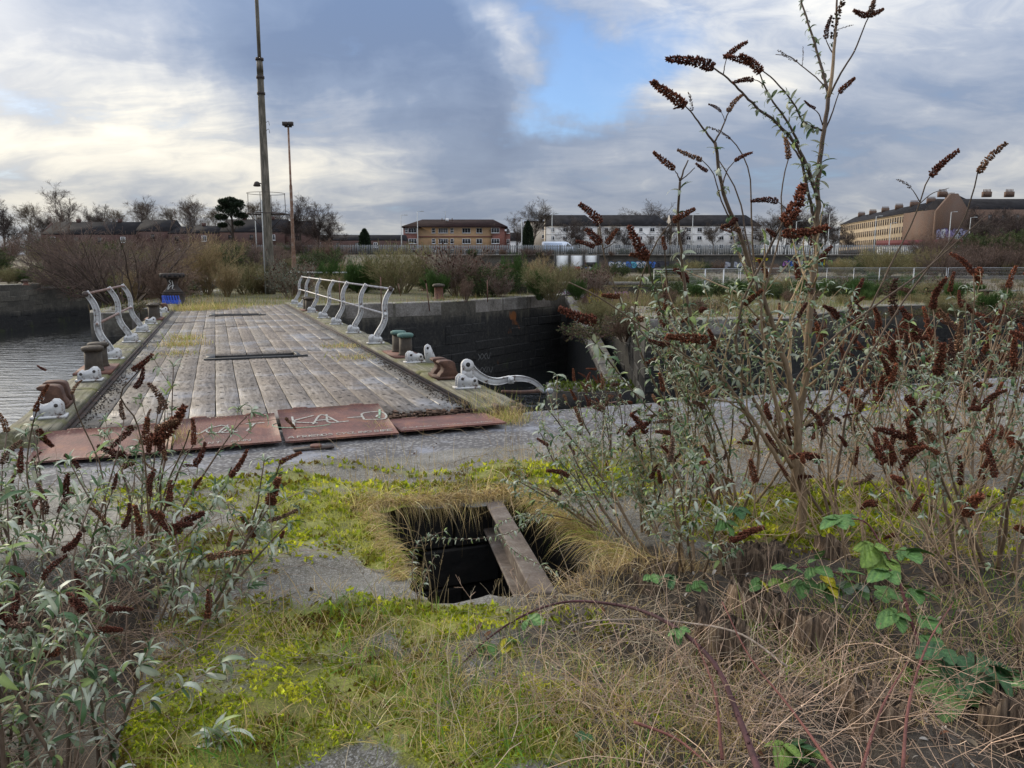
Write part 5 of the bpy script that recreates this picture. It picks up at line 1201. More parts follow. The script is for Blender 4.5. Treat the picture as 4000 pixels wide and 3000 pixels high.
# three storey tan and red brick block -------------------------------------------------------
def brick_block():
    d = 195; xl = P(872, 540, d)[0]; xr = P(1092, 540, d)[0]; zb = 3.4; ze = P(900, 490, d)[2]; zr = P(950, 472, d)[2]
    r = thing('brick_block', (xl, d, zb), 'three storey tan and red brick block of flats with a brown hipped roof', 'building'); Wd = xr-xl; H = ze-zb
    put('wall', Acc().box((Wd*.53, 5.3, H/2), (Wd*.80, 9.6, H)).mesh('wall', M_TAN), r)
    b = Acc(); b.box((Wd*.065, 5, H/2), (Wd*.13, 9.9, H)); b.box((Wd*.93, 4.7, H/2), (Wd*.12, 9.6, H)); put('corner_bay', b.mesh('corner_bay', M_REDB), r)
    put('end_wing', Acc().box((Wd*1.0, 6.5, H*.44), (Wd*.09, 7, H*.88)).mesh('end_wing', M_REDB), r)
    A = Acc(); tri_roof(A, 0, Wd, 0, 10, H+.05, zr-ze, 4.2, 3.2, .55); rf = put('roof', A.mesh('roof', M_ROOFR), r)
    put('skylight', Acc().box((Wd*.42, 3.3, H+1.9), (.8, .1, .7)).mesh('skylight', M_FRAME), rf)
    for x in (.37, .47): put('roof_vent', Acc().lathe([(0, 0), (.14, 0), (.10, .7), (0, .75)], (Wd*x, 3.0, H+1.6), 8).mesh('roof_vent', M_FRAMED), rf)
    st = Acc()
    for z in (2.55, 5.2): st.box((Wd*.5, .42, z), (Wd*.99, .2, .28))
    put('string_course', st.mesh('string_course', M_REDB), r)
    for k in range(3):
        z = 1.45+k*2.62
        for X, w, m in ((891, 2.0, 2), (936, .9, 0), (957, 2.4, 3), (976, .9, 0), (1007, 2.1, 2), (1035, 1.5, 1), (1070, 2.0, 2)):
            x = P(X, 500, d)[0]-xl; y = .5 if .13*Wd < x < .87*Wd else (.05 if x < .5*Wd else -.1)
            window(r, x, y-.03, z, w, 1.25, M_FRAME, m)
        window(r, Wd*1.045-.5, 3.0, z, .8, 1.2, M_FRAME, 1)
        for x in (.02,): window(r, Wd*x+.25, .05, z, .7, 1.2, M_FRAME, 0)
    return r
brick_block()
tag(put('rooftop_aerial', Acc().tube([(0, 0, 0), (0, 0, 1.8)], .04, 4).box((0, 0, 1.7), (1.1, .05, .05)).mesh('rooftop_aerial', M_POLE), None, P(962, 470, 195.5)-[0, 0, .3]), 'television aerial on the brown hipped roof', 'aerial')

# three pale rendered blocks of four storeys -------------------------------------------------
def pale_block(X0, X1, label, d=250, split=.22, gable=True):
    xl = P(X0, 500, d)[0]; xr = P(X1, 500, d)[0]; ze = P(0, 487, d)[2]; zr = P(0, 462.5, d)[2]; zb = 3.3; H = ze-zb; Wd = xr-xl
    r = thing('pale_flats', (xl, d, zb), label, 'building')
    put('wall', Acc().box((Wd/2, 4.5, H/2), (Wd, 9, H)).mesh('wall', M_PALE), r)
    A = Acc(); tri_roof(A, 0, Wd, 0, 9, H, zr-ze, .0, 3.5, .35); rf = put('roof', A.mesh('roof', M_ROOF), r)
    # cream gable end with a moulded outline
    g = Acc(); g.prism([(0, 0), (9, 0), (9, H), (4.5, H+(zr-ze)), (0, H)], (-.2, 0, 0), (0, 1, 0), (0, 0, 1), (-1, 0, 0), .12); put('gable', g.mesh('gable', M_CREAM), r)
    nW = max(3, int(Wd/3.4))
    for k in range(4):
        z = H-1.35-k*2.62
        if z < .6: continue
        for j in range(nW):
            x = (j+.5)*Wd/nW; window(r, x, -.03, z, 1.5 if j % 3 else 1.1, 1.25, M_FRAME, 1)
    st = Acc(); st.box((Wd/2, -.04, H-2.75), (Wd*.995, .12, .16)); put('string_course', st.mesh('string_course', M_FRAME), r)
    # small pediment over the entrance bay
    xm = Wd*.62; p = Acc()
    for s in (-1, 1): p.tube([(xm+s*2., -.1, H-3.6), (xm, -.1, H-2.2)], .12, 4)
    put('pediment', p.mesh('pediment', M_FRAME), r); return r
pale_block(1180, 1290, 'leftmost pale rendered block of flats with a cream gable, behind the white van')
pale_block(1298, 1446, 'middle pale rendered block of flats behind bare street trees')
pale_block(1452, 1642, 'rightmost and longest pale rendered block of flats with small white windows')
r = thing('pale_house', P(1100, 556, 250), 'small pale house just left of the cypress', 'building'); r.location.z = 3.4
put('wall', Acc().box((1, 4, 3), (7, 8, 6)).mesh('wall', M_PALE), r); A = Acc(); tri_roof(A, -2.5, 4.5, 0, 8, 6, 2.6); put('roof', A.mesh('roof', M_ROOF), r)
for x in (-1, 2.5): window(r, x, -.03, 4.2, 1.1, 1.2)
r = thing('pale_tower', P(1163, 556, 262), 'pinkish end wall of flats behind the first pale block', 'building'); r.location.z = 3.4
put('wall', Acc().box((0, 4, 6), (9, 8, 12.6)).mesh('wall', M_CREAM), r); put('roof', Acc().box((0, 4, 12.5), (9.6, 8.6, .4)).mesh('roof', M_ROOF), r)
for k in range(4): window(r, 1.8, -.03, 2.2+k*2.7, 1.3, 1.2)

# long dark brick terrace on the left --------------------------------------------------------
def terrace():
    d = 160
    for i, (X0, X1, Yt, Ye, lab) in enumerate([(88, 290, 477, 505, 'long dark brick terrace at the far left behind the bare purple shrub'), (288, 362, 472, 498, 'tall middle part of the dark brick terrace'), (362, 400, 487, 503, 'low link between the dark terraces'),
                                               (398, 476, 485, 502, 'dark brick terrace left of the pine'), (474, 612, 471, 500, 'dark brick terrace with a steep roof behind the tall mast'), (612, 668, 474, 502, 'end house of the dark terrace behind the rusty lamp pole'), (668, 872, 506, 518, 'low dark sheds left of the tan brick block')]):
        dd = d+(25 if i == 6 else 0)
        xl, xr = P(X0, 500, dd)[0], P(X1, 500, dd)[0]; ze = P(0, Ye, dd)[2]; zr = P(0, Yt, dd)[2]; zb = 3.3; Wd = xr-xl; H = ze-zb
        r = thing('brick_terrace', (xl, dd+(i % 2)*.8, zb), lab, 'building'); put('wall', Acc().box((Wd/2, 4, H/2), (Wd-.02, 8, H)).mesh('wall', M_DARKB), r)
        A = Acc(); tri_roof(A, 0, Wd, 0, 8, H, zr-ze, 1. if i in (0,) else 0, .8 if i == 5 else 0, .02); rf = put('roof', A.mesh('roof', M_ROOF), r)
        g = Acc()
        for xx in (.01, Wd-.13): g.prism([(0, H-.02), (8, H-.02), (4, H+(zr-ze)*.97)], (xx, 0, 0), (0, 1, 0), (0, 0, 1), (1, 0, 0), .12)
        put('gable', g.mesh('gable', M_DARKB), r)
        n = max(1, int(Wd/4.2))
        for k in range(2):
            for j in range(n):
                if i == 6 and k: continue
                z = H-1.2-2.5*k
                if z > .6: window(r, (j+.5)*Wd/n, -.03, z, .95, 1.15, M_FRAME if (j+k+i) % 3 == 0 else M_FRAMED, 1)
        if i in (0, 3, 4):
            for f in (.3, .75): put('chimney', Acc().box((Wd*f, 4, H+(zr-ze)+.1), (.8, .5, .9)).mesh('chimney', M_DARKB), rf)
terrace()

# sandstone tenements on the right -----------------------------------------------------------
def tenements():
    pR = P(2021, 500, 232); pL = P(1815, 500, 330)
    dx, dy = pL[0]-pR[0], pL[1]-pR[1]; L = math.hypot(dx, dy); ang = math.atan2(-dy, -dx)
    zb = 3.4; H = 14.; Hr = 3.4
    r = thing('tenement_row', (pL[0], pL[1], zb), 'long row of honey sandstone tenements with slate roof and red chimney stacks', 'building', rz=ang)
    H = P(2021, 448, 232)[2]-zb; zr_ = P(2021, 432, 232)[2]-zb-H
    put('wall', Acc().box((L/2, 6, H/2), (L, 12, H)).mesh('wall', M_SAND), r)
    A = Acc(); tri_roof(A, 0, L, 0, 12, H, max(3.2, zr_+.8), 0, 0, .3); rf = put('roof', A.mesh('roof', M_ROOF), r)
    c = Acc(); c.box((L/2, -.12, H-.2), (L*.999, .3, .35)); c.box((L/2, -.06, 4.4), (L*.998, .16, .25)); put('cornice', c.mesh('cornice', M_SAND), r)
    nb = 7
    for b in range(nb):
        x0 = b*L/nb; w = L/nb
        st = Acc().box((x0+w*.5, 6, H+max(3.2, zr_+.8)+.2), (.8, 2.6, 1.7)); ck = put('chimney', st.mesh('chimney', M_GABLE), rf)
        pp = Acc()
        for q in range(7): pp.lathe([(0, 0), (.12, 0), (.10, .6), (0, .6)], (x0+w*.5, 4.9+q*.36, H+max(3.2, zr_+.8)+1.04), 6)
        put('chimney_pots', pp.mesh('chimney_pots', M_GABLE), ck)
        for k in range(4):
            z = H-1.9-k*3.3
            for j in range(6): window(r, x0+(j+.5)*w/6, -.03, z, .95, 1.9, M_FRAMED, 0)
    # shop fronts: maroon fascia over pale shutters
    s = thing('shop_front', (pR[0]-14.5, pR[1]-3.2, zb), 'low shops with a maroon fascia in front of the tenements', 'shop', rz=ang*.35)
    s.location = tuple(P(1892, 545, 212)*[1, 1, 0]+[0, 0, zb])
    put('wall', Acc().box((11.5, 3, 1.7), (23, 6, 3.4)).mesh('wall', M_WPANEL), s); put('fascia', Acc().box((11.5, -.12, 4.0), (23.1, .4, 1.5)).mesh('fascia', M_MAROON), s)
    for q in range(7): put('shutter', Acc().box((1.8+q*3.2, -.05, 1.3), (2.4, .12, 2.4)).mesh('shutter', [M_PALE, M_STEEL, M_WPANEL, flat('blue_shutter', (.18, .30, .38))][q % 4]), s)
tenements()
def gable_block():
    d = 205; xl = P(2019, 500, d)[0]; xr = P(2420, 500, d)[0]; zb = 3.4; ze = P(0, 452, d)[2]; zr = P(0, 418, d)[2]; H = ze-zb; gw = P(2090, 500, d)[0]-xl
    r = thing('gable_tenement', (xl, d, zb), 'tall brown brick tenement with a graffitied gable end on the far right', 'building', rz=-.0)
    put('wall', Acc().box(((xr-xl)/2, 9, H/2), (xr-xl, 16, H)).mesh('wall', M_GABLE), r)
    g = Acc().prism([(0, 0), (gw, 0), (gw, H-.5), (gw*.62, H+(zr-ze)), (gw*.42, H+(zr-ze)), (0, H-.5)], (0, .0, 0), (1, 0, 0), (0, 0, 1), (0, 1, 0), 1.1); put('gable', g.mesh('gable', M_GABLE), r)
    A = Acc(); tri_roof(A, gw*.55, xr-xl, 1.3, 17, H, zr-ze-.6, 0, 0, .05); rf = put('roof', A.mesh('roof', M_ROOF), r)
    for x in (gw*.52, gw*1.9, gw*2.6, gw*3.6, gw*4.5):
        ck = put('chimney', Acc().box((x, 6, H+(zr-ze)+.3), (2.2, 1., 1.4)).mesh('chimney', M_GABLE), rf); pp = Acc()
        for q in range(6): pp.lathe([(0, 0), (.13, 0), (.10, .7), (0, .7)], (x-.9+q*.36, 6, H+(zr-ze)+.98), 6)
        put('chimney_pots', pp.mesh('chimney_pots', M_GABLE), ck)
    for k in range(4):
        for j in range(8): window(r, gw+2.5+j*3.6, 1.0-.03, H-2.2-k*3.4, 1.1, 1.9, M_FRAMED, 0)
    return r, gw, H
GB, gw_, gh_ = gable_block()

# ------------------------------------------------------------------ graffiti: sprayed letters as flat paint films
def graffiti(name, o, ax, w, h, cols, seed, label, outline=(.02, .02, .03), parent=None, n=None, up=(0, 0, 1)):
    rg = np.random.default_rng(seed); ax = norm(np.array(ax, float)); up = np.array(up, float); nrm = np.cross(ax, up)
    root = thing(name, o, label, 'graffiti') if parent is None else put(name, None, parent, o)
    Mx = Matrix([(ax[i], up[i], nrm[i], 0) for i in range(3)]+[(0, 0, 0, 1)]); Mx.translation = Vector(o)
    root.matrix_world = Mx
    n = n or max(3, int(w/h*1.5)); cw = w/n; mo = flat('spray_%02d%02d%02d' % tuple(int(c*99) for c in outline), outline)
    for i in range(n):
        cx = (i+.5)*cw; k = 18; a = np.linspace(0, 2*math.pi, k, endpoint=False); ph = rg.uniform(0, 6, 3)
        rr = 1+.22*np.sin(2*a+ph[0])+.16*np.sin(3*a+ph[1])+.1*np.sin(5*a+ph[2]); sq = 1/np.maximum(np.abs(np.cos(a)), np.abs(np.sin(a)))**.6
        x = np.clip(cx+np.cos(a)*rr*sq*cw*.52, 0, w); y = np.clip(h/2+np.sin(a)*rr*sq*h*.44, 0, h); c = cols[rg.integers(len(cols))]
        L = put('letter', None, root)
        for nm, s, z, m in (('outline', 1.12, .012+.002*(i % 2), mo), ('fill', .93, .02+.002*(i % 2), flat('spray_%02d%02d%02d' % tuple(int(q*99) for q in c), c))):
            V = np.column_stack([cx+(x-cx)*s, h/2+(y-h/2)*s, np.full(k, z)]); put(nm, mesh(nm, V, np.arange(k)[None], m), L)
        st = Acc(); 
        for q in range(3):
            t = rg.uniform(0, 6.28); p = np.array([(cx+math.cos(t+s_*2.1)*cw*.28*rg.uniform(.5, 1.1), h/2+math.sin(t+s_*1.7)*h*.28, .027) for s_ in range(3)])
            st.tube(spline(p, 7), min(h, cw)*.045, 4)
        put('stroke', st.mesh('stroke', mo), L)
    return root
BL, WH, YE, RE, GR, PU, CY = (.06, .16, .5), (.55, .56, .58), (.60, .50, .03), (.5, .06, .05), (.12, .4, .12), (.35, .15, .4), (.12, .45, .55)
wy = 150.95+.0
def wallgraf(X0, X1, Y0, Y1, cols, seed, label, outline=(.02, .02, .03), n=None, d=151.35):
    a, b = P(X0, Y1, d), P(X1, Y0, d); graffiti('graffiti', (a[0], d, a[2]), (1, 0, 0), b[0]-a[0], b[2]-a[2], cols, seed, label, outline, n=n)
# white painted panel carries some of them; it stands nearer than the wall
def white_panel():
    d = 118; a, b = P(1199, 588, d), P(1292, 552, d); h = b[2]-a[2]
    r = thing('painted_wall', (a[0], d, a[2]), 'freestanding white painted wall with dark uprights and scrawled graffiti', 'wall')
    for i in range(3): put('panel', Acc().box(((b[0]-a[0])*(i+.5)/3, .2, h/2-.6), ((b[0]-a[0])/3-.06, .3, h+1.2)).mesh('panel', M_WPANEL), r)
    for i in range(4): put('upright', Acc().box(((b[0]-a[0])*i/3, 0, h/2-.6), (.35, .5, h+1.6)).mesh('upright', M_BLACKTAR), r)
    put('sign', Acc().box(((b[0]-a[0])*.83, -.0, h*.45), (1.8, .08, .75)).mesh('sign', M_BLACKTAR), r)
    graffiti('graffiti', (a[0]+2.0, d-.02, a[2]+.0), (1, 0, 0), 1.8, .9, [YE, RE, WH], 3, 'small yellow scrawl on the left of the white painted wall', (.5, .1, .05), n=2)
    graffiti('graffiti', (a[0]+4.4, d-.02, a[2]-.1), (1, 0, 0), 1.9, 1.0, [WH, PU, BL], 4, 'pale blue and pink lettering low on the white painted wall', (.25, .2, .45), n=4)
white_panel()
wallgraf(1315, 1400, 565, 579, [WH, CY, BL, WH], 7, 'white and turquoise lettering on the retaining wall right of the white painted wall', (.03, .08, .2), n=7, d=135)
wallgraf(1402, 1445, 563, 580, [RE, BL, (.04, .04, .05)], 8, 'red and blue piece at the right end of the turquoise lettering', n=3, d=135)
wallgraf(1565, 1605, 566, 578, [WH, WH], 9, 'small white tag on the retaining wall', (.25, .28, .4))
wallgraf(1625, 1660, 556, 566, [YE], 10, 'yellow piece high on the retaining wall', n=2)
wallgraf(1690, 1735, 562, 576, [BL, WH, PU, BL], 11, 'blue and white piece on the retaining wall left of the thick stem', n=4)
wallgraf(1745, 1800, 560, 575, [YE, GR, PU, CY], 12, 'yellow, green and purple piece on the retaining wall', n=5)
wallgraf(1815, 1860, 563, 573, [WH, WH], 13, 'row of white letters on the retaining wall', (.25, .25, .3), 5)
wallgraf(2008, 2042, 555, 572, [(.55, .16, .08), (.6, .22, .12), WH], 14, 'orange red lettering on the right part of the retaining wall', (.5, .5, .5), 4)
wallgraf(2044, 2090, 553, 570, [(.35, .48, .55), (.5, .58, .55), (.45, .4, .3)], 15, 'pale blue painted creature beside the orange lettering', (.25, .3, .35), 4)
graffiti('graffiti', tuple(Vector(GB.location)+Vector((.3, -.3, gh_*.40))), (1, 0, 0), gw_*.98, 2.6, [(.3, .3, .42), WH, (.25, .2, .35)], 20, 'big white and violet letters across the brown gable', (.08, .06, .12), n=7)
graffiti('graffiti', tuple(Vector(GB.location)+Vector((.3, -.3, gh_*.22))), (1, 0, 0), gw_*.42, 2.3, [(.3, .12, .2), (.5, .3, .42)], 21, 'purple letters low on the left of the brown gable', (.5, .45, .5), n=4)
graffiti('graffiti', tuple(Vector(GB.location)+Vector((gw_*.6, -.3, gh_*.20))), (1, 0, 0), gw_*.36, 3.2, [(.4, .42, .38), WH], 22, 'pale panel with a painted figure low on the right of the brown gable', (.12, .25, .15), n=2)
# the big yellow round face on the low wall by the dock corner
def yellow_face():
    d = 43.5; c = P(1284, 640, d); r = thing('graffiti_wall', (c[0], d+.2, 0), 'low stone wall behind the dock corner with colourful tags', 'wall')
    bm_ = bevel_box((1.0, .5, .42), .03, M_WALL, 'wall_stone')
    for row in range(4):
        for q in range(9): put('wall_stone', bm_, r, (-5.3+q*1.03+(row % 2)*.5, .3, -.15-row*.43+.3), (0, 0, rng.normal(0, .01)))
    put('coping', Acc().box((-1, .3, .57), (9.6, .7, .18)).mesh('coping', M_COPE), r)
    g = thing('graffiti', (c[0], d+.2, c[2]), 'big yellow round face sprayed on the low wall by the dock corner', 'graffiti'); g.rotation_euler = (math.pi/2, 0, 0)
    k = 28; a = np.linspace(0, 2*math.pi, k, endpoint=False); R = .50
    def disc(nm, x, y, rx, ry, z, c_): put(nm, mesh(nm, np.column_stack([x+np.cos(a)*rx*(1+.04*np.sin(3*a)), y+np.sin(a)*ry, np.full(k, z)]), np.arange(k)[None], flat('spray_%02d%02d%02d' % tuple(int(q*99) for q in c_), c_)), g)
    disc('face', 0, 0, R*.9, R, .24, (.68, .58, .03)); disc('spot', .12, .08, .07, .09, .25, (.5, .05, .2)); disc('spot', -.2, -.05, .05, .07, .25, (.7, .7, .6)); disc('spot', -.05, -.28, .13, .06, .25, GR); disc('spot', .2, -.22, .06, .09, .25, (.6, .3, .3)); disc('eye', -.08, .15, .05, .03, .25, (.05, .05, .05)); disc('eye', .22, .2, .05, .03, .25, (.05, .05, .05))
    graffiti('graffiti', (c[0]+.65, d-.04, c[2]-.3), (1, 0, 0), 1.3, .6, [PU, WH, (.4, .2, .3)], 33, 'pink and white tags right of the yellow face', n=3)
    graffiti('graffiti', (c[0]-2.0, d-.04, c[2]-.1), (1, 0, 0), 1.4, .5, [WH, PU], 34, 'pale pink tags left of the yellow face', (.3, .15, .25), n=3)
yellow_face()

# ------------------------------------------------------------------ fences, lamps, van
def palisade(x0, x1, d, zb, label, seed, h=1.9):
    r = thing('palisade_fence', (x0, d, zb), label, 'fence'); A = Acc(); n = int((x1-x0)/.34)
    pal = Acc().prism([(-.1, 0), (.1, 0), (.1, h-.12), (0, h), (-.1, h-.12)], (0, 0, 0), (1, 0, 0), (0, 0, 1), (0, -1, 0), .025).mesh('pale', M_STEELD)
    m = min(n, 290); xs = (np.arange(n)+.5)*.34
    for x in xs[:m]: put('pale', pal, r, (x, 0, 0), (0, rng.normal(0, .012), 0))
    R = Acc(); R.box(((x1-x0)/2, .05, .35), (x1-x0, .05, .06)); put('fence_rail', R.mesh('fence_rail', M_STEELD), r); R = Acc(); R.box(((x1-x0)/2, .05, h-.35), (x1-x0, .05, .06)); put('fence_rail', R.mesh('fence_rail', M_STEELD), r)
    pm = Acc().box((0, .1, h/2-.1), (.1, .1, h)).mesh('fence_post', M_STEELD)
    for x in np.arange(0, x1-x0, 2.75): put('fence_post', pm, r, (x, 0, 0))
M_STEELD = flat('dull_steel', (.16, .17, .175), .5)
zt = 3.62
for X0, X1, d, lab in ((440, 870, 152.5, 'grey palisade fence along the road below the dark terrace'), (870, 1180, 153, 'grey palisade fence in front of the tan brick block'), (1180, 1640, 152.5, 'grey palisade fence below the white van and pale flats'), (1640, 2010, 152.8, 'grey palisade fence in front of the tenement shops')):
    palisade(P(X0, 550, d)[0], P(X1, 550, d)[0], d, zt, lab, 1)
def street_lamp(X, Yt, d, label, z0=3.4, arm=1.):
    b = P(X, 550, d); H = P(X, Yt, d)[2]-z0; r = thing('street_lamp', (b[0], d, z0), label, 'street lamp')
    put('pole', Acc().tube([(0, 0, 0), (0, 0, H*.3), (0, 0, H)], [.12, .10, .06], 8).mesh('pole', M_POLE), r)
    put('arm', Acc().tube([(0, 0, H-.05), (arm*.5, 0, H+.05), (arm, 0, H+.08)], .04, 6).mesh('arm', M_POLE), r); put('lamp_head', bevel_box((.7, .25, .14), .04, M_POLE, 'lamp_head'), r, (arm, 0, H+.06))
for X, Yt, d, lab in ((868, 465, 160, 'street lamp at the left corner of the tan brick block'), (903, 457, 160, 'taller street lamp in front of the tan brick block'), (1127, 473, 160, 'street lamp just left of the cypress'), (1192, 462, 165, 'street lamp before the gable of the first pale block'), (1462, 472, 165, 'street lamp between the middle and right pale blocks'), (1494, 462, 165, 'street lamp in front of the right pale block'),
                      (1787, 462, 165, 'street lamp right of the thick plant stem'), (1717, 478, 165, 'thin lamp post left of the thick plant stem'), (1887, 467, 165, 'street lamp before the left end of the tenements'), (1919, 482, 170, 'lamp post in front of the maroon shop fascia'), (2047, 458, 165, 'street lamp before the graffitied gable'), (2090, 470, 165, 'slim lamp post right of the graffitied gable'), (555, 458, 152, 'pale lamp post left of the tall mast')):
    street_lamp(X, Yt, d, lab)
def van():
    d = 157; b = P(1213, 548, d); r = thing('parked_van', (b[0]-3.9, d, 3.75), 'white and blue panel van parked behind the palisade fence', 'van')
    A = Acc().prism([(0, .5), (0, 2.3), (.2, 2.5), (4.6, 2.5), (5.1, 2.35), (6.1, 1.55), (6.75, 1.3), (6.9, .9), (6.85, .45)], (0, 0, 0), (1, 0, 0), (0, 0, 1), (0, 1, 0), 2.0); A.F[-1] = A.F[-1]
    put('body', A.mesh('body', M_BLUEW), r); put('side_window', Acc().prism([(4.9, 1.55), (5.0, 2.15), (5.15, 2.15), (5.95, 1.55)], (0, -.02, 0), (1, 0, 0), (0, 0, 1), (0, 1, 0), .03).mesh('side_window', M_GLASS), r)
    put('windscreen', Acc().prism([(5.18, 2.27), (6.12, 1.56), (6.16, 1.60), (5.22, 2.31)], (0, .15, 0), (1, 0, 0), (0, 0, 1), (0, 1, 0), 1.7).mesh('windscreen', M_GLASS), r)
    for k in range(6): put('stripe', Acc().box((2.2, -.012, 1.0+k*.22), (3.6, .02, .07)).mesh('stripe', flat('pale_blue_print', (.25, .38, .6))), r)
    for x in (1.2, 5.6):
        for y in (.05, 1.75):
            w = put('wheel', Acc().lathe([(0, 0), (.34, 0), (.36, .05), (.36, .17), (.34, .22), (0, .22)], (x, y, .38), 18, M=[(1, 0, 0), (0, 0, 1), (0, -1, 0)]).mesh('wheel', M_TYRE), r)
    put('headlight', bevel_box((.12, .35, .22), .02, M_FRAME, 'headlight'), r, (6.8, .3, 1.05)); put('door_line', Acc().box((4.75, -.012, 1.3), (.03, .02, 1.6)).mesh('door_line', M_TYRE), r)
    return r
van()
def heras():
    pts = [P(1412, 600, 42), P(1478, 596, 42), P(1660, 590, 56), P(1900, 584, 62), P(2190, 576, 65), P(2420, 572, 66)]
    # a line of mesh panels on feet
    path = [np.array([p[0], p[1]]) for p in pts]; hgt = 2.0
    m = Acc(); r_ = .019
    pan = Acc(); Wp = 3.45
    for x in (0.02, Wp-.02): pan.tube([(x, 0, -.04), (x, 0, hgt)], r_, 6)
    for z in (.12, hgt-.01): pan.tube([(0, 0, z), (Wp, 0, z)], r_, 6)
    me1 = pan.mesh('panel_frame', M_STEEL)
    w = Acc(); xs = np.arange(.1, Wp, .085); n = len(xs); P_ = np.stack([np.column_stack([xs, xs*0, xs*0+.12]), np.column_stack([xs, xs*0, xs*0+hgt])], 1); subset_tubes(w, P_, np.full((n, 2), .0032), 3, (.4, .42, .44))
    zs = np.arange(.3, hgt, .26); P_ = np.stack([np.column_stack([zs*0, zs*0, zs]), np.column_stack([zs*0+Wp, zs*0, zs])], 1); subset_tubes(w, P_, np.full((len(zs), 2), .0035), 3, (.4, .42, .44))
    me2 = w.mesh('wire_mesh', M_STEEL); ft = bevel_box((.22, .7, .13), .02, flat('grey_concrete', (.2, .2, .19)), 'foot')
    proto = None; k = 0; zb = -.62
    for a, b in zip(path[:-1], path[1:]):
        L = np.linalg.norm(b-a); m_ = max(1, round(L/(Wp+.05))); ang = math.atan2(*(b-a)[::-1])
        for q in range(m_):
            o = a+(b-a)*q/m_; k += 1
            r = thing('wire_fence_panel', (o[0], o[1], zb), 'wire mesh site fence panel, '+near_mark(1106+FOC*((o[0]+b[0])/2)/((o[1]+b[1])/2) if q == m_-1 else 1106+FOC*o[0]/o[1]+20), 'fence panel', 'site fence panels', ang+rng.normal(0, .01))
            if k == 1: r['label'] = 'leaning wire fence panel at the left end of the line by the dock'; del r['group']
            r.scale = (L/m_/(Wp+.05), 1, 1)
            put('panel_frame', me1, r); tag(put('wire_mesh', me2, r), kind='stuff'); put('foot', ft, r, (0, 0, .06))
heras()

# ------------------------------------------------------------------ masts
def masts():
    d = 42; b = P(583, 600, d); top = P(557, -260, d)[2]
    r = thing('mast', (b[0], d, 0), 'very tall weathered mast with a steel hoop platform left of the rusty lamp pole', 'mast')
    z1 = P(566, 128, d)[2]; put('pole', Acc().lathe([(.26, -.1), (.25, 2.), (.215, z1*.45), (.165, z1-.9), (.165, z1-.6), (.17, z1-.6), (.15, z1)], k=18).mesh('pole', M_MAST, True), r)
    put('top_pole', Acc().lathe([(.09, z1-.3), (.10, z1+2), (.075, top)], k=12).mesh('top_pole', M_MAST, True), r)
    for z in (z1, z1-.9, z1-1.7): put('band', Acc().lathe([(.16, -.08), (.21, -.06), (.21, .06), (.16, .08)], (0, 0, z), 16).mesh('band', M_DARKIRON), r)
    za, zb = P(583, 418, d)[2], P(583, 462, d)[2]; hp = put('hoop_platform', Acc().tube([(1.02*math.cos(q), .95*math.sin(q), zb) for q in np.linspace(0, 2*math.pi, 33)], .028, 6).mesh('hoop_platform', M_DARKIRON), r)
    put('guard_hoop', Acc().tube([(.98*math.cos(q), .95*math.sin(q), za) for q in np.linspace(0, 2*math.pi, 33)], .014, 5).mesh('guard_hoop', M_DARKIRON), hp)
    for q in (0.05, 3.1, 1.6, 4.7): put('stanchion', Acc().tube([(1.0*math.cos(q), .95*math.sin(q), zb), (.98*math.cos(q), .95*math.sin(q), za)], .018, 5).mesh('stanchion', M_DARKIRON), hp)
    for q in (.1, 3.1): put('bracket_arm', Acc().box((.65*math.cos(q), .65*math.sin(q), zb-.02), (1., .12, .05), rz=q).tube([(math.cos(q)*.95, math.sin(q)*.95, zb), (math.cos(q)*.2, math.sin(q)*.2, zb-.8)], .02, 5).mesh('bracket_arm', M_DARKIRON), hp)
    zl_ = P(570, 399, d)[2]; put('floodlight', Acc().lathe([(.0, 0), (.16, 0), (.2, .03), (.12, .22), (.05, .26), (0, .26)], (-.42, -.1, zl_-.1), 14).tube([(-.42, -.1, zl_+.1), (0, 0, zl_)], .03, 5).mesh('floodlight', M_DARKIRON), r)
    for z, s in ((z1-3.2, 1), (z1-3.6, 1), (z1-7.6, 1), (z1-12, -1)): put('loose_wire', Acc().tube(spline([(s*.15, 0, z), (s*.3, 0, z+.12), (s*.36, 0, z-.1)], 7), .012, 4).mesh('loose_wire', M_DARKIRON), r)
    put('conduit', Acc().tube([(-.22, -.14, 0), (-.2, -.14, 5.)], .035, 6).mesh('conduit', M_POLE), r)
    d = 40; b = P(637, 610, d); H = P(620, 275, d)[2]; r = thing('lamp_pole', (b[0], d, 0), 'slender rusty lamp pole with twin floodlights right of the tall mast', 'lamp pole')
    put('pole', Acc().lathe([(.13, 0), (.12, .9), (.13, 1.0), (.15, 1.3), (.12, 1.6), (.085, 2.6), (.075, H*.66), (.055, H*.67), (.05, H)], k=12).mesh('pole', M_RUSTPALE, True), r)
    hd = put('crossarm', Acc().box((0, 0, H+.03), (.36, .08, .06)).mesh('crossarm', M_DARKIRON), r)
    for s in (-1, 1):
        f = Acc().box((s*.14, -.05, H+.16), (.24, .2, .18), M=np.eye(3)); put('floodlight', f.mesh('floodlight', M_DARKIRON), r, (0, 0, 0), (0, s*.0, 0))
M_RUSTPALE = mat('pale_rusty_pole', _rust, c1=(.12, .06, .035), c2=(.30, .26, .22), c3=(.20, .11, .07))
masts()
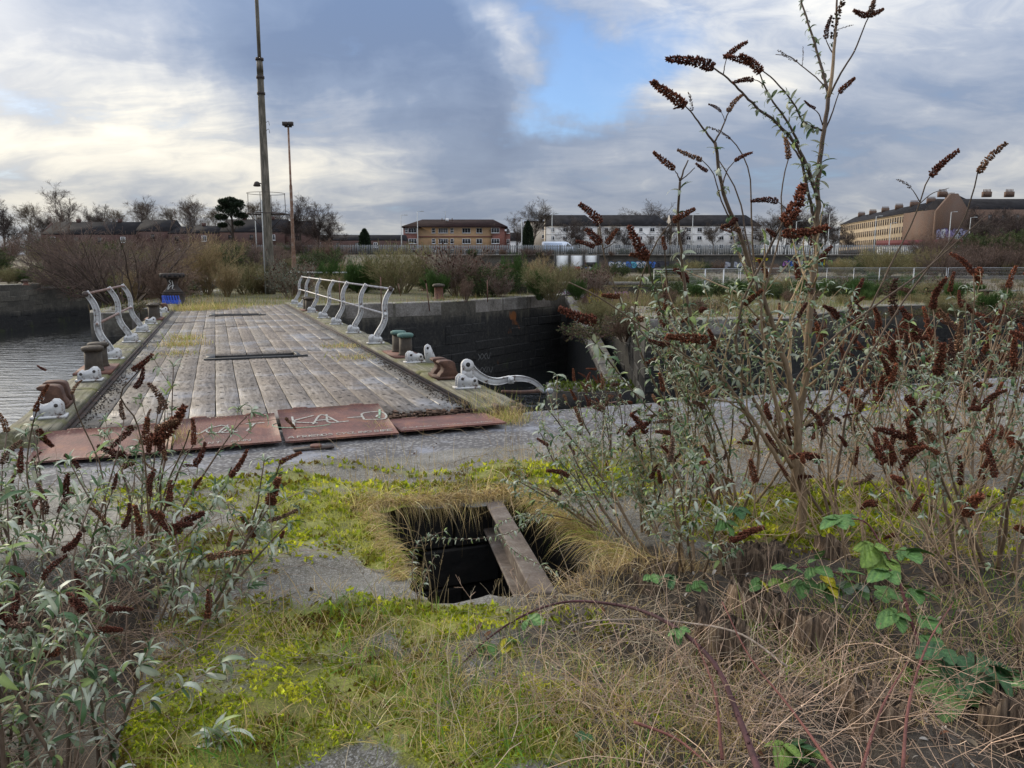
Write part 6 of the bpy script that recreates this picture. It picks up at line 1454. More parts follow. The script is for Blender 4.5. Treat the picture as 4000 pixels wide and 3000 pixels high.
# capstan with blue and white graffiti
def capstan():
    b = G(376, 662); s = 1.; r = thing('capstan', (b[0], b[1], 0), 'large rusty capstan with blue and white graffiti left of the deck end', 'capstan'); k = 1.0
    h = P(376, 590, b[1])[2]; w = P(400, 600, b[1])[0]-P(376, 600, b[1])[0]
    put('base', Acc().lathe([(0, 0), (w*1.25, 0), (w*1.2, .06), (w*.98, .12), (w*.92, h*.38), (w*.98, h*.41), (0, h*.41)], k=28).mesh('base', M_DARKIRON, True), r)
    dr = put('drum', Acc().lathe([(0, h*.41), (w*.82, h*.41), (w*.84, h*.45), (w*.62, h*.52), (w*.46, h*.62), (w*.43, h*.72), (w*.48, h*.80), (w*.6, h*.86), (0, h*.86)], k=28).mesh('drum', M_DARKIRON, True), r)
    put('drumhead', Acc().lathe([(0, h*.86), (w*1.02, h*.86), (w*1.04, h*.88), (w*1.04, h*.97), (w*1.0, h), (0, h*.995)], k=32).mesh('drumhead', M_DARKIRON, True), r)
    for q in range(14):
        a = q/14*2*math.pi; put('bar_socket', Acc().box((w*1.045*math.cos(a), w*1.045*math.sin(a), h*.925), (.03, .10, .08), rz=a).mesh('bar_socket', M_BLACK), r)
    # paint hugging the base drum: blue letters
    def onbase(nm, m, strokes, rad0, rad1, z0, z1, th, parent):
        for st in strokes:
            p = spline(np.array(st, float), len(st)*4) if len(st) > 2 else np.array(st, float); A = Acc(); q = []
            for x, y in p:
                z = z0+(z1-z0)*y; rad = rad0+(rad1-rad0)*y; a = -math.pi/2+x; q.append(((rad+.004)*math.cos(a), (rad+.004)*math.sin(a), z))
            A.tube(q, th, 4); put(nm, A.mesh(nm, m), parent)
    blue = flat('blue_spray', (.04, .10, .50)); wht = flat('white_spray', (.6, .6, .58))
    bs = []
    for i, x in enumerate(np.linspace(-.75, .85, 8)): bs += [[(x, .1), (x+.05, .5), (x-.03, .92)], [(x, .15), (x+.12, .45), (x+.16, .12)]]
    bs += [[(-.8, .3), (0, .25), (.9, .3)], [(-.7, .12), (.1, .08), (.9, .1)]]
    onbase('blue_paint', blue, bs, w*.985, w*.94, h*.05, h*.36, .035, r)
    onbase('white_tag', wht, [[(.1, 1.), (-.15, .9), (.15, .7), (-.2, .5), (-.3, .15), (.5, .1), (.55, .2)], [(.35, .95), (.45, .5), (.3, .2)], [(-.35, .1), (.1, .45), (.6, .5)]], w*.62, w*.5, h*.46, h*.80, .015, dr)
capstan()
def mushroom(X, Yb, Yt, wpx, label, wide=1., tag_=False):
    b = G(X, Yb); h = P(X, Yt, b[1])[2]; w = wpx/2/FOC*b[1]
    r = thing('mooring_bollard', (b[0], b[1], 0), label, 'bollard')
    put('post', Acc().lathe([(w*1.1, 0), (w*.85, .04), (w*.72, .1), (w*.70, h*.72), (w*.8, h*.8)], k=20).mesh('post', M_RUST, True), r)
    put('cap', Acc().lathe([(0, h*.74), (w*.9*wide, h*.76), (w*1.02*wide, h*.82), (w*1.02*wide, h*.88), (w*.8*wide, h*.96), (0, h)], k=20).mesh('cap', M_BOLL, True), r)
    return r
mushroom(948, 646, 612, 27, 'rusty mooring bollard near the coping, right of the wide capped one', 1.)
r = mushroom(919, 628, 599, 24, 'wide capped mushroom bollard with painted stem behind the rusty one', 1.35)
mushroom(2128, 648, 625, 18, 'small mushroom bollard on the far right quay', 1.5); mushroom(56, 616, 604, 14, 'small capped bollard on the far left quay edge', 1.2)
for i, (X, Yb, Yt, lean) in enumerate(((735, 667, 600, .0), (824, 667, 598, 0), (928, 666, 612, .12), (1053, 648, 605, 0), (1225, 640, 610, .1), (866, 640, 612, .2))):
    b = G(X, Yb); h = P(X, Yt, b[1])[2]; A = Acc().tube([(0, 0, -.1), (-lean*h, 0, h)], .022, 6)
    tag(put('iron_stake', A.mesh('iron_stake', M_RUST), None, b), ['thin rusty stake by the middle of the right railing', 'straight rusty stake just right of the railing end', 'leaning rusty stake beside the rusty bollard', 'rusty stake on the coping right of the pinkish shrub', 'leaning stake at the corner of the dock', 'short bent stake among the grass'][i], 'stake')
# white slab bench beyond the rail
b = G(700, 628); t = thing('slab_table', (P(700, 590, 50)[0], 50, 0), 'white topped low slab on legs behind the far railing', 'slab'); put('top', Acc().box((0, 0, 1.12), (4.4, .8, .08)).mesh('top', M_WPANEL), t)
for x in (-1.9, .4, 1.9): put('leg', Acc().box((x, 0, .55), (.1, .3, 1.08)).mesh('leg', M_COPE), t)
# far stone kerbs of the next dock behind the corner, and scattered blocks
for i, (X0, X1, Y, dz, lab) in enumerate(((1072, 1290, 628, .25, 'low stone kerb wall of the inner dock behind the coping corner'), (1440, 1900, 0, 0, 'second pale dock edge behind the wire fence'), (1700, 2260, 0, 0, 'farthest pale dock edge below the retaining wall'))):
    d = (52, 78, 100)[i]; a = P(X0, 600, d)[0]; b = P(X1, 600, d)[0]; t = thing('dock_edge', (a, d, 0), lab, 'wall'); n = int((b-a)/2.2); me = bevel_box((2.15, 1., .6), .05, M_COPE, 'edge_stone')
    for q in range(n): put('edge_stone', me, t, (q*2.2+1, rng.normal(0, .03), (.0, -.35, -.1)[i]+rng.normal(0, .02)), (0, 0, rng.normal(0, .01)))
# rough grass on the far quays, as blades that read at their distance
def far_grass():
    rg = np.random.default_rng(200)
    def land(p):                                  # inside the far quay polygons
        poly = np.array(ISLE+EAST+[(900, 80), (900, 900), (-900, 900), (-900, 420), (-230, 160), (-75, 105), (-60, 82), (-40.5, 78)]); c = np.zeros(len(p), bool); j = len(poly)-1
        for i in range(len(poly)):
            a, b = poly[i], poly[j]; m = ((a[1] > p[:, 1]) != (b[1] > p[:, 1])) & (p[:, 0] < (b[0]-a[0])*(p[:, 1]-a[1])/(b[1]-a[1]+1e-12)+a[0]); c ^= m; j = i
        return c
    for n, y0, y1, h, w, cols, nm, lab in ((52000, 23, 62, .20, .008, [(.34, .25, .14), (.24, .17, .09), (.20, .19, .05), (.12, .16, .04), (.26, .22, .08)], 'rough_grass', 'rough straw and green grass on the far quay behind the bridge'), (26000, 60, 140, .45, .03, [(.20, .15, .09), (.15, .11, .07), (.09, .095, .035), (.24, .19, .12)], 'rough_grass', 'tawny rough grass on the distant dock land')):
        y = y0*(y1/y0)**rg.random(n); x = rg.uniform(-1, 1, n)*y*.74; p = np.column_stack([x, y]); p = p[land(p)]; p = p[rg.random(len(p)) < np.clip((fbm(p[:, 0]*.35, p[:, 1]*.35, 8)-.32)*4, .08, 1)]
        low = np.clip((p[:, 0]-9)/6, 0, 1)*np.clip((p[:, 1]-36)/6, 0, 1)*np.clip((120-p[:, 1])/40, 0, 1); z = np.where((p[:, 0] < -12) & (p[:, 1] > 85), np.clip((p[:, 1]-85)/60, 0, 1)*4, 0)-.6*low
        m = len(p); H = h*np.exp(rg.normal(0, .4, m)); a = rg.uniform(0, 6.28, m); T_ = np.column_stack([np.cos(a), np.sin(a), a*0])*H[:, None]*rg.uniform(0, .7, m)[:, None]; T_[:, 2] = H; b = np.column_stack([p, z-.02]); sd_ = np.column_stack([np.cos(a+1.6), np.sin(a+1.6), a*0])*w
        V = np.stack([b-sd_, b+sd_, b+T_], 1).reshape(-1, 3); F = np.arange(m*3).reshape(-1, 3); cols = np.array(cols); c = cols[np.clip((fbm(p[:, 0]*.5+3, p[:, 1]*.5, 9)*1.6-.3+rg.normal(0, .2, m))*len(cols), 0, len(cols)-1).astype(int)]*np.exp(rg.normal(0, .25, (m, 1)))
        tag(put(nm, mesh(nm, V, F, mat_grassfar(), np.repeat(c, 3, 0))), lab, 'grass', kind='stuff')
def mat_grassfar(): return M_GRASS
far_grass()
# ------------------------------------------------------------------ foreground plants
# leaf templates: a curved, folded lance leaf along +y (length 1); z up
def lance(sec=5, w=.13, droop=.35, fold=.25, curl=0., wav=0., tooth=0):
    V = []; 
    for i in range(sec+1):
        t = i/sec; y = math.sin(t*droop*2.4)/max(.3, droop*2.4)*1. if droop else t; z = -(1-math.cos(t*droop*2.4))/max(.3, droop*2.4) if droop else 0
        ww = w*math.sin(math.pi*min(1, t*.92+.06))**.8*(1 if t < 1 else .02)
        V += [(-ww, y, z+ww*fold+wav*math.sin(t*9)*w), (0, y, z), (ww, y, z+ww*fold+wav*math.cos(t*8)*w)]
    F = []
    for i in range(sec):
        a = i*3; F += [(a, a+1, a+4, a+3), (a+1, a+2, a+5, a+4)]
    return np.array(V), [np.array(F)]
LANCES = [lance(5, .085, .45, .5), lance(5, .10, .75, .3, wav=.15), lance(5, .075, 1.0, .5), lance(5, .11, 1.15, .2, wav=.2), lance(4, .09, .25, .6)]
def leafcol(rg, n, base=(.175, .215, .165), dk=(.055, .085, .05), f=.25, var=.18):
    c = np.array(base)*np.exp(rg.normal(0, var, (n, 1))); return np.where(rg.random((n, 1)) < f, np.array(dk)*np.exp(rg.normal(0, .25, (n, 1))), c)
# dead flower spikes: a tapering crowd of little capsules on short side stalks
def head_mesh(seed, n=430, bend=.25, fat=.13, col=(.075, .026, .016), clump=7):
    rg = np.random.default_rng(seed); A = Acc(); ax = spline([(0, 0, 0), (bend*.15, .35, 0), (bend*.55, .7, -.02), (bend*1.1, 1., -.05)], 12)
    A.tube(ax, np.linspace(.012, .005, 12), 4, (.07, .04, .025))
    # whorls along the axis, shrinking to the tip
    nw = 13; t = []
    t = rg.random(n)**1.15; t = np.clip(t+.012*np.sin(t*nw*6.28), 0, .995); n = len(t); x = t*11; i = x.astype(int); f = (x-i)[:, None]; o = ax[i]*(1-f)+ax[np.minimum(i+1, 11)]*f
    dr = norm(ax[np.minimum(i+1, 11)]-ax[i]+1e-9); q = norm(np.cross(dr, rg.normal(size=(n, 3)))); rad = fat*.85*np.interp(t, [0, .1, .35, .7, 1], [.5, 1., .85, .55, .12])*(.25+.8*rg.random(n)**.7)*(.9+.15*np.sin(t*nw*6.28))
    L = o+q*rad[:, None]; D = q+dr*.55+rg.normal(0, .25, (n, 3))
    T = np.array([(0, 0, 0), (.5, .45, 0), (-.25, .45, .43), (-.25, .45, -.43), (0, 1.1, 0)]); TF = [np.array([(0, 2, 1), (0, 3, 2), (0, 1, 3), (4, 1, 2), (4, 2, 3), (4, 3, 1)])]
    M = frames(D, rg.uniform(0, 6, n), rg)*(.066*rg.uniform(.6, 1.4, n))[:, None, None]*np.array([.75, 1, .75])
    c = np.array(col)*np.exp(rg.normal(0, .35, (n, 1)))*(1+1.1*(rg.random((n, 1)) < .28))
    V, F, C = stamp(T, TF, M, L, c); A.add(V, F, C)
    return A.mesh('flower_head', M_HEAD)
HEADS = [head_mesh(s, 560, b, f, c) for s, b, f, c in ((1, .25, .12, (.075, .026, .016)), (2, -.2, .10, (.09, .032, .018)), (3, .5, .13, (.06, .022, .015)), (4, .05, .13, (.10, .038, .02)), (5, -.45, .12, (.07, .025, .017)))]
HEADS_S = [head_mesh(9, 90, .2, .07, (.05, .03, .02))]
HEADS_G = [head_mesh(s, 420, b, f, c) for s, b, f, c in ((21, .3, .10, (.11, .065, .045)), (22, -.4, .09, (.13, .07, .04)), (23, .6, .12, (.055, .028, .02)))]
HEADS_R = [head_mesh(s, 560, b, f, c) for s, b, f, c in ((11, .25, .12, (.105, .036, .020)), (12, -.3, .14, (.13, .046, .024)), (13, .5, .11, (.085, .03, .018)))]
LM = {}
TONES = [(.27, .30, .21), (.37, .40, .31), (.18, .23, .13), (.05, .10, .035), (.25, .32, .10)]
def leaf_me(i, tone):
    k = (i, tone)
    if k not in LM:
        V, F = LANCES[i]; cols = TONES
        c = np.tile(np.array(cols[tone]), (len(V), 1)); c[1::3] *= 1.25
        LM[k] = mesh('leaf', V, F, M_LEAF, c, True)
    return LM[k]

HEADS_R = HEADS_R+HEADS[:2]+HEADS_G
HEADS = HEADS+HEADS_G[:2]
class Plant:
    """a bush: stems and heads as parts, the nearest leaves as parts, the rest as one mass"""
    def __init__(s, name, base, label, cat='bush', group=None, seed=1, maxleaf=260):
        s.o = thing(name, base, label, cat, group); s.b = np.array(base, float); s.rg = np.random.default_rng(seed); s.lv = []; s.tw = Acc(); s.maxleaf = maxleaf; s.nh = 0; s.wide = 1.; s.big = 1.
    def stem(s, pts, r0, r1, col=(.20, .145, .10), n=None, k=7, name='stem', dark=None):
        pts = np.asarray(pts, float); n = n or max(6, len(pts)*3); p = spline(pts, n) if len(pts) > 2 else np.linspace(pts[0], pts[-1], n)
        p = p+s.rg.normal(0, r0*.15, p.shape); r = np.linspace(r0, r1, n)
        A = Acc(); V, F, per = tubes(p[None]-s.b, r[None], k, True); t = np.linspace(0, 1, n)[:, None]; c = np.array(col)*(1-t)+np.array(dark if dark is not None else col)*t
        A.add(V, F, np.repeat(c, k, 0)); put(name, A.mesh(name, M_STEM, True), s.o); return p, r
    def twigs(s, Pp, Rr, col, k=4, var=.15): subset_tubes(s.tw, Pp-s.b, Rr, k, col, s.rg, var)
    def tufts(s, p, t0, t1, gap, size, per=4, big=.0, tilt=.9, sizevar=.3, f=.2):
        """opposite tufts of leaves at nodes along polyline p"""
        seg = np.linalg.norm(np.diff(p, axis=0), axis=1); cum = np.concatenate([[0], np.cumsum(seg)]); L = cum[-1]; x = L*t0; rot = s.rg.uniform(0, 3)
        while x < L*t1:
            i = min(np.searchsorted(cum, x, 'right')-1, len(seg)-1); f_ = (x-cum[i])/seg[i]; o = p[i]*(1-f_)+p[i+1]*f_; d = norm(p[i+1]-p[i]); rot += 1.57
            s.tuft(o, d, size*s.rg.uniform(.7, 1.2), per, rot, tilt, f, big); x += gap*s.rg.uniform(.75, 1.3)
    def tuft(s, o, d, size, per=4, rot=0., tilt=.9, f=.2, big=0.):
        ref = np.array([0, 0, 1.]) if abs(d[2]) < .9 else np.array([1., 0, 0]); u = norm(np.cross(d, ref)); w = np.cross(d, u)
        for j in range(per):
            a = rot+math.pi*(j % 2)+s.rg.normal(0, .35)+(j//2)*1.2; tl = tilt*s.rg.uniform(.6, 1.3)
            D = d*math.cos(tl)+(u*math.cos(a)+w*math.sin(a))*math.sin(tl)
            sz = size*s.rg.uniform(.65, 1.15)*(1+big*(j < 2))*(.62 if j >= 2 and per > 4 else 1)
            s.lv.append((o, D, sz, s.rg.integers(len(LANCES)), 3 if s.rg.random() < f else s.rg.integers(0, 3) if s.rg.random() < .85 else 4))
    def rosette(s, o, d, size, n=8, f=.15):
        s.tuft(o, d, size, n, s.rg.uniform(0, 6), .75, f)
    def head(s, a, b, kind=None, fat=1., bendroll=None):
        a = np.asarray(a, float); b = np.asarray(b, float); L = np.linalg.norm(b-a); Y = (b-a)/L
        M3 = frames(Y[None], np.array([s.rg.uniform(0, 6.28) if bendroll is None else bendroll]), s.rg)[0]; kind = kind if kind is not None else HEADS
        me = kind[s.rg.integers(len(kind))]; M = Matrix([[*(M3[i]*L*[fat, 1, fat]), a[i]-s.b[i]] for i in range(3)]+[[0, 0, 0, 1]]); put('flower_head', me, s.o, mw=M); s.nh += 1
    def finish(s):
        if s.tw.n: tag(put('twigs', s.tw.mesh('twigs', M_BARK), s.o), kind='stuff')
        if not s.lv: return s.o
        o = np.array([l[0] for l in s.lv]); D = np.array([l[1] for l in s.lv]); sz = np.array([l[2] for l in s.lv]); ti = np.array([l[3] for l in s.lv]); to = np.array([l[4] for l in s.lv])
        sz = sz*s.big; D = norm(D); roll = s.rg.normal(0, .5, len(o)); Z = frames(D, roll, s.rg)*np.array([s.wide, 1, 1])
        app = sz/np.linalg.norm(o-np.array([0, 0, EYE]), axis=1); order = np.argsort(-app); ob = order[:s.maxleaf]; rest = order[s.maxleaf:]
        for q in ob:
            M = Matrix([[*(Z[q][i]*sz[q]), o[q][i]-s.b[i]] for i in range(3)]+[[0, 0, 0, 1]]); put('leaf', leaf_me(int(ti[q]), int(to[q])), s.o, mw=M)
        if len(rest):
            A = Acc(); tones = np.array(TONES)
            for k in range(len(LANCES)):
                q = rest[ti[rest] == k]
                if len(q):
                    V, F, C = stamp(LANCES[k][0], LANCES[k][1], Z[q]*sz[q][:, None, None], o[q]-s.b, tones[to[q]]*np.exp(s.rg.normal(0, .12, (len(q), 1)))); A.add(V, F, C)
            tag(put('leaves', A.mesh('leaves', M_LEAF, True), s.o), kind='stuff')
        return s.o

def side_shoots(pl, p, r, n, t0, t1, L, ang=.7, heads=.5, leaf=.05, gap=.05, col=(.20, .14, .10), hk=None, hl=.12, per=4, up=.08, rosette=.5, lt0=.2, f=.2):
    """side shoots off a stem polyline, each with tufts and ending in a seed head or a leafy tip"""
    rg = pl.rg
    P1, R1 = spawn(rg, p[None], r[None], n, t0, t1, ang, L, .0016, 9, .10, up, .5)
    pl.twigs(P1, np.maximum(R1, .0014), col, 5)
    for k in range(n):
        d = norm(P1[k, -1]-P1[k, -2])
        if rg.random() < heads: pl.head(P1[k, -1], P1[k, -1]+norm(d+[0, 0, rg.normal(-.15, .5)]+rg.normal(0, .35, 3))*hl*rg.uniform(.6, 1.3), hk, rg.uniform(.8, 1.2))
        elif rg.random() < rosette: pl.rosette(P1[k, -1], d, leaf*1.3, 8, f)
        if per: pl.tufts(P1[k], lt0, .97, gap, leaf, per, f=f)
    return P1, R1
def T(d, *pts): return [P(x, y, d+(k*0)) for k, (x, y) in enumerate(pts)]
def Tz(d0, d1, *pts): n = len(pts); return [P(x, y, d0+(d1-d0)*i/(n-1)) for i, (x, y) in enumerate(pts)]
BR1 = (.36, .26, .155); BRD = (.11, .08, .06)

# ---- the tall plant on the right, traced stem by stem
def tall():
    base = G(1722, 1180); pl = Plant('tall_flowering_bush', base, 'tallest dead flowering bush, its stems and dark seed spikes reaching up against the sky', seed=21, maxleaf=290); pl.wide = 1.5; pl.big = 1.45; D0 = float(base[1])
    S_ = lambda d1, r0, r1, pts, dk=BRD, **k: pl.stem(Tz(D0, d1, *pts), r0, r1, BR1, dark=dk, **k)
    # main stem
    m, mr = S_(D0+.15, .026, .011, [(1722, 1185), (1736, 1090), (1722, 985), (1727, 900), (1742, 800), (1748, 700), (1757, 600), (1764, 520), (1769, 380), (1779, 288), (1791, 208)], n=44)
    a, ar = S_(D0+.2, .010, .005, [(1791, 208), (1801, 120), (1805, 60), (1808, -10)]); dd = D0+.15
    def sub(d0, d1, r0, r1, pts, tuf=None, col=BRD):
        p, r = pl.stem(Tz(d0, d1, *pts), r0, r1, col, dark=col)
        if tuf: pl.tufts(p, *tuf)
        return p, r
    sub(dd, dd+.25, .009, .004, [(1791, 208), (1779, 160), (1767, 120), (1751, 64), (1733, 8), (1722, -30)], (.02, .99, .055, .045, 6))
    sub(dd, dd-.1, .006, .003, [(1793, 205), (1815, 160), (1847, 108), (1862, 70), (1877, 36)])
    pl.head(P(1877, 38, dd-.1), P(1890, -8, dd-.1), fat=1.3); pl.head(P(1874, 34, dd-.1), P(1838, 26, dd-.1), fat=1.3); pl.head(P(1880, 34, dd-.1), P(1910, 18, dd-.1), fat=1.3)
    sub(dd, dd-.05, .005, .0025, [(1779, 288), (1792, 260), (1804, 225), (1813, 198)]); pl.head(P(1812, 200, dd-.05), P(1846, 166, dd-.05))
    sub(dd, dd+.1, .004, .002, [(1790, 196), (1760, 165), (1731, 142), (1700, 120), (1675, 118)]); pl.head(P(1722, 134, dd+.1), P(1678, 114, dd+.1), HEADS_S, .8); pl.head(P(1733, 142, dd+.1), P(1738, 100, dd+.1), HEADS_S, .4)
    sub(dd, dd, .004, .002, [(1801, 118), (1790, 100), (1783, 82)]); pl.head(P(1785, 84, dd), P(1780, 42, dd)); pl.head(P(1800, 85, dd), P(1806, -15, dd), HEADS_S, 1.); pl.head(P(1806, 66, dd), P(1842, 50, dd), HEADS_S, .5)
    for (x, y) in ((1800, 77), (1806, 40), (1797, 95)): pl.tuft(P(x, y, dd), np.array([0, 0, 1.]), .02, 4, f=1)
    # the long arching limb to the left, thick with leaf tufts
    L1, r1 = sub(dd-.05, dd-.25, .012, .004, [(1767, 430), (1758, 400), (1743, 360), (1727, 325), (1707, 296), (1673, 262), (1639, 236), (1620, 216), (1603, 200), (1583, 180), (1563, 162), (1535, 144)], (.02, .72, .045, .052, 6))
    pl.head(P(1543, 146, dd-.25), P(1452, 110, dd-.25), fat=.9, bendroll=0)
    sub(dd-.22, dd-.22, .003, .002, [(1563, 160), (1566, 140), (1571, 122)]); pl.head(P(1568, 124, dd-.22), P(1605, 84, dd-.22))
    sub(dd-.1, dd-.3, .007, .003, [(1725, 310), (1699, 260), (1667, 216), (1647, 176), (1639, 152)], (.05, .85, .05, .045, 6)); pl.head(P(1643, 158, dd-.3), P(1615, 108, dd-.3), fat=1.5); pl.head(P(1624, 136, dd-.3), P(1568, 116, dd-.3))
    sub(dd, dd-.3, .006, .003, [(1777, 282), (1735, 262), (1715, 225), (1679, 180), (1660, 162), (1643, 150)], (.05, .6, .038, .055, 6)); pl.head(P(1629, 172, dd-.25), P(1586, 166, dd-.25)); sub(dd-.28, dd-.25, .003, .002, [(1647, 182), (1640, 176), (1629, 172)])
    sub(dd, dd-.1, .004, .002, [(1777, 270), (1768, 245), (1757, 235)]); pl.head(P(1762, 234, dd-.1), P(1732, 224, dd-.1), HEADS, .7)
    pl.tufts(m, .80, .90, .05, .06, 6); pl.tufts(m, .60, .72, .09, .05, 4)
    # dark diagonal limb crossing below
    sub(dd, dd-.1, .010, .007, [(1767, 500), (1752, 440), (1740, 390), (1730, 340)], (.1, .9, .05, .05, 6))
    sub(dd-.1, dd-.15, .006, .003, [(1730, 344), (1712, 318), (1703, 305)])
    # second big limb
    n_, nr = S_(D0-.25, .020, .008, [(1715, 1060), (1720, 980), (1722, 900), (1700, 800), (1668, 700), (1645, 630), (1620, 570), (1607, 532), (1591, 488), (1571, 444), (1561, 404), (1551, 360), (1543, 308)], BRD, n=40); d2 = D0-.25
    pl.tufts(n_, .45, .62, .06, .06, 6); pl.tufts(n_, .66, 1., .12, .055, 5)
    sub(d2, d2-.1, .006, .003, [(1543, 308), (1515, 272), (1495, 244), (1479, 228)], (.3, .5, .1, .04, 5)); pl.head(P(1481, 230, d2-.1), P(1408, 178, d2-.1), bendroll=0.); pl.head(P(1478, 228, d2-.1), P(1452, 233, d2-.1), HEADS, .7); pl.head(P(1495, 240, d2-.1), P(1494, 197, d2-.1), HEADS_S, 1.)
    sub(d2, d2, .005, .003, [(1543, 308), (1558, 280), (1567, 260), (1575, 238)]); pl.head(P(1573, 242, d2), P(1590, 196, d2), fat=1.1); pl.head(P(1558, 242, d2), P(1541, 217, d2), fat=.8); sub(d2, d2, .002, .0015, [(1566, 262), (1562, 250), (1558, 242)])
    # thin pale stem with a bare spike
    t_, _ = pl.stem(Tz(D0, d2+.1, (1700, 990), (1672, 860), (1650, 700), (1629, 560), (1625, 500), (1622, 440), (1621, 384), (1607, 340), (1583, 304), (1551, 280)), .009, .0025, BR1, dark=BRD); pl.head(P(1578, 300, d2+.1), P(1532, 266, d2+.1), HEADS_S, .6)
    sub(d2, d2, .004, .002, [(1560, 400), (1573, 365), (1589, 346)]); pl.head(P(1587, 348, d2), P(1620, 323, d2), fat=.9)
    sub(d2, d2+.1, .006, .003, [(1640, 640), (1610, 500), (1600, 440), (1580, 390), (1552, 345)])
    # third limb, left cluster
    q_, qr = pl.stem(Tz(D0-.1, D0-.45, (1706, 1040), (1660, 960), (1600, 870), (1540, 790), (1500, 720), (1482, 640), (1473, 560), (1465, 492), (1465, 440), (1469, 392)), .013, .006, BR1, dark=BRD, n=34); d3 = D0-.45
    pl.tufts(q_, .3, .72, .06, .06, 6); pl.tufts(q_, .75, 1., .10, .045, 4)
    sub(d3, d3, .004, .002, [(1469, 392), (1464, 378), (1457, 368)]); pl.head(P(1458, 366, d3), P(1411, 329, d3), fat=.9)
    sub(d3, d3, .005, .003, [(1469, 392), (1478, 365), (1487, 346)]); sub(d3, d3, .003, .002, [(1469, 390), (1485, 378), (1501, 362)])
    sub(d3, d3-.1, .004, .002, [(1575, 470), (1557, 430), (1549, 400), (1539, 372), (1517, 346)]); pl.head(P(1517, 346, d3-.1), P(1466, 328, d3-.1), fat=.9); pl.head(P(1529, 370, d3), P(1500, 356, d3), fat=1.)
    # vertical head and stem in the middle
    v_, _ = pl.stem(Tz(D0-.2, D0-.1, (1705, 960), (1660, 800), (1645, 660), (1672, 560), (1689, 480), (1687, 432), (1693, 384), (1703, 342)), .008, .003, BR1, dark=BRD); pl.head(P(1704, 344, D0-.1), P(1702, 294, D0-.1), fat=1.2); pl.head(P(1660, 600, D0-.1)+[0, 0, .0], P(1640, 560, D0-.1), fat=1.)
    # the big rusty head by the main stem and its neighbours
    h_, _ = pl.stem(Tz(D0-.1, D0-.5, (1712, 1010), (1650, 900), (1600, 800), (1590, 720), (1610, 640), (1647, 568), (1675, 512), (1693, 480)), .011, .005, BR1, dark=BRD); pl.head(P(1692, 484, D0-.5), P(1760, 412, D0-.5), HEADS_R[:1], 1.3)
    pl.tufts(h_, .3, .8, .06, .055, 6)
    pl.head(P(1690, 504, D0-.45), P(1784, 514, D0-.45), HEADS_R[:1], .9); pl.head(P(1676, 512, D0-.45), P(1662, 490, D0-.45), HEADS_R, 1.4); pl.head(P(1681, 436, D0-.2), P(1634, 420, D0-.2)); sub(D0-.2, D0-.2, .003, .002, [(1720, 470), (1700, 452), (1681, 436)])
    pl.head(P(1590, 470, d2), P(1578, 500, d2), fat=1.6); pl.head(P(1600, 500, d2), P(1570, 478, d2), fat=1.4)
    # procedural fill lower down
    for st, rr, n, L in ((m, mr, 10, .45), (n_, nr, 14, .5), (q_, qr, 16, .45), (h_, h_[:, 0]*0+.006, 10, .4), (v_, v_[:, 0]*0+.005, 6, .35)):
        side_shoots(pl, st, rr, n, .2, .62, L, .8, .25, .038, .075, BR1, None, .10, 3, .10)
    return pl.finish()
tall()

# ---- procedural bushes
def bush(name, base, label, n, spread, H, seed, lean=(0, 0), r0=.010, heads=.5, leaf=.06, per=6, gap=.06, shoots=4, hk=None, hl=.13, maxleaf=260, col=BR1, dark=None, sl=.4, basew=.12, f=.2, lt=.45, grav=.02, tuft0=.45, group=None, cat='bush'):
    pl = Plant(name, base, label, cat, group, seed=seed, maxleaf=maxleaf); rg = pl.rg
    if seed > 50: pl.wide = 1.3; pl.big = 1.0; per = max(3, per-3) if per else 0
    a = rg.uniform(0, 6.28, n); s = spread*np.sqrt(rg.random(n))
    D = np.column_stack([np.cos(a)*s+lean[0], np.sin(a)*s+lean[1], np.ones(n)]); O = np.array(base)+np.column_stack([np.cos(a)*basew*rg.random(n), np.sin(a)*basew*rg.random(n), np.full(n, -.04)])
    P0, R0 = grow(rg, O, D, H*rg.uniform(.6, 1.08, n), r0*rg.uniform(.6, 1.2, n), .0028, 12, .075, grav)
    for k in range(n):
        A = Acc(); V, F, per_ = tubes(P0[k:k+1]-pl.b, R0[k:k+1], 7, True); t = np.linspace(0, 1, 12)[:, None]; c = np.array(col)*rg.uniform(.75, 1.1)*(1-t)+np.array(dark if dark is not None else col)*t*.9
        A.add(V, F, np.repeat(c, 7, 0)); put('stem', A.mesh('stem', M_STEM, True), pl.o)
        d = norm(P0[k, -1]-P0[k, -2])
        if rg.random() < heads*1.2: pl.head(P0[k, -1], P0[k, -1]+norm(d+rg.normal(0, .3, 3))*hl*rg.uniform(.7, 1.4), hk, rg.uniform(.8, 1.3))
        else: pl.rosette(P0[k, -1], d, leaf*1.4, 9, f)
        if per: pl.tufts(P0[k], tuft0, .97, gap*1.3, leaf, per, f=f)
        if shoots: side_shoots(pl, P0[k], R0[k], shoots, .25, .92, sl, .65, heads, leaf, gap, col, hk, hl, per, .06, .8, .25, f)
    return pl.finish()
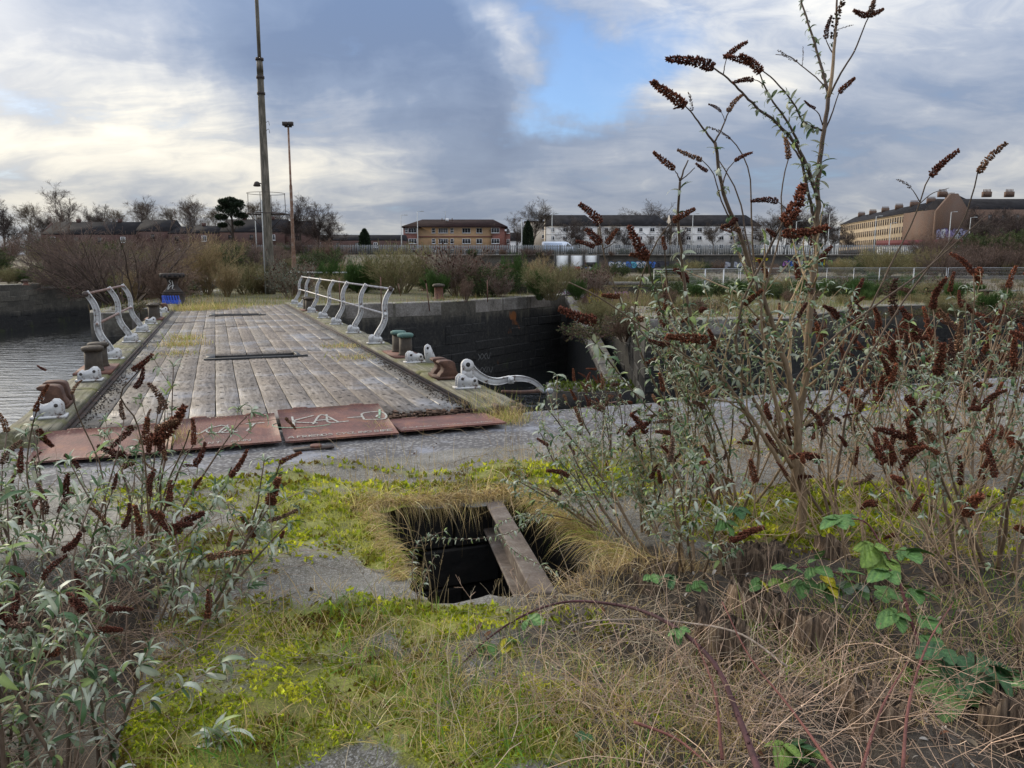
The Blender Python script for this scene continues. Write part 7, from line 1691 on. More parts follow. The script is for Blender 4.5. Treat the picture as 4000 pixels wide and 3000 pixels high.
# left foreground mass (roots in the sunken strip left of the slab)
bush('grey_leaved_bush', G(150, 1560)+[0, 0, -.35], 'grey leaved flowering bush in the lower left corner with long drooping leaves', 14, .65, 1.2, 41, (-.05, .15), .011, .22, .092, 6, .11, 4, None, .10, 290, (.30, .22, .15), (.16, .11, .08), .42, .25, .22)
bush('grey_leaved_bush', G(330, 1330)+[0, 0, -.3], 'grey leaved flowering bush beside the slab edge, leaning right over the moss', 10, .6, 1.1, 42, (.28, .1), .010, .30, .08, 5, .11, 4, None, .11, 260, (.30, .22, .15), (.16, .11, .08), .40, .2, .2)
bush('grey_leaved_bush', G(60, 1230)+[0, 0, -.3], 'grey leaved flowering bush at the left edge in front of the water', 11, .6, 1.35, 43, (-.05, .1), .010, .4, .085, 6, .10, 4, None, .12, 220, (.28, .20, .14), (.15, .10, .075), .42, .2, .2)
bush('grey_leaved_bush', G(300, 1180)+[0, 0, -.1], 'grey leaved flowering bush with dark red spikes in front of the left tread plates', 8, .42, 1.1, 44, (.12, .0), .009, .45, .075, 5, .10, 4, None, .12, 240, (.28, .20, .14), (.15, .10, .075), .38, .15, .2)
bush('grey_leaved_bush', G(20, 1480)+[0, 0, -.4], 'bare stemmed bush at the left picture edge, few leaves low down', 14, .6, 1.1, 45, (.1, .0), .012, .15, .075, 4, .09, 4, None, .09, 160, (.22, .15, .10), BRD, .4, .2, .2)
bush('leafy_sprig', G(455, 1640), 'small grey green sprig at the bottom edge among the moss', 3, .25, .12, 46, (.0, .0), .004, 0, .10, 6, .04, 0, None, .1, 60, BR1, None, .1, .02, .05, cat='plant')
# masses right of the pit
bush('flowering_bush', G(1480, 1230), 'leafy grey green bush at the right rim of the pit', 12, .8, 1.05, 51, (-.30, .1), .009, .28, .055, 8, .05, 5, None, .11, 220, BR1, BRD, .42, .2, .15, grav=.01)
bush('flowering_bush', G(1370, 1150), 'low silvery bush hanging into the pit behind the iron beam', 12, .9, .8, 52, (-.35, -.05), .008, .15, .05, 8, .04, 6, None, .10, 200, BR1, BRD, .35, .2, .12, grav=.0)
bush('flowering_bush', G(1560, 1090), 'bush with many silvery tufts in front of the basin, left of the tall stems', 12, .75, 1.6, 53, (-.25, .0), .009, .28, .055, 6, .05, 6, None, .12, 220, BR1, BRD, .5, .2, .15)
bush('flowering_bush', G(1790, 1060), 'tan stemmed bush behind the tallest one, rusty spikes at half height', 8, .8, 1.35, 54, (.15, .1), .009, .4, .05, 4, .08, 4, HEADS_R, .13, 160, BR1, None, .5, .2, .2)
bush('flowering_bush', G(2010, 1130), 'wide bush on the right with rust red flower spikes and pale stems', 14, .85, 1.5, 55, (-.05, .1), .010, .45, .055, 4, .07, 5, HEADS_R, .15, 200, (.27, .19, .125), None, .55, .25, .2)
bush('flowering_bush', G(2150, 1220), 'bush at the right edge with thick pale stems and rust red spikes', 13, .8, 1.5, 56, (.0, .1), .011, .45, .06, 4, .07, 5, HEADS_R, .15, 180, (.28, .20, .13), None, .5, .25, .2)
bush('flowering_bush', G(2230, 1030), 'farther bush at the right edge full of rust red spikes above the quay', 11, .8, 1.6, 57, (-.1, .0), .009, .65, .05, 4, .08, 5, HEADS_R, .17, 120, (.27, .19, .125), None, .5, .25, .2)
bush('flowering_bush', G(1320, 1010), 'thin stemmed bush left of the others with brown spikes near the cable', 9, .6, .85, 58, (-.15, .0), .006, .6, .045, 4, .06, 4, None, .10, 140, (.15, .10, .07), BRD, .35, .15, .15)
bush('flowering_bush', G(1900, 960), 'low dead flowering bush on the concrete behind the tallest one', 10, .8, 1.0, 59, (.1, .0), .008, .7, .04, 4, .08, 5, HEADS_R, .13, 80, (.27, .19, .125), None, .4, .2, .2)

bush('dead_bush', G(2080, 1020), 'tangle of bare tan stems and rusty spikes at the right, above the quay edge', 16, 1.0, 1.35, 64, (-.1, .0), .007, .55, .04, 0, .1, 8, HEADS_R, .13, 40, (.42, .30, .19), None, .55, .35, .2)
bush('dead_bush', G(1900, 1230), 'tangle of bare tan stems behind the bramble leaves, right of the tallest bush', 12, 1.0, 1.0, 65, (.1, .0), .006, .35, .04, 0, .1, 7, HEADS_R, .11, 40, (.42, .30, .19), None, .5, .3, .2)
bush('dead_bush', G(2200, 1330), 'fine bare stems at the right edge above the dark bramble leaves', 11, .9, .9, 66, (-.2, .1), .006, .35, .04, 0, .1, 7, HEADS_R, .11, 40, (.42, .30, .19), None, .45, .3, .2)
bush('dead_bush', G(1620, 1190), 'fine bare stems between the pit and the tallest bush', 10, .9, .95, 67, (-.1, .0), .005, .3, .04, 0, .1, 7, None, .10, 40, (.40, .29, .19), None, .45, .3, .2)

# ---- long single stems traced on the right
def traced(name, label, base, items, seed, maxleaf=80):
    pl = Plant(name, base, label, 'bush', seed=seed, maxleaf=maxleaf); pl.wide = 1.4; pl.big = 1.3
    for it in items:
        d0, d1, r0, r1, pts = it[:5]; p, r = pl.stem(Tz(d0, d1, *pts), r0, r1, it[5] if len(it) > 5 else BR1, dark=BRD if len(it) < 7 else it[6]); 
        if len(it) > 7 and it[7]: pl.tufts(p, *it[7])
    return pl
b = G(1800, 1150); pl = traced('dead_flower_plant', 'three long bare stems leaning right to lone seed spikes against the sky above the tenements', b, [
    (b[1], 3.9, .010, .003, [(1800, 1150), (1770, 1010), (1790, 880), (1830, 760), (1880, 665), (1911, 600), (1951, 520), (1987, 440), (1999, 400), (2009, 380)], (.30, .22, .15), (.16, .12, .09)),
    (3.9, 3.9, .003, .0015, [(1987, 436), (1978, 420), (1967, 405)], BRD), (3.9, 3.9, .003, .0012, [(1987, 440), (2010, 420), (2050, 406)], BRD),
    (b[1], 3.7, .009, .003, [(1800, 1150), (1815, 980), (1850, 820), (1920, 700), (1983, 608), (2035, 544), (2079, 480), (2099, 424), (2113, 372)], (.28, .2, .14), (.14, .11, .09)),
    (b[1], 3.8, .010, .003, [(1800, 1150), (1700, 950), (1715, 830), (1800, 730), (1900, 655), (2000, 580), (2080, 510), (2130, 465)], (.28, .2, .14), (.16, .12, .09))], 61)
pl.head(P(2009, 382, 3.9), P(2056, 318, 3.9), HEADS, .8); pl.head(P(1967, 406, 3.9), P(1945, 381, 3.9), HEADS_S, 1.2); pl.head(P(2113, 374, 3.7), P(2144, 308, 3.7), HEADS, 1.); pl.finish()
b = G(1600, 1120); pl = traced('dead_flower_plant', 'curved stems with big brown seed spikes in front of the pale flats', b, [
    (b[1], 3.9, .008, .0035, [(1600, 1120), (1520, 930), (1420, 760), (1353, 675), (1334, 634), (1314, 584), (1303, 538), (1296, 488)], (.30, .23, .17), (.25, .2, .16), (.3, .75, .06, .06, 6)),
    (b[1], 3.8, .008, .0035, [(1600, 1120), (1560, 950), (1500, 820), (1440, 700), (1412, 620), (1398, 556)], BR1, BRD, (.3, .9, .06, .06, 6)),
    (b[1], 3.7, .008, .003, [(1600, 1120), (1500, 960), (1400, 800), (1370, 700), (1400, 560), (1430, 505), (1452, 478)], BR1, BRD, (.2, .8, .07, .06, 6)),
    (b[1], 3.9, .007, .003, [(1600, 1120), (1540, 960), (1490, 800), (1455, 680), (1440, 600), (1436, 540)], BR1, BRD, (.2, .8, .07, .05, 6)),
    (b[1], 3.6, .009, .003, [(1600, 1120), (1640, 980), (1590, 860), (1470, 760), (1380, 700), (1290, 640), (1230, 610)], (.3, .22, .15), (.2, .15, .1), (.3, .6, .09, .05, 4)),
    (b[1], 3.6, .006, .003, [(1600, 1120), (1480, 960), (1380, 860), (1300, 760), (1260, 710)], (.3, .22, .15), BRD, (.3, .9, .07, .07, 6)),
    (3.9, 3.9, .003, .002, [(1300, 528), (1285, 530), (1278, 533)], BRD), (3.9, 3.9, .003, .002, [(1303, 538), (1318, 530), (1326, 524)], BRD)], 62, 200)
for a_, b_, f_ in (((1297, 484), (1264, 432), 1.2), ((1297, 528), (1270, 492), 1.6), ((1285, 534), (1248, 515), 1.), ((1310, 528), (1331, 493), 1.), ((1398, 560), (1349, 498), 1.1), ((1402, 560), (1362, 548), 1.3), ((1453, 478), (1500, 448), 1.), ((1438, 540), (1430, 512), 1.3), ((1290, 692), (1207, 690), 1.1), ((1530, 734), (1440, 726), .9), ((1340, 640), (1300, 640), 1.1)):
    pl.head(P(*a_, 3.8), P(*b_, 3.8), [HEADS[0], HEADS[3]] , f_)
pl.finish()
# spikes of the left bushes that stand against the water, deck and plates
b = G(330, 1200)+[0, 0, -.1]; pl = traced('dead_flower_plant', 'slender stems with dark red seed spikes in front of the left plates', b, [
    (b[1], 3.6, .006, .003, [(330, 1200), (320, 1100), (310, 980), (290, 900), (260, 860), (300, 800)], BR1), (b[1], 3.5, .006, .003, [(330, 1200), (360, 1050), (400, 960), (480, 800+60), (300, 820)][:3]+[(410, 930)], BR1),
    (b[1], 3.4, .006, .003, [(360, 1200), (430, 1130), (480, 1060), (500, 1010)], BR1, BRD, (.4, .95, .07, .07, 6)), (b[1], 3.3, .006, .003, [(400, 1230), (540, 1150), (580, 1070), (605, 1000)], BR1, BRD, (.5, .95, .07, .07, 6)),
    (b[1], 3.2, .006, .003, [(380, 1280), (480, 1210), (560, 1140), (585, 1118)], BR1, BRD, (.3, .9, .07, .07, 6)), (b[1], 3.1, .006, .003, [(300, 1300), (380, 1240), (450, 1200)], BR1, BRD, (.3, .9, .07, .08, 6)), (b[1], 3.7, .005, .003, [(230, 1200), (215, 1000), (170, 900), (155, 850)], BR1), (b[1], 3.7, .005, .003, [(120, 1200), (60, 1050), (70, 920), (85, 870)], BR1)], 63, 120)
for a_, b_, f_, d in (((285, 800), (335, 778), 1.5, 3.6), ((290, 838), (328, 815), 1.7, 3.6), ((155, 852), (160, 820), 1.6, 3.7), ((330, 955), (415, 900), 1.8, 3.5), ((335, 930), (390, 895), 1.7, 3.5), ((345, 975), (350, 940), 2., 3.5), ((497, 1030), (543, 980), 1.2, 3.4), ((603, 1000), (650, 975), 1.2, 3.3), ((580, 1125), (645, 1112), 1., 3.2), ((445, 1205), (530, 1188), 1.3, 3.0), ((75, 890), (100, 830), 1., 3.7), ((100, 800), (75, 790), 1.3, 3.7), ((135, 1190), (195, 1165), 1.5, 2.9), ((205, 1365), (262, 1345), 1.5, 2.6), ((370, 1140), (428, 1125), 1.4, 3.1), ((265, 1140), (300, 1105), 1.6, 3.1)):
    pl.head(P(*a_, d), P(*b_, d), None, f_*.62)
pl.finish()
# ------------------------------------------------------------------ pit beam, stumps, brambles, grasses, moss
# rusty joist across the pit
a, b = W(4.97, 1.74, -.03), W(3.22, 1.40, .03); d = b-a; L = np.linalg.norm(d); t = thing('iron_beam', (a+b)/2, 'grey brown iron joist laid across the open pit', 'beam', rz=math.atan2(d[1], d[0])); t.rotation_euler = (0, -math.asin(d[2]/L), math.atan2(d[1], d[0]))
M_JOIST = mat('crusted_joist', _rust, c1=(.06, .045, .035), c2=(.22, .19, .16), c3=(.13, .10, .08), rough=.85)
put('top_flange', bevel_box((L, .12, .022), .006, M_JOIST, 'top_flange'), t, (0, 0, .0)); put('web', bevel_box((L*.998, .02, .17), .004, M_JOIST, 'web'), t, (0, 0, -.097)); put('bottom_flange', bevel_box((L*.997, .15, .022), .006, M_JOIST, 'bottom_flange'), t, (0, 0, -.19))
# second hole edge: dark slab lip on the near side
def stump(X, Y, wpx, hpx, seed, label, lean=(0, 0), bright=False, flat_=0., top=None):
    b = G(X, Y); d = float(b[1]); rg = np.random.default_rng(seed); r = wpx/2/FOC*d; h = hpx/FOC*d*1.08; b[2] = -.10; root = thing('timber_stump', b, label, 'stump')
    k = 40; a = np.arange(k)/k*2*math.pi; A = Acc(); lev = np.array([0, .25, .5, .72, .86, 1.]); V = []
    ph = rg.uniform(0, 6, 4); out = 1+.16*np.sin(2*a+ph[0])+.10*np.sin(5*a+ph[1])+rg.normal(0, .05, k); topj = (.70+.48*fbm(a*2.2, a*0+seed, seed)+rg.normal(0, .03, k))*(1-flat_)+flat_; topj = topj*(1+.12*np.cos(a-ph[2]))
    for i, l in enumerate(lev):
        z = (h+.08)*l*(topj if l > .5 else topj*.5+.5); rr = r*out*(1.12-.12*l)*(1+.25*(fbm(a*3+i*.35, a*0+seed*3.1, seed)-.5)+rg.normal(0, .02, k))
        V.append(np.column_stack([np.cos(a)*rr+lean[0]*z, np.sin(a)*rr+lean[1]*z, z]))
    rr = r*out*.62; z = (h+.08)*topj*rg.uniform(.6, .98, k)*.93; V.append(np.column_stack([np.cos(a)*rr+lean[0]*z, np.sin(a)*rr+lean[1]*z, z]))
    rr = r*out*.25; z = (h+.08)*(.62+flat_*.3)*np.ones(k)*rg.uniform(.9, 1.05, k); V.append(np.column_stack([np.cos(a)*rr+lean[0]*z, np.sin(a)*rr+lean[1]*z, z]))
    n = len(V); V = np.vstack(V); i = np.arange(k); j = (i+1) % k
    F = np.concatenate([np.stack([q*k+i, q*k+j, (q+1)*k+j, (q+1)*k+i], 1) for q in range(n-1)]); A.add(V, [F, (np.arange(k)+(n-1)*k)[None]])
    put('trunk', A.mesh('trunk', M_STUMPB if bright else M_STUMP), root)
    S = Acc(); m = 4
    for q in range(m):
        t = rg.uniform(0, 6.28); q0 = r*rg.uniform(.75, 1.0); hh = (h+.08)*rg.uniform(.7, .98); p0 = np.array([math.cos(t)*q0, math.sin(t)*q0, hh*.4]); p1 = np.array([math.cos(t)*q0*rg.uniform(.8, 1.05)+lean[0]*hh, math.sin(t)*q0*rg.uniform(.8, 1.05)+lean[1]*hh, hh])
        S.tube([p0, (p0+p1)/2+rg.normal(0, .004, 3), p1], [r*.16, r*.14, r*.05], 5)
    put('splinters', S.mesh('splinters', M_STUMPB if bright else M_STUMP), root); root['kind_note'] = ''; del root['kind_note']
    return root
def _stumpb(k, b):
    _stump(k, b)
M_STUMPB = mat('pale_split_timber', _stump)
for e in M_STUMPB.node_tree.nodes:
    if e.type == 'VALTORGB':
        for q in e.color_ramp.elements: q.color = tuple(min(1, c*1.45) for c in q.color[:3])+(1,)
stump(1405, 1268, 110, 55, 1, 'rotten timber stump at the right rim of the pit', (.05, 0))
stump(1620, 1225, 130, 55, 2, 'grey split timber stump left of the base of the tallest bush')
stump(1795, 1210, 70, 60, 14, 'split grey stump just right of the tallest bush', bright=True)
stump(1905, 1270, 100, 60, 4, 'brown crumbling timber stump behind the bramble leaves', (-.1, 0))
stump(1560, 1430, 120, 125, 5, 'tallest rotten timber stump with a hollow cleft face, centre right', (-.05, .0))
stump(1635, 1350, 110, 90, 6, 'timber stump with a broken flat top behind the tallest stump', (0, 0), True, .4)
stump(1735, 1395, 100, 95, 7, 'orange brown splintered stump with a pale pointed top', (.03, 0), True)
stump(1640, 1490, 60, 70, 8, 'small pointed stump in front of the hollow one', (.1, 0))
stump(1890, 1565, 150, 95, 9, 'wide sawn stump with a hollow top among the dry stems', (0, 0), True, .5)
stump(2170, 1600, 120, 120, 10, 'dark charred stump at the right edge of the picture')
stump(2212, 1400, 36, 70, 11, 'narrow pale stump at the right picture edge behind dark leaves', (0, 0), True, .6)
stump(2060, 1290, 90, 45, 12, 'low soil covered stump right of the brambles')

# ---- brambles
def leaflet(w=.36, sec=12, cup=.22, tooth=.10):
    V = []; 
    for i in range(sec+1):
        t = i/sec; ww = w*(math.sin(math.pi*min(1, (t*.93+.05))**.85))**.75*(1 if t < 1 else .03)+(tooth*(i % 2)*w if 0 < i < sec else 0); z = -.22*t*t
        V += [(-ww, t, z+ww*cup-.008*(i % 2)), (-ww*.5, t+.02, z+ww*cup*.2+.012*(i % 2)), (0, t, z), (ww*.5, t+.02, z+ww*cup*.2+.012*(i % 2)), (ww, t, z+ww*cup-.008*(i % 2))]
    F = [(i*5+j, i*5+j+1, i*5+j+6, i*5+j+5) for i in range(sec) for j in range(4)]
    return np.array(V), [np.array(F)]
LFT = leaflet(); BL_COL = dict(green=(.12, .23, .06), dark=(.05, .12, .04), lime=(.22, .32, .06), yellow=(.62, .52, .03), red=(.22, .07, .03), turn=(.20, .17, .04), pale=(.16, .20, .13)); BLM = {}
def bl_mesh(tone):
    if tone not in BLM:
        V, F = LFT; c = np.tile(np.array(BL_COL[tone]), (len(V), 1)); c[2::5] *= 1.5; c[0::5] *= .9
        if tone in ('turn', 'red'): c[:10] = np.array(BL_COL['green'])*1.3
        BLM[tone] = mesh('leaflet', V, F, M_BRAM, c, True)
    return BLM[tone]
def bramble_leaf(root, base, o, d, size, tone, rg, n=3):
    """petiole and three to five leaflets"""
    d = norm(np.array(d, float)); side = norm(np.cross(d, [0, 0, 1.])+1e-6); L = np.linalg.norm; e = np.array(o)+d*size*.5
    A = Acc().tube([np.array(o)-base, (np.array(o)+e)/2-base+[0, 0, size*.05], e-base], size*.02, 4, (.12, .10, .04)); lf = put('leaf', A.mesh('petiole', M_BARK), root)
    for j in range(n):
        ang = [0, 1.25, -1.25, 2.1, -2.1][j]+rg.normal(0, .1); s = size*[1., .82, .82, .6, .6][j]*rg.uniform(.9, 1.1)
        D = d*math.cos(ang)+side*math.sin(ang)+np.array([0, 0, rg.normal(-.1, .12)]); M3 = frames(D[None], np.array([rg.normal(math.pi if False else 0, .35)]), rg)[0]
        if M3[2, 2] < 0: M3[:, 0] *= -1; M3[:, 2] *= -1
        put('leaflet', bl_mesh(tone if rg.random() < .8 else 'green' if tone != 'dark' else 'dark'), lf, mw=Matrix([[*(M3[i]*s), (e-base)[i]] for i in range(3)]+[[0, 0, 0, 1]]))
def cane(root, base, pts, r0, r1, col, rg, thorns=40, dark=None):
    p = spline(np.array(pts), max(14, len(pts)*5)); A = Acc(); r = np.linspace(r0, r1, len(p)); V, F, per = tubes(p[None]-base, r[None], 7, True); c = np.repeat((np.array(col)*np.exp(rg.normal(0, .15, (len(p), 1)))), 7, 0); A.add(V, F, c)
    for q in range(thorns):
        t = rg.uniform(0, .98); i = int(t*(len(p)-1)); d = norm(p[i+1]-p[i]); n = norm(np.cross(d, rg.normal(size=3))); o = p[i]+n*r[i]*.8-base
        A.tube([o, o+n*r0*1.1+d*r0*-.3], [r0*.28, .0003], 3, np.array(col)*1.3)
    put('cane', A.mesh('cane', M_STEM), root); return p
PUR = (.085, .032, .035)
def brambles():
    rg = np.random.default_rng(77)
    base = G(1690, 1640); r = thing('bramble', base, 'thick purple bramble cane arching left from the bottom edge towards the pit', 'bramble')
    cane(r, base, [P(1650, 1700, 1.9), P(1600, 1560, 2.2), P(1540, 1430, 2.5), P(1450, 1350, 2.75), P(1340, 1308, 3.0), P(1210, 1302, 3.1), P(1120, 1335, 3.05), P(1060, 1375, 3.0), P(985, 1450, 2.85), P(930, 1540, 2.6)], .011, .002, PUR, rg, 110)
    for X, Y, d, dx, s, tone in ((1110, 1330, 3.02, (-.3, -.2, .3), .085, 'turn'), (1125, 1335, 3.02, (.4, -.3, .1), .08, 'green'), (1085, 1365, 3., (.6, -.5, -.5), .085, 'yellow'), (1065, 1378, 3., (-.4, -.5, -.3), .075, 'green'), (1100, 1360, 3., (.2, -.8, -.7), .085, 'turn'), (1460, 1352, 2.74, (0, -.6, -.2), .05, 'green')):
        bramble_leaf(r, base, P(X, Y, d), dx, s, tone, rg)
    base = G(1960, 1460); r = thing('bramble', base, 'upright red bramble cane with broad green leaves, right of centre', 'bramble')
    p = cane(r, base, [G(1975, 1500), P(1990, 1440, 2.75), P(1965, 1330, 2.9), P(1935, 1240, 3.0), P(1905, 1180, 3.1), P(1865, 1125, 3.15), P(1830, 1120, 3.15)], .009, .003, (.17, .06, .06), rg, 60)
    for X, Y, d, dx, s, tone in ((1835, 1122, 3.15, (-.8, -.2, .1), .12, 'green'), (1870, 1130, 3.15, (-.3, .3, .1), .10, 'green'), (1925, 1190, 3.08, (.9, -.2, .1), .13, 'green'), (1930, 1200, 3.08, (-.8, -.5, -.1), .12, 'lime'), (1940, 1235, 3.0, (-.9, -.3, .1), .11, 'green'), (1950, 1270, 2.98, (.7, -.5, 0), .11, 'green'), (1960, 1320, 2.9, (-.9, -.2, -.1), .12, 'green'), (1975, 1360, 2.86, (.6, -.6, -.2), .10, 'green'), (1965, 1330, 2.88, (.9, .1, -.2), .12, 'green'), (1985, 1440, 2.75, (.2, -.6, .3), .075, 'lime'), (1980, 1450, 2.75, (-.7, -.4, .1), .07, 'lime'), (1895, 1165, 3.1, (-.6, -.7, -.4), .12, 'lime')):
        bramble_leaf(r, base, P(X, Y, d), dx, s*.85, tone, rg, 5 if s > .10 else 3)
    base = G(1800, 1290); r = thing('bramble', base, 'bramble spray with bright yellow and green leaves below the tallest bush', 'bramble')
    cane(r, base, [G(1900, 1330), P(1860, 1270, 3.3), P(1800, 1235, 3.4), P(1740, 1225, 3.45), P(1680, 1235, 3.45), P(1640, 1245, 3.45)], .006, .002, (.13, .05, .05), rg, 40)
    for X, Y, dx, s, tone in ((1650, 1245, (-.6, -.6, -.2), .075, 'yellow'), (1672, 1240, (.2, -.8, -.2), .08, 'lime'), (1700, 1232, (-.2, -.6, .4), .08, 'green'), (1745, 1226, (.3, -.7, .2), .09, 'green'), (1760, 1230, (.7, -.3, -.3), .085, 'yellow'), (1775, 1245, (.2, -.9, -.5), .085, 'yellow'), (1800, 1240, (.8, -.3, .2), .085, 'green'), (1735, 1240, (-.3, -.8, -.5), .09, 'green'), (1830, 1255, (.3, -.7, 0), .09, 'green'), (1850, 1262, (-.5, -.6, .2), .10, 'pale'), (1870, 1270, (.8, -.4, 0), .10, 'green'), (1760, 1222, (.1, -.2, .7), .07, 'green'), (1790, 1250, (-.1, -.8, -.7), .08, 'green')):
        bramble_leaf(r, base, P(X, Y, 3.35), dx, s, tone, rg)
    base = G(2140, 1480); r = thing('bramble', base, 'clump of large dark green bramble leaves at the right edge', 'bramble')
    for i in range(13):
        X = rg.uniform(2030, 2215); Y = rg.uniform(1375, 1480); d = 2.75+rg.uniform(-.15, .15); o = P(X, Y, d); cane(r, base, [G(X+rg.uniform(-20, 20), Y+90), (G(X, Y+90)+o)/2+[0, 0, .02], o], .004, .003, (.10, .06, .04), rg, 6)
        bramble_leaf(r, base, o, (rg.normal(0, .7), -.6, rg.uniform(-.3, .3)), rg.uniform(.11, .15), 'dark' if i % 3 else 'green', rg, 3)
    base = G(1700, 1600); r = thing('bramble', base, 'small bramble with crinkled leaves at the bottom edge, right of centre', 'bramble')
    for X, Y, s in ((1700, 1590, .08), (1690, 1610, .08), (1715, 1620, .07), (1690, 1640, .08), (1470, 1350, .05), (1270, 1450+130, .04)):
        bramble_leaf(r, base, P(X, Y, 2.3 if Y > 1500 else 2.7), (rg.normal(0, .7), -.5, rg.uniform(-.2, .4)), s, ['green', 'dark', 'lime'][int(X) % 3], rg)
    base = G(1420, 1330); r = thing('bramble', base, 'small dark leaved bramble sprigs beside the stump at the pit rim', 'bramble')
    for X, Y, s in ((1400, 1240, .06), (1430, 1250, .07), (1455, 1235, .07), (1480, 1262, .06), (1590, 1090, .07), (1560, 1120, .08), (1500, 1250, .06)):
        bramble_leaf(r, base, P(X, Y, 3.4), (rg.normal(0, .7), -.5, rg.uniform(-.2, .3)), s, 'dark' if X % 20 else 'green', rg)
    base = G(1450, 1400); r = thing('bramble', base, 'pale dry thorny cane lying across the grass from the stump', 'bramble')
    cane(r, base, [P(1700, 1440, 2.6), P(1600, 1370, 2.75), P(1480, 1345, 2.85), P(1350, 1338, 2.9), P(1240, 1350, 2.95), P(1190, 1372, 2.95)], .005, .002, (.38, .31, .25), rg, 70)
    base = G(1560, 1600); r = thing('bramble', base, 'reddish thorny canes rising out of the dry tangle at the bottom', 'bramble')
    for pts in ([P(1820, 1690, 1.9), P(1700, 1520, 2.3), P(1620, 1420, 2.5), P(1560, 1300, 2.7)], [P(1560, 1640, 2.1), P(1545, 1500, 2.3), P(1500, 1380, 2.6)], [P(1370, 1560, 2.3), P(1450, 1590, 2.2), P(1540, 1660, 2.0)], [P(1950, 1660, 2.0), P(1960, 1540, 2.2), P(2000, 1400, 2.5), P(2060, 1300, 2.8)], [P(1860, 1670, 2.), P(1900, 1540, 2.2), P(1960, 1430, 2.4)]):
        cane(r, base, pts, .0055, .002, (.20, .075, .06), rg, 40)
brambles()

# ---- blades: grass, dry grass, moss
def inside_pit(p, m=.0):
    u = -math.sin(TH)*p[:, 0]+math.cos(TH)*p[:, 1]; v = math.cos(TH)*p[:, 0]+math.sin(TH)*p[:, 1]
    return (u > HU0-m) & (u < HU1-.0+m) & (v > HV0-m) & (v < HV1+m)
def scatter(rg, n, maskfn, box):
    """n random ground points, kept with probability maskfn and thinned with distance"""
    x0, x1, y0, y1 = box; y = y0*(y1/y0)**rg.random(n); x = rg.uniform(-1, 1, n)*(y*.74+.25)
    p = np.column_stack([x, y]); p = p[(x > x0) & (x < x1)]
    p = p[~inside_pit(p, .01)]; u = -math.sin(TH)*p[:, 0]+math.cos(TH)*p[:, 1]; p = p[u < QE]
    w = maskfn(p); p = p[rg.random(len(p)) < w]; return np.column_stack([p, hz(p)])
def blades(A, rg, p, h, w, cols, bend=.5, lean=.5, var=.3, K=4, hv=.4, dirb=None):
    n = len(p)
    if not n: return
    H = h*np.exp(rg.normal(0, hv, n)); a = rg.uniform(0, 6.28, n); ln = lean*rg.random(n); D = np.column_stack([np.cos(a)*ln, np.sin(a)*ln, np.ones(n)])
    if dirb is not None: D += dirb
    Pp, _ = grow(rg, p-[0, 0, .004], D, H, .001, .001, K, .06, -bend*.5)
    side = norm(np.cross(norm(Pp[:, -1]-Pp[:, 0]), rg.normal(size=(n, 3)))); t = np.linspace(0, 1, K); ww = (w*(1-t**1.6)+w*.04)[None, :, None]*(H/h)[:, None, None]**.3
    Lf = Pp-side[:, None]*ww; Rt = Pp+side[:, None]*ww; V = np.stack([Lf, Rt], 2).reshape(-1, 3)
    b = (np.arange(n)*K*2)[:, None]+(np.arange(K-1)*2)[None]; F = np.stack([b, b+1, b+3, b+2], -1).reshape(-1, 4)
    cols = np.array(cols); c = cols[rg.integers(len(cols), size=n)]*np.exp(rg.normal(0, var, (n, 1))); A.add(V, F, np.repeat(np.clip(c, 0, 1), K*2, 0))
def clumpy(p, s=3., seed=50, lo=.35, hi=.6): return np.clip((fbm(p[:, 0]*s, p[:, 1]*s, seed)-lo)/(hi-lo), 0, 1)
BOX = (-3.5, 12, 1.75, 11.)
STRAW = [(.54, .40, .19), (.47, .34, .16), (.62, .49, .28), (.40, .29, .12), (.52, .43, .15)]; LIMEG = [(.26, .33, .06), (.33, .36, .07), (.18, .27, .05), (.38, .37, .10)]; GRN = [(.12, .29, .04), (.18, .36, .055), (.10, .23, .035), (.27, .40, .07)]
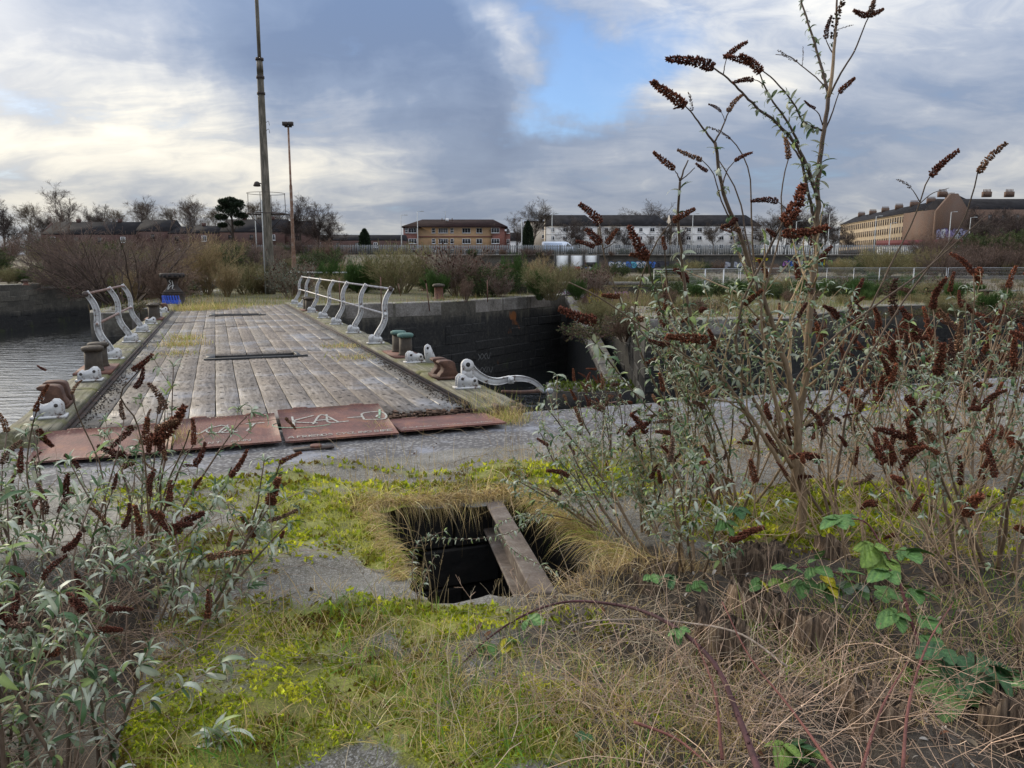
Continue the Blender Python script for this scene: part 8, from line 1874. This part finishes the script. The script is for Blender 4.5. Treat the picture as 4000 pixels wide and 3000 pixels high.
def grasses():
    rg = np.random.default_rng(91)
    A = Acc(); p = scatter(rg, 90000, lambda q: blobs(q, DRY)*clumpy(q, 3.2, 51, .3, .6)*.75, BOX); blades(A, rg, p, .085, .0013, STRAW, .5, 1.1, .22)
    p = scatter(rg, 9000, lambda q: blobs(q, DRY[:5]+DRY[18:20])*.8, BOX); blades(A, rg, p, .22, .0013, STRAW, .15, .35, .2, 5)
    # fringe hanging over the rim of the pit
    n = 4200; v = rg.uniform(HV0-.1, 1.95, n); u = HU1+.02+np.abs(rg.normal(0, .07, n)); q = np.stack([W(a, b) for a, b in zip(u, v)]); q[:, 2] = hz(q)+.005
    dn = W(-1, 0)[None]*rg.uniform(.1, 1., (len(q), 1))+rg.normal(0, .3, (len(q), 3)); blades(A, rg, q, .11, .0013, STRAW+[(.2, .14, .08)], 1.0, .9, .35, 6, .55, dn)
    n = 1800; u = rg.uniform(3.7, HU1, n); v = HV0-.03-np.abs(rg.normal(0, .05, n)); q = np.stack([W(a, b) for a, b in zip(u, v)]); q[:, 2] = hz(q)+.005; blades(A, rg, q, .10, .0012, STRAW+LIMEG[:1], 1.0, .8, .25, 5, .4, W(0, .7)[None])
    n = 2600; u = rg.uniform(HU0, HU1, n); v = HV1+.03+np.abs(rg.normal(0, .07, n)); q = np.stack([W(a, b) for a, b in zip(u, v)]); q[:, 2] = hz(q)+.005; blades(A, rg, q, .13, .0013, STRAW+LIMEG[:1], .8, .9, .3, 6, .5, W(0, -.6)[None]+rg.normal(0, .3, (n, 3)))
    n = 800; u = HU0-.02-np.abs(rg.normal(0, .07, n)); v = rg.uniform(1.5, 2.4, n); q = np.stack([W(a, b) for a, b in zip(u, v)]); q[:, 2] = hz(q)+.003; blades(A, rg, q, .10, .0013, STRAW[:3]+[(.3, .22, .12)], .5, .9, .3, 6, .5)
    # tufts on the deck and at the joint
    for u, v, k, rr, hh in ((7.35, -.38, 700, .12, .11), (7.22, 1.38, 260, .06, .08), (7.3, 2.75, 700, .13, .12), (7.75, 2.72, 300, .1, .12), (8.05, 2.72, 300, .15, .12), (16.2, -.7, 420, .25, .09), (14.6, -.72, 240, .2, .05), (17.4, -.65, 260, .17, .14), (14.8, 2.2, 320, .22, .05), (12.9, 2.15, 200, .2, .05), (30.8, .6, 900, .8, .10), (29.3, -.4, 1500, .55, .20), (28.6, -1.0, 500, .35, .15)):
        q = np.stack([W(u+rg.normal(0, rr), v+rg.normal(0, rr)) for _ in range(k)]); q[:, 2] = .06 if u > 7.9 else .01; blades(A, rg, q, hh, .0014 if u < 12 else .004, STRAW+LIMEG[:2], .4, .8, .25)
    tag(put('dry_grass', A.mesh('dry_grass', M_GRASS)), 'dry straw coloured grass on the quay and round the pit', 'grass', kind='stuff')
    A = Acc(); p = scatter(rg, 60000, lambda q: blobs(q, GREEN)*clumpy(q, 3.5, 52, .32, .6)*.8, BOX); blades(A, rg, p, .075, .0016, GRN+LIMEG, .4, .9, .22)
    tag(put('green_grass', A.mesh('green_grass', M_GRASS)), 'short green grass in the foreground and between the stumps', 'grass', kind='stuff')
    A = Acc(); p = scatter(rg, 130000, lambda q: np.minimum(1, blobs(q, SEDGE))*.95, (-3, 1.5, 3.8, 7)); blades(A, rg, p, .045, .0013, [(.42, .42, .08), (.50, .47, .11), (.33, .37, .07), (.54, .48, .17)], .7, 1.5, .18, 3)
    tag(put('lime_grass', A.mesh('lime_grass', M_GRASS)), 'flattened mat of yellow green grass left of the pit', 'grass', kind='stuff')
    A = Acc(); T3 = np.array([(-.5, 0, 0), (.5, 0, 0), (0, .35, 1.)])
    def moss(n, fn, size, cols, box=BOX):
        p = scatter(rg, n, fn, box); m = len(p); M = frames(rg.normal(size=(m, 3))*[1, 1, .25], rg.normal(0, .6, m), rg)*(size*rg.uniform(.5, 1.5, m)*np.clip(p[:, 1]/3, .7, 1.8))[:, None, None]
        cols = np.array(cols); q_ = np.clip((fbm(p[:, 0]*5, p[:, 1]*5, 77)*.6+fbm(p[:, 0]*22, p[:, 1]*22, 78)*.4-.22)*1.9+rg.normal(0, .12, m), 0, .999); c = cols[(q_*len(cols)).astype(int)]*np.exp(rg.normal(0, .25, (m, 1))); V, F, C = stamp(T3, [np.array([[0, 1, 2]])], M, p+[0, 0, -.002], c); A.add(V, F, C)
    moss(520000, lambda q: np.clip(blobs(q, MOSS)*(.35+.9*fbm(q[:, 0]*4, q[:, 1]*4, 12))-.25, 0, 1)*clumpy(q, 11, 60, .34, .55), .0155, [(.12, .08, .018), (.22, .21, .02), (.20, .25, .02), (.42, .46, .025), (.60, .58, .05)])
    tag(put('moss', A.mesh('moss', M_GRASS)), 'cushions of yellow green moss on the old concrete', 'moss', kind='stuff')
grasses()
def tangle():
    """the dry pinkish stems lying over the lower right corner"""
    rg = np.random.default_rng(101); A = Acc()
    def run(n, L_, h, cx, cy, sx, sy, r, col, wob=.16, grav=-.06, up=.5):
        c = G(cx, cy); o = np.column_stack([c[0]+rg.normal(0, sx, n), c[1]+rg.normal(0, sy, n), rg.uniform(0, h, n)]); o = o[~inside_pit(o, .02)]; n = len(o)
        D = np.column_stack([rg.normal(0, 1, n), rg.normal(0, 1, n), rg.normal(up, .35, n)]); Pp, Rr = grow(rg, o, D, L_*rg.uniform(.4, 1.2, n), r, r*.45, 9, wob, grav)
        g = hz(Pp.reshape(-1, 3)[:, :2]).reshape(Pp.shape[:2]); Pp[:, :, 2] = np.maximum(Pp[:, :, 2], g+.003); Pp = Pp[(Pp[:, :, 1] > 1.35).all(1)]
        subset_tubes(A, Pp, Rr[:len(Pp)], 3, col, rg, .3); return Pp
    PK = (.42, .29, .20); GB_ = (.33, .24, .15)
    a = run(360, .55, .10, 1850, 1560, .55, .22, .0016, PK); run(170, .5, .1, 1650, 1600, .4, .2, .0015, (.36, .27, .20)); run(170, .5, .08, 2050, 1480, .45, .35, .0017, GB_); run(150, .45, .05, 1450, 1430, .35, .3, .0013, (.36, .29, .2)); run(260, .4, .05, 1250, 1480, .35, .25, .0012, (.42, .35, .24))
    run(60, .4, .05, 1720, 1300, .7, .45, .0016, GB_); run(260, .6, .08, 2050, 1230, .9, .5, .0018, GB_); run(160, .4, .03, 1350, 1300, .3, .3, .0013, (.36, .29, .2)); run(500, .6, .1, 150, 1400, .35, .8, .002, (.2, .14, .10)); run(120, .4, .03, 330, 1450, .2, .6, .0014, (.3, .22, .15)); run(160, .25, .03, 700, 1430, .5, .15, .0011, (.36, .28, .18)); run(700, .7, .1, 1950, 1000, 1.4, .5, .002, GB_)
    # knotty side twigs with tiny seed pods on the nearest
    P1, R1 = spawn(rg, a, np.full(a.shape[:2], .0014), 1800, .2, 1, .8, .06, .0008, 3, .2, 0); subset_tubes(A, P1, R1, 3, PK, rg, .3)
    T4 = np.array([(0, 0, 0), (.5, .5, 0), (-.25, .5, .43), (-.25, .5, -.43), (0, 1, 0)]); TF4 = [np.array([(0, 2, 1), (0, 3, 2), (0, 1, 3), (4, 1, 2), (4, 2, 3), (4, 3, 1)])]
    M = frames(rg.normal(size=(len(P1), 3)), np.zeros(len(P1)), rg)*rg.uniform(.003, .0065, len(P1))[:, None, None]; V, F, C = stamp(T4, TF4, M, P1[:, -1], np.array([.20, .13, .09])*np.exp(rg.normal(0, .3, (len(P1), 1)))); A.add(V, F, C)
    tag(put('dry_stems', A.mesh('dry_stems', M_BARK)), 'tangle of dry pinkish weed stems over the lower right corner', 'dry weeds', kind='stuff')
    # fallen leaves, white petals of shell and stone chips
    A = Acc(); n = 1500; p = scatter(rg, 9000, lambda q: np.clip(blobs(q, SOIL)+.06, 0, 1)*.5, (-2, 5, 1.8, 7)); n = len(p); M = frames(rg.normal(size=(n, 3))*[1, 1, .3], rg.normal(0, .5, n), rg)*rg.uniform(.02, .06, n)[:, None, None]*np.array([1.5, 1, 1])
    cc = np.array([(.13, .08, .05), (.30, .25, .19), (.08, .05, .035), (.42, .38, .33), (.2, .09, .05)]); V, F, C = stamp(LANCES[1][0], LANCES[1][1], M, p+[0, 0, .008], cc[rg.integers(5, size=n)]*np.exp(rg.normal(0, .25, (n, 1)))); A.add(V, F, C)
    tag(put('fallen_leaves', A.mesh('fallen_leaves', M_GRASS)), 'curled dead leaves scattered over the soil', 'dead leaves', kind='stuff')
    A = Acc(); p = scatter(rg, 5200, lambda q: np.full(len(q), .35), (-3, 6, 1.8, 8)); n = len(p); Tc = np.array([(-.5, -.4, 0), (.5, -.3, 0), (.2, .6, .1), (0, 0, .4)]); M = frames(rg.normal(size=(n, 3)), rg.uniform(0, 6, n), rg)*(rg.uniform(.003, .011, n))[:, None, None]
    cc = np.array([(.45, .43, .40), (.22, .19, .17), (.12, .10, .09)]); V, F, C = stamp(Tc, [np.array([(0, 2, 1), (0, 1, 3), (1, 2, 3), (2, 0, 3)])], M, p+[0, 0, .002], cc[rg.integers(3, size=n)]); A.add(V, F, C)
    tag(put('grit', A.mesh('grit', M_BARK)), 'pale stone chips and grit lying on the concrete', 'grit', kind='stuff')
tangle()
# tall fine dry stalks standing by the pit
def stalks():
    rg = np.random.default_rng(105); A = Acc()
    for (X, Y, n, h) in ((905, 1330, 16, .38), (870, 1190, 10, .3), (810, 1090, 10, .35), (1000, 1090, 16, .3), (1080, 1060, 14, .3), (900, 1080, 10, .3), (1090, 1330, 6, .2), (1110, 980, 10, .25)):
        c = G(X, Y); o = np.column_stack([c[0]+rg.normal(0, .07, n), c[1]+rg.normal(0, .05, n), np.zeros(n)]); Pp, Rr = grow(rg, o, np.column_stack([rg.normal(0, .12, n), rg.normal(0, .12, n), np.ones(n)]), h*rg.uniform(.5, 1.2, n), .0013, .0007, 7, .05, .0); subset_tubes(A, Pp, Rr, 3, (.42, .33, .2), rg, .15)
        P1, R1 = spawn(rg, Pp, Rr, n*4, .7, 1, .35, .03, .0009, 3, .1, 0, 1.); subset_tubes(A, P1, R1*1.3, 3, (.42, .33, .2), rg, .2)
    tag(put('grass_stalks', A.mesh('grass_stalks', M_GRASS)), 'tall thin dry seed stalks standing round the pit', 'grass stalks', kind='stuff')
stalks()
# silvery sprays arching into the pit
pl = Plant('leafy_spray', W(4.9, 1.6, 0), 'silvery leaved spray arching across the dark opening of the pit', 'plant', seed=71, maxleaf=290)
for pts, r in (([P(1290, 1010, 4.9), P(1180, 1090, 4.4), P(1090, 1155, 4.0), P(1010, 1165, 3.9), P(930, 1160, 3.85)], .0035), ([P(1300, 1140, 4.4), P(1150, 1110, 4.3), P(1070, 1140, 4.1), P(1110, 1190, 3.9), P(1200, 1235, 3.7)], .003), ([P(905, 1300, 3.45), P(890, 1230, 3.5), P(905, 1170, 3.6), P(960, 1148, 3.65)], .003), ([P(900, 1310, 3.4), P(925, 1230, 3.5), P(940, 1200, 3.55)], .0025)):
    p, rr = pl.stem(pts, r, .0015, (.15, .10, .07)); pl.tufts(p, .25, 1., .035, .042, 6, f=.05)
pl.finish()
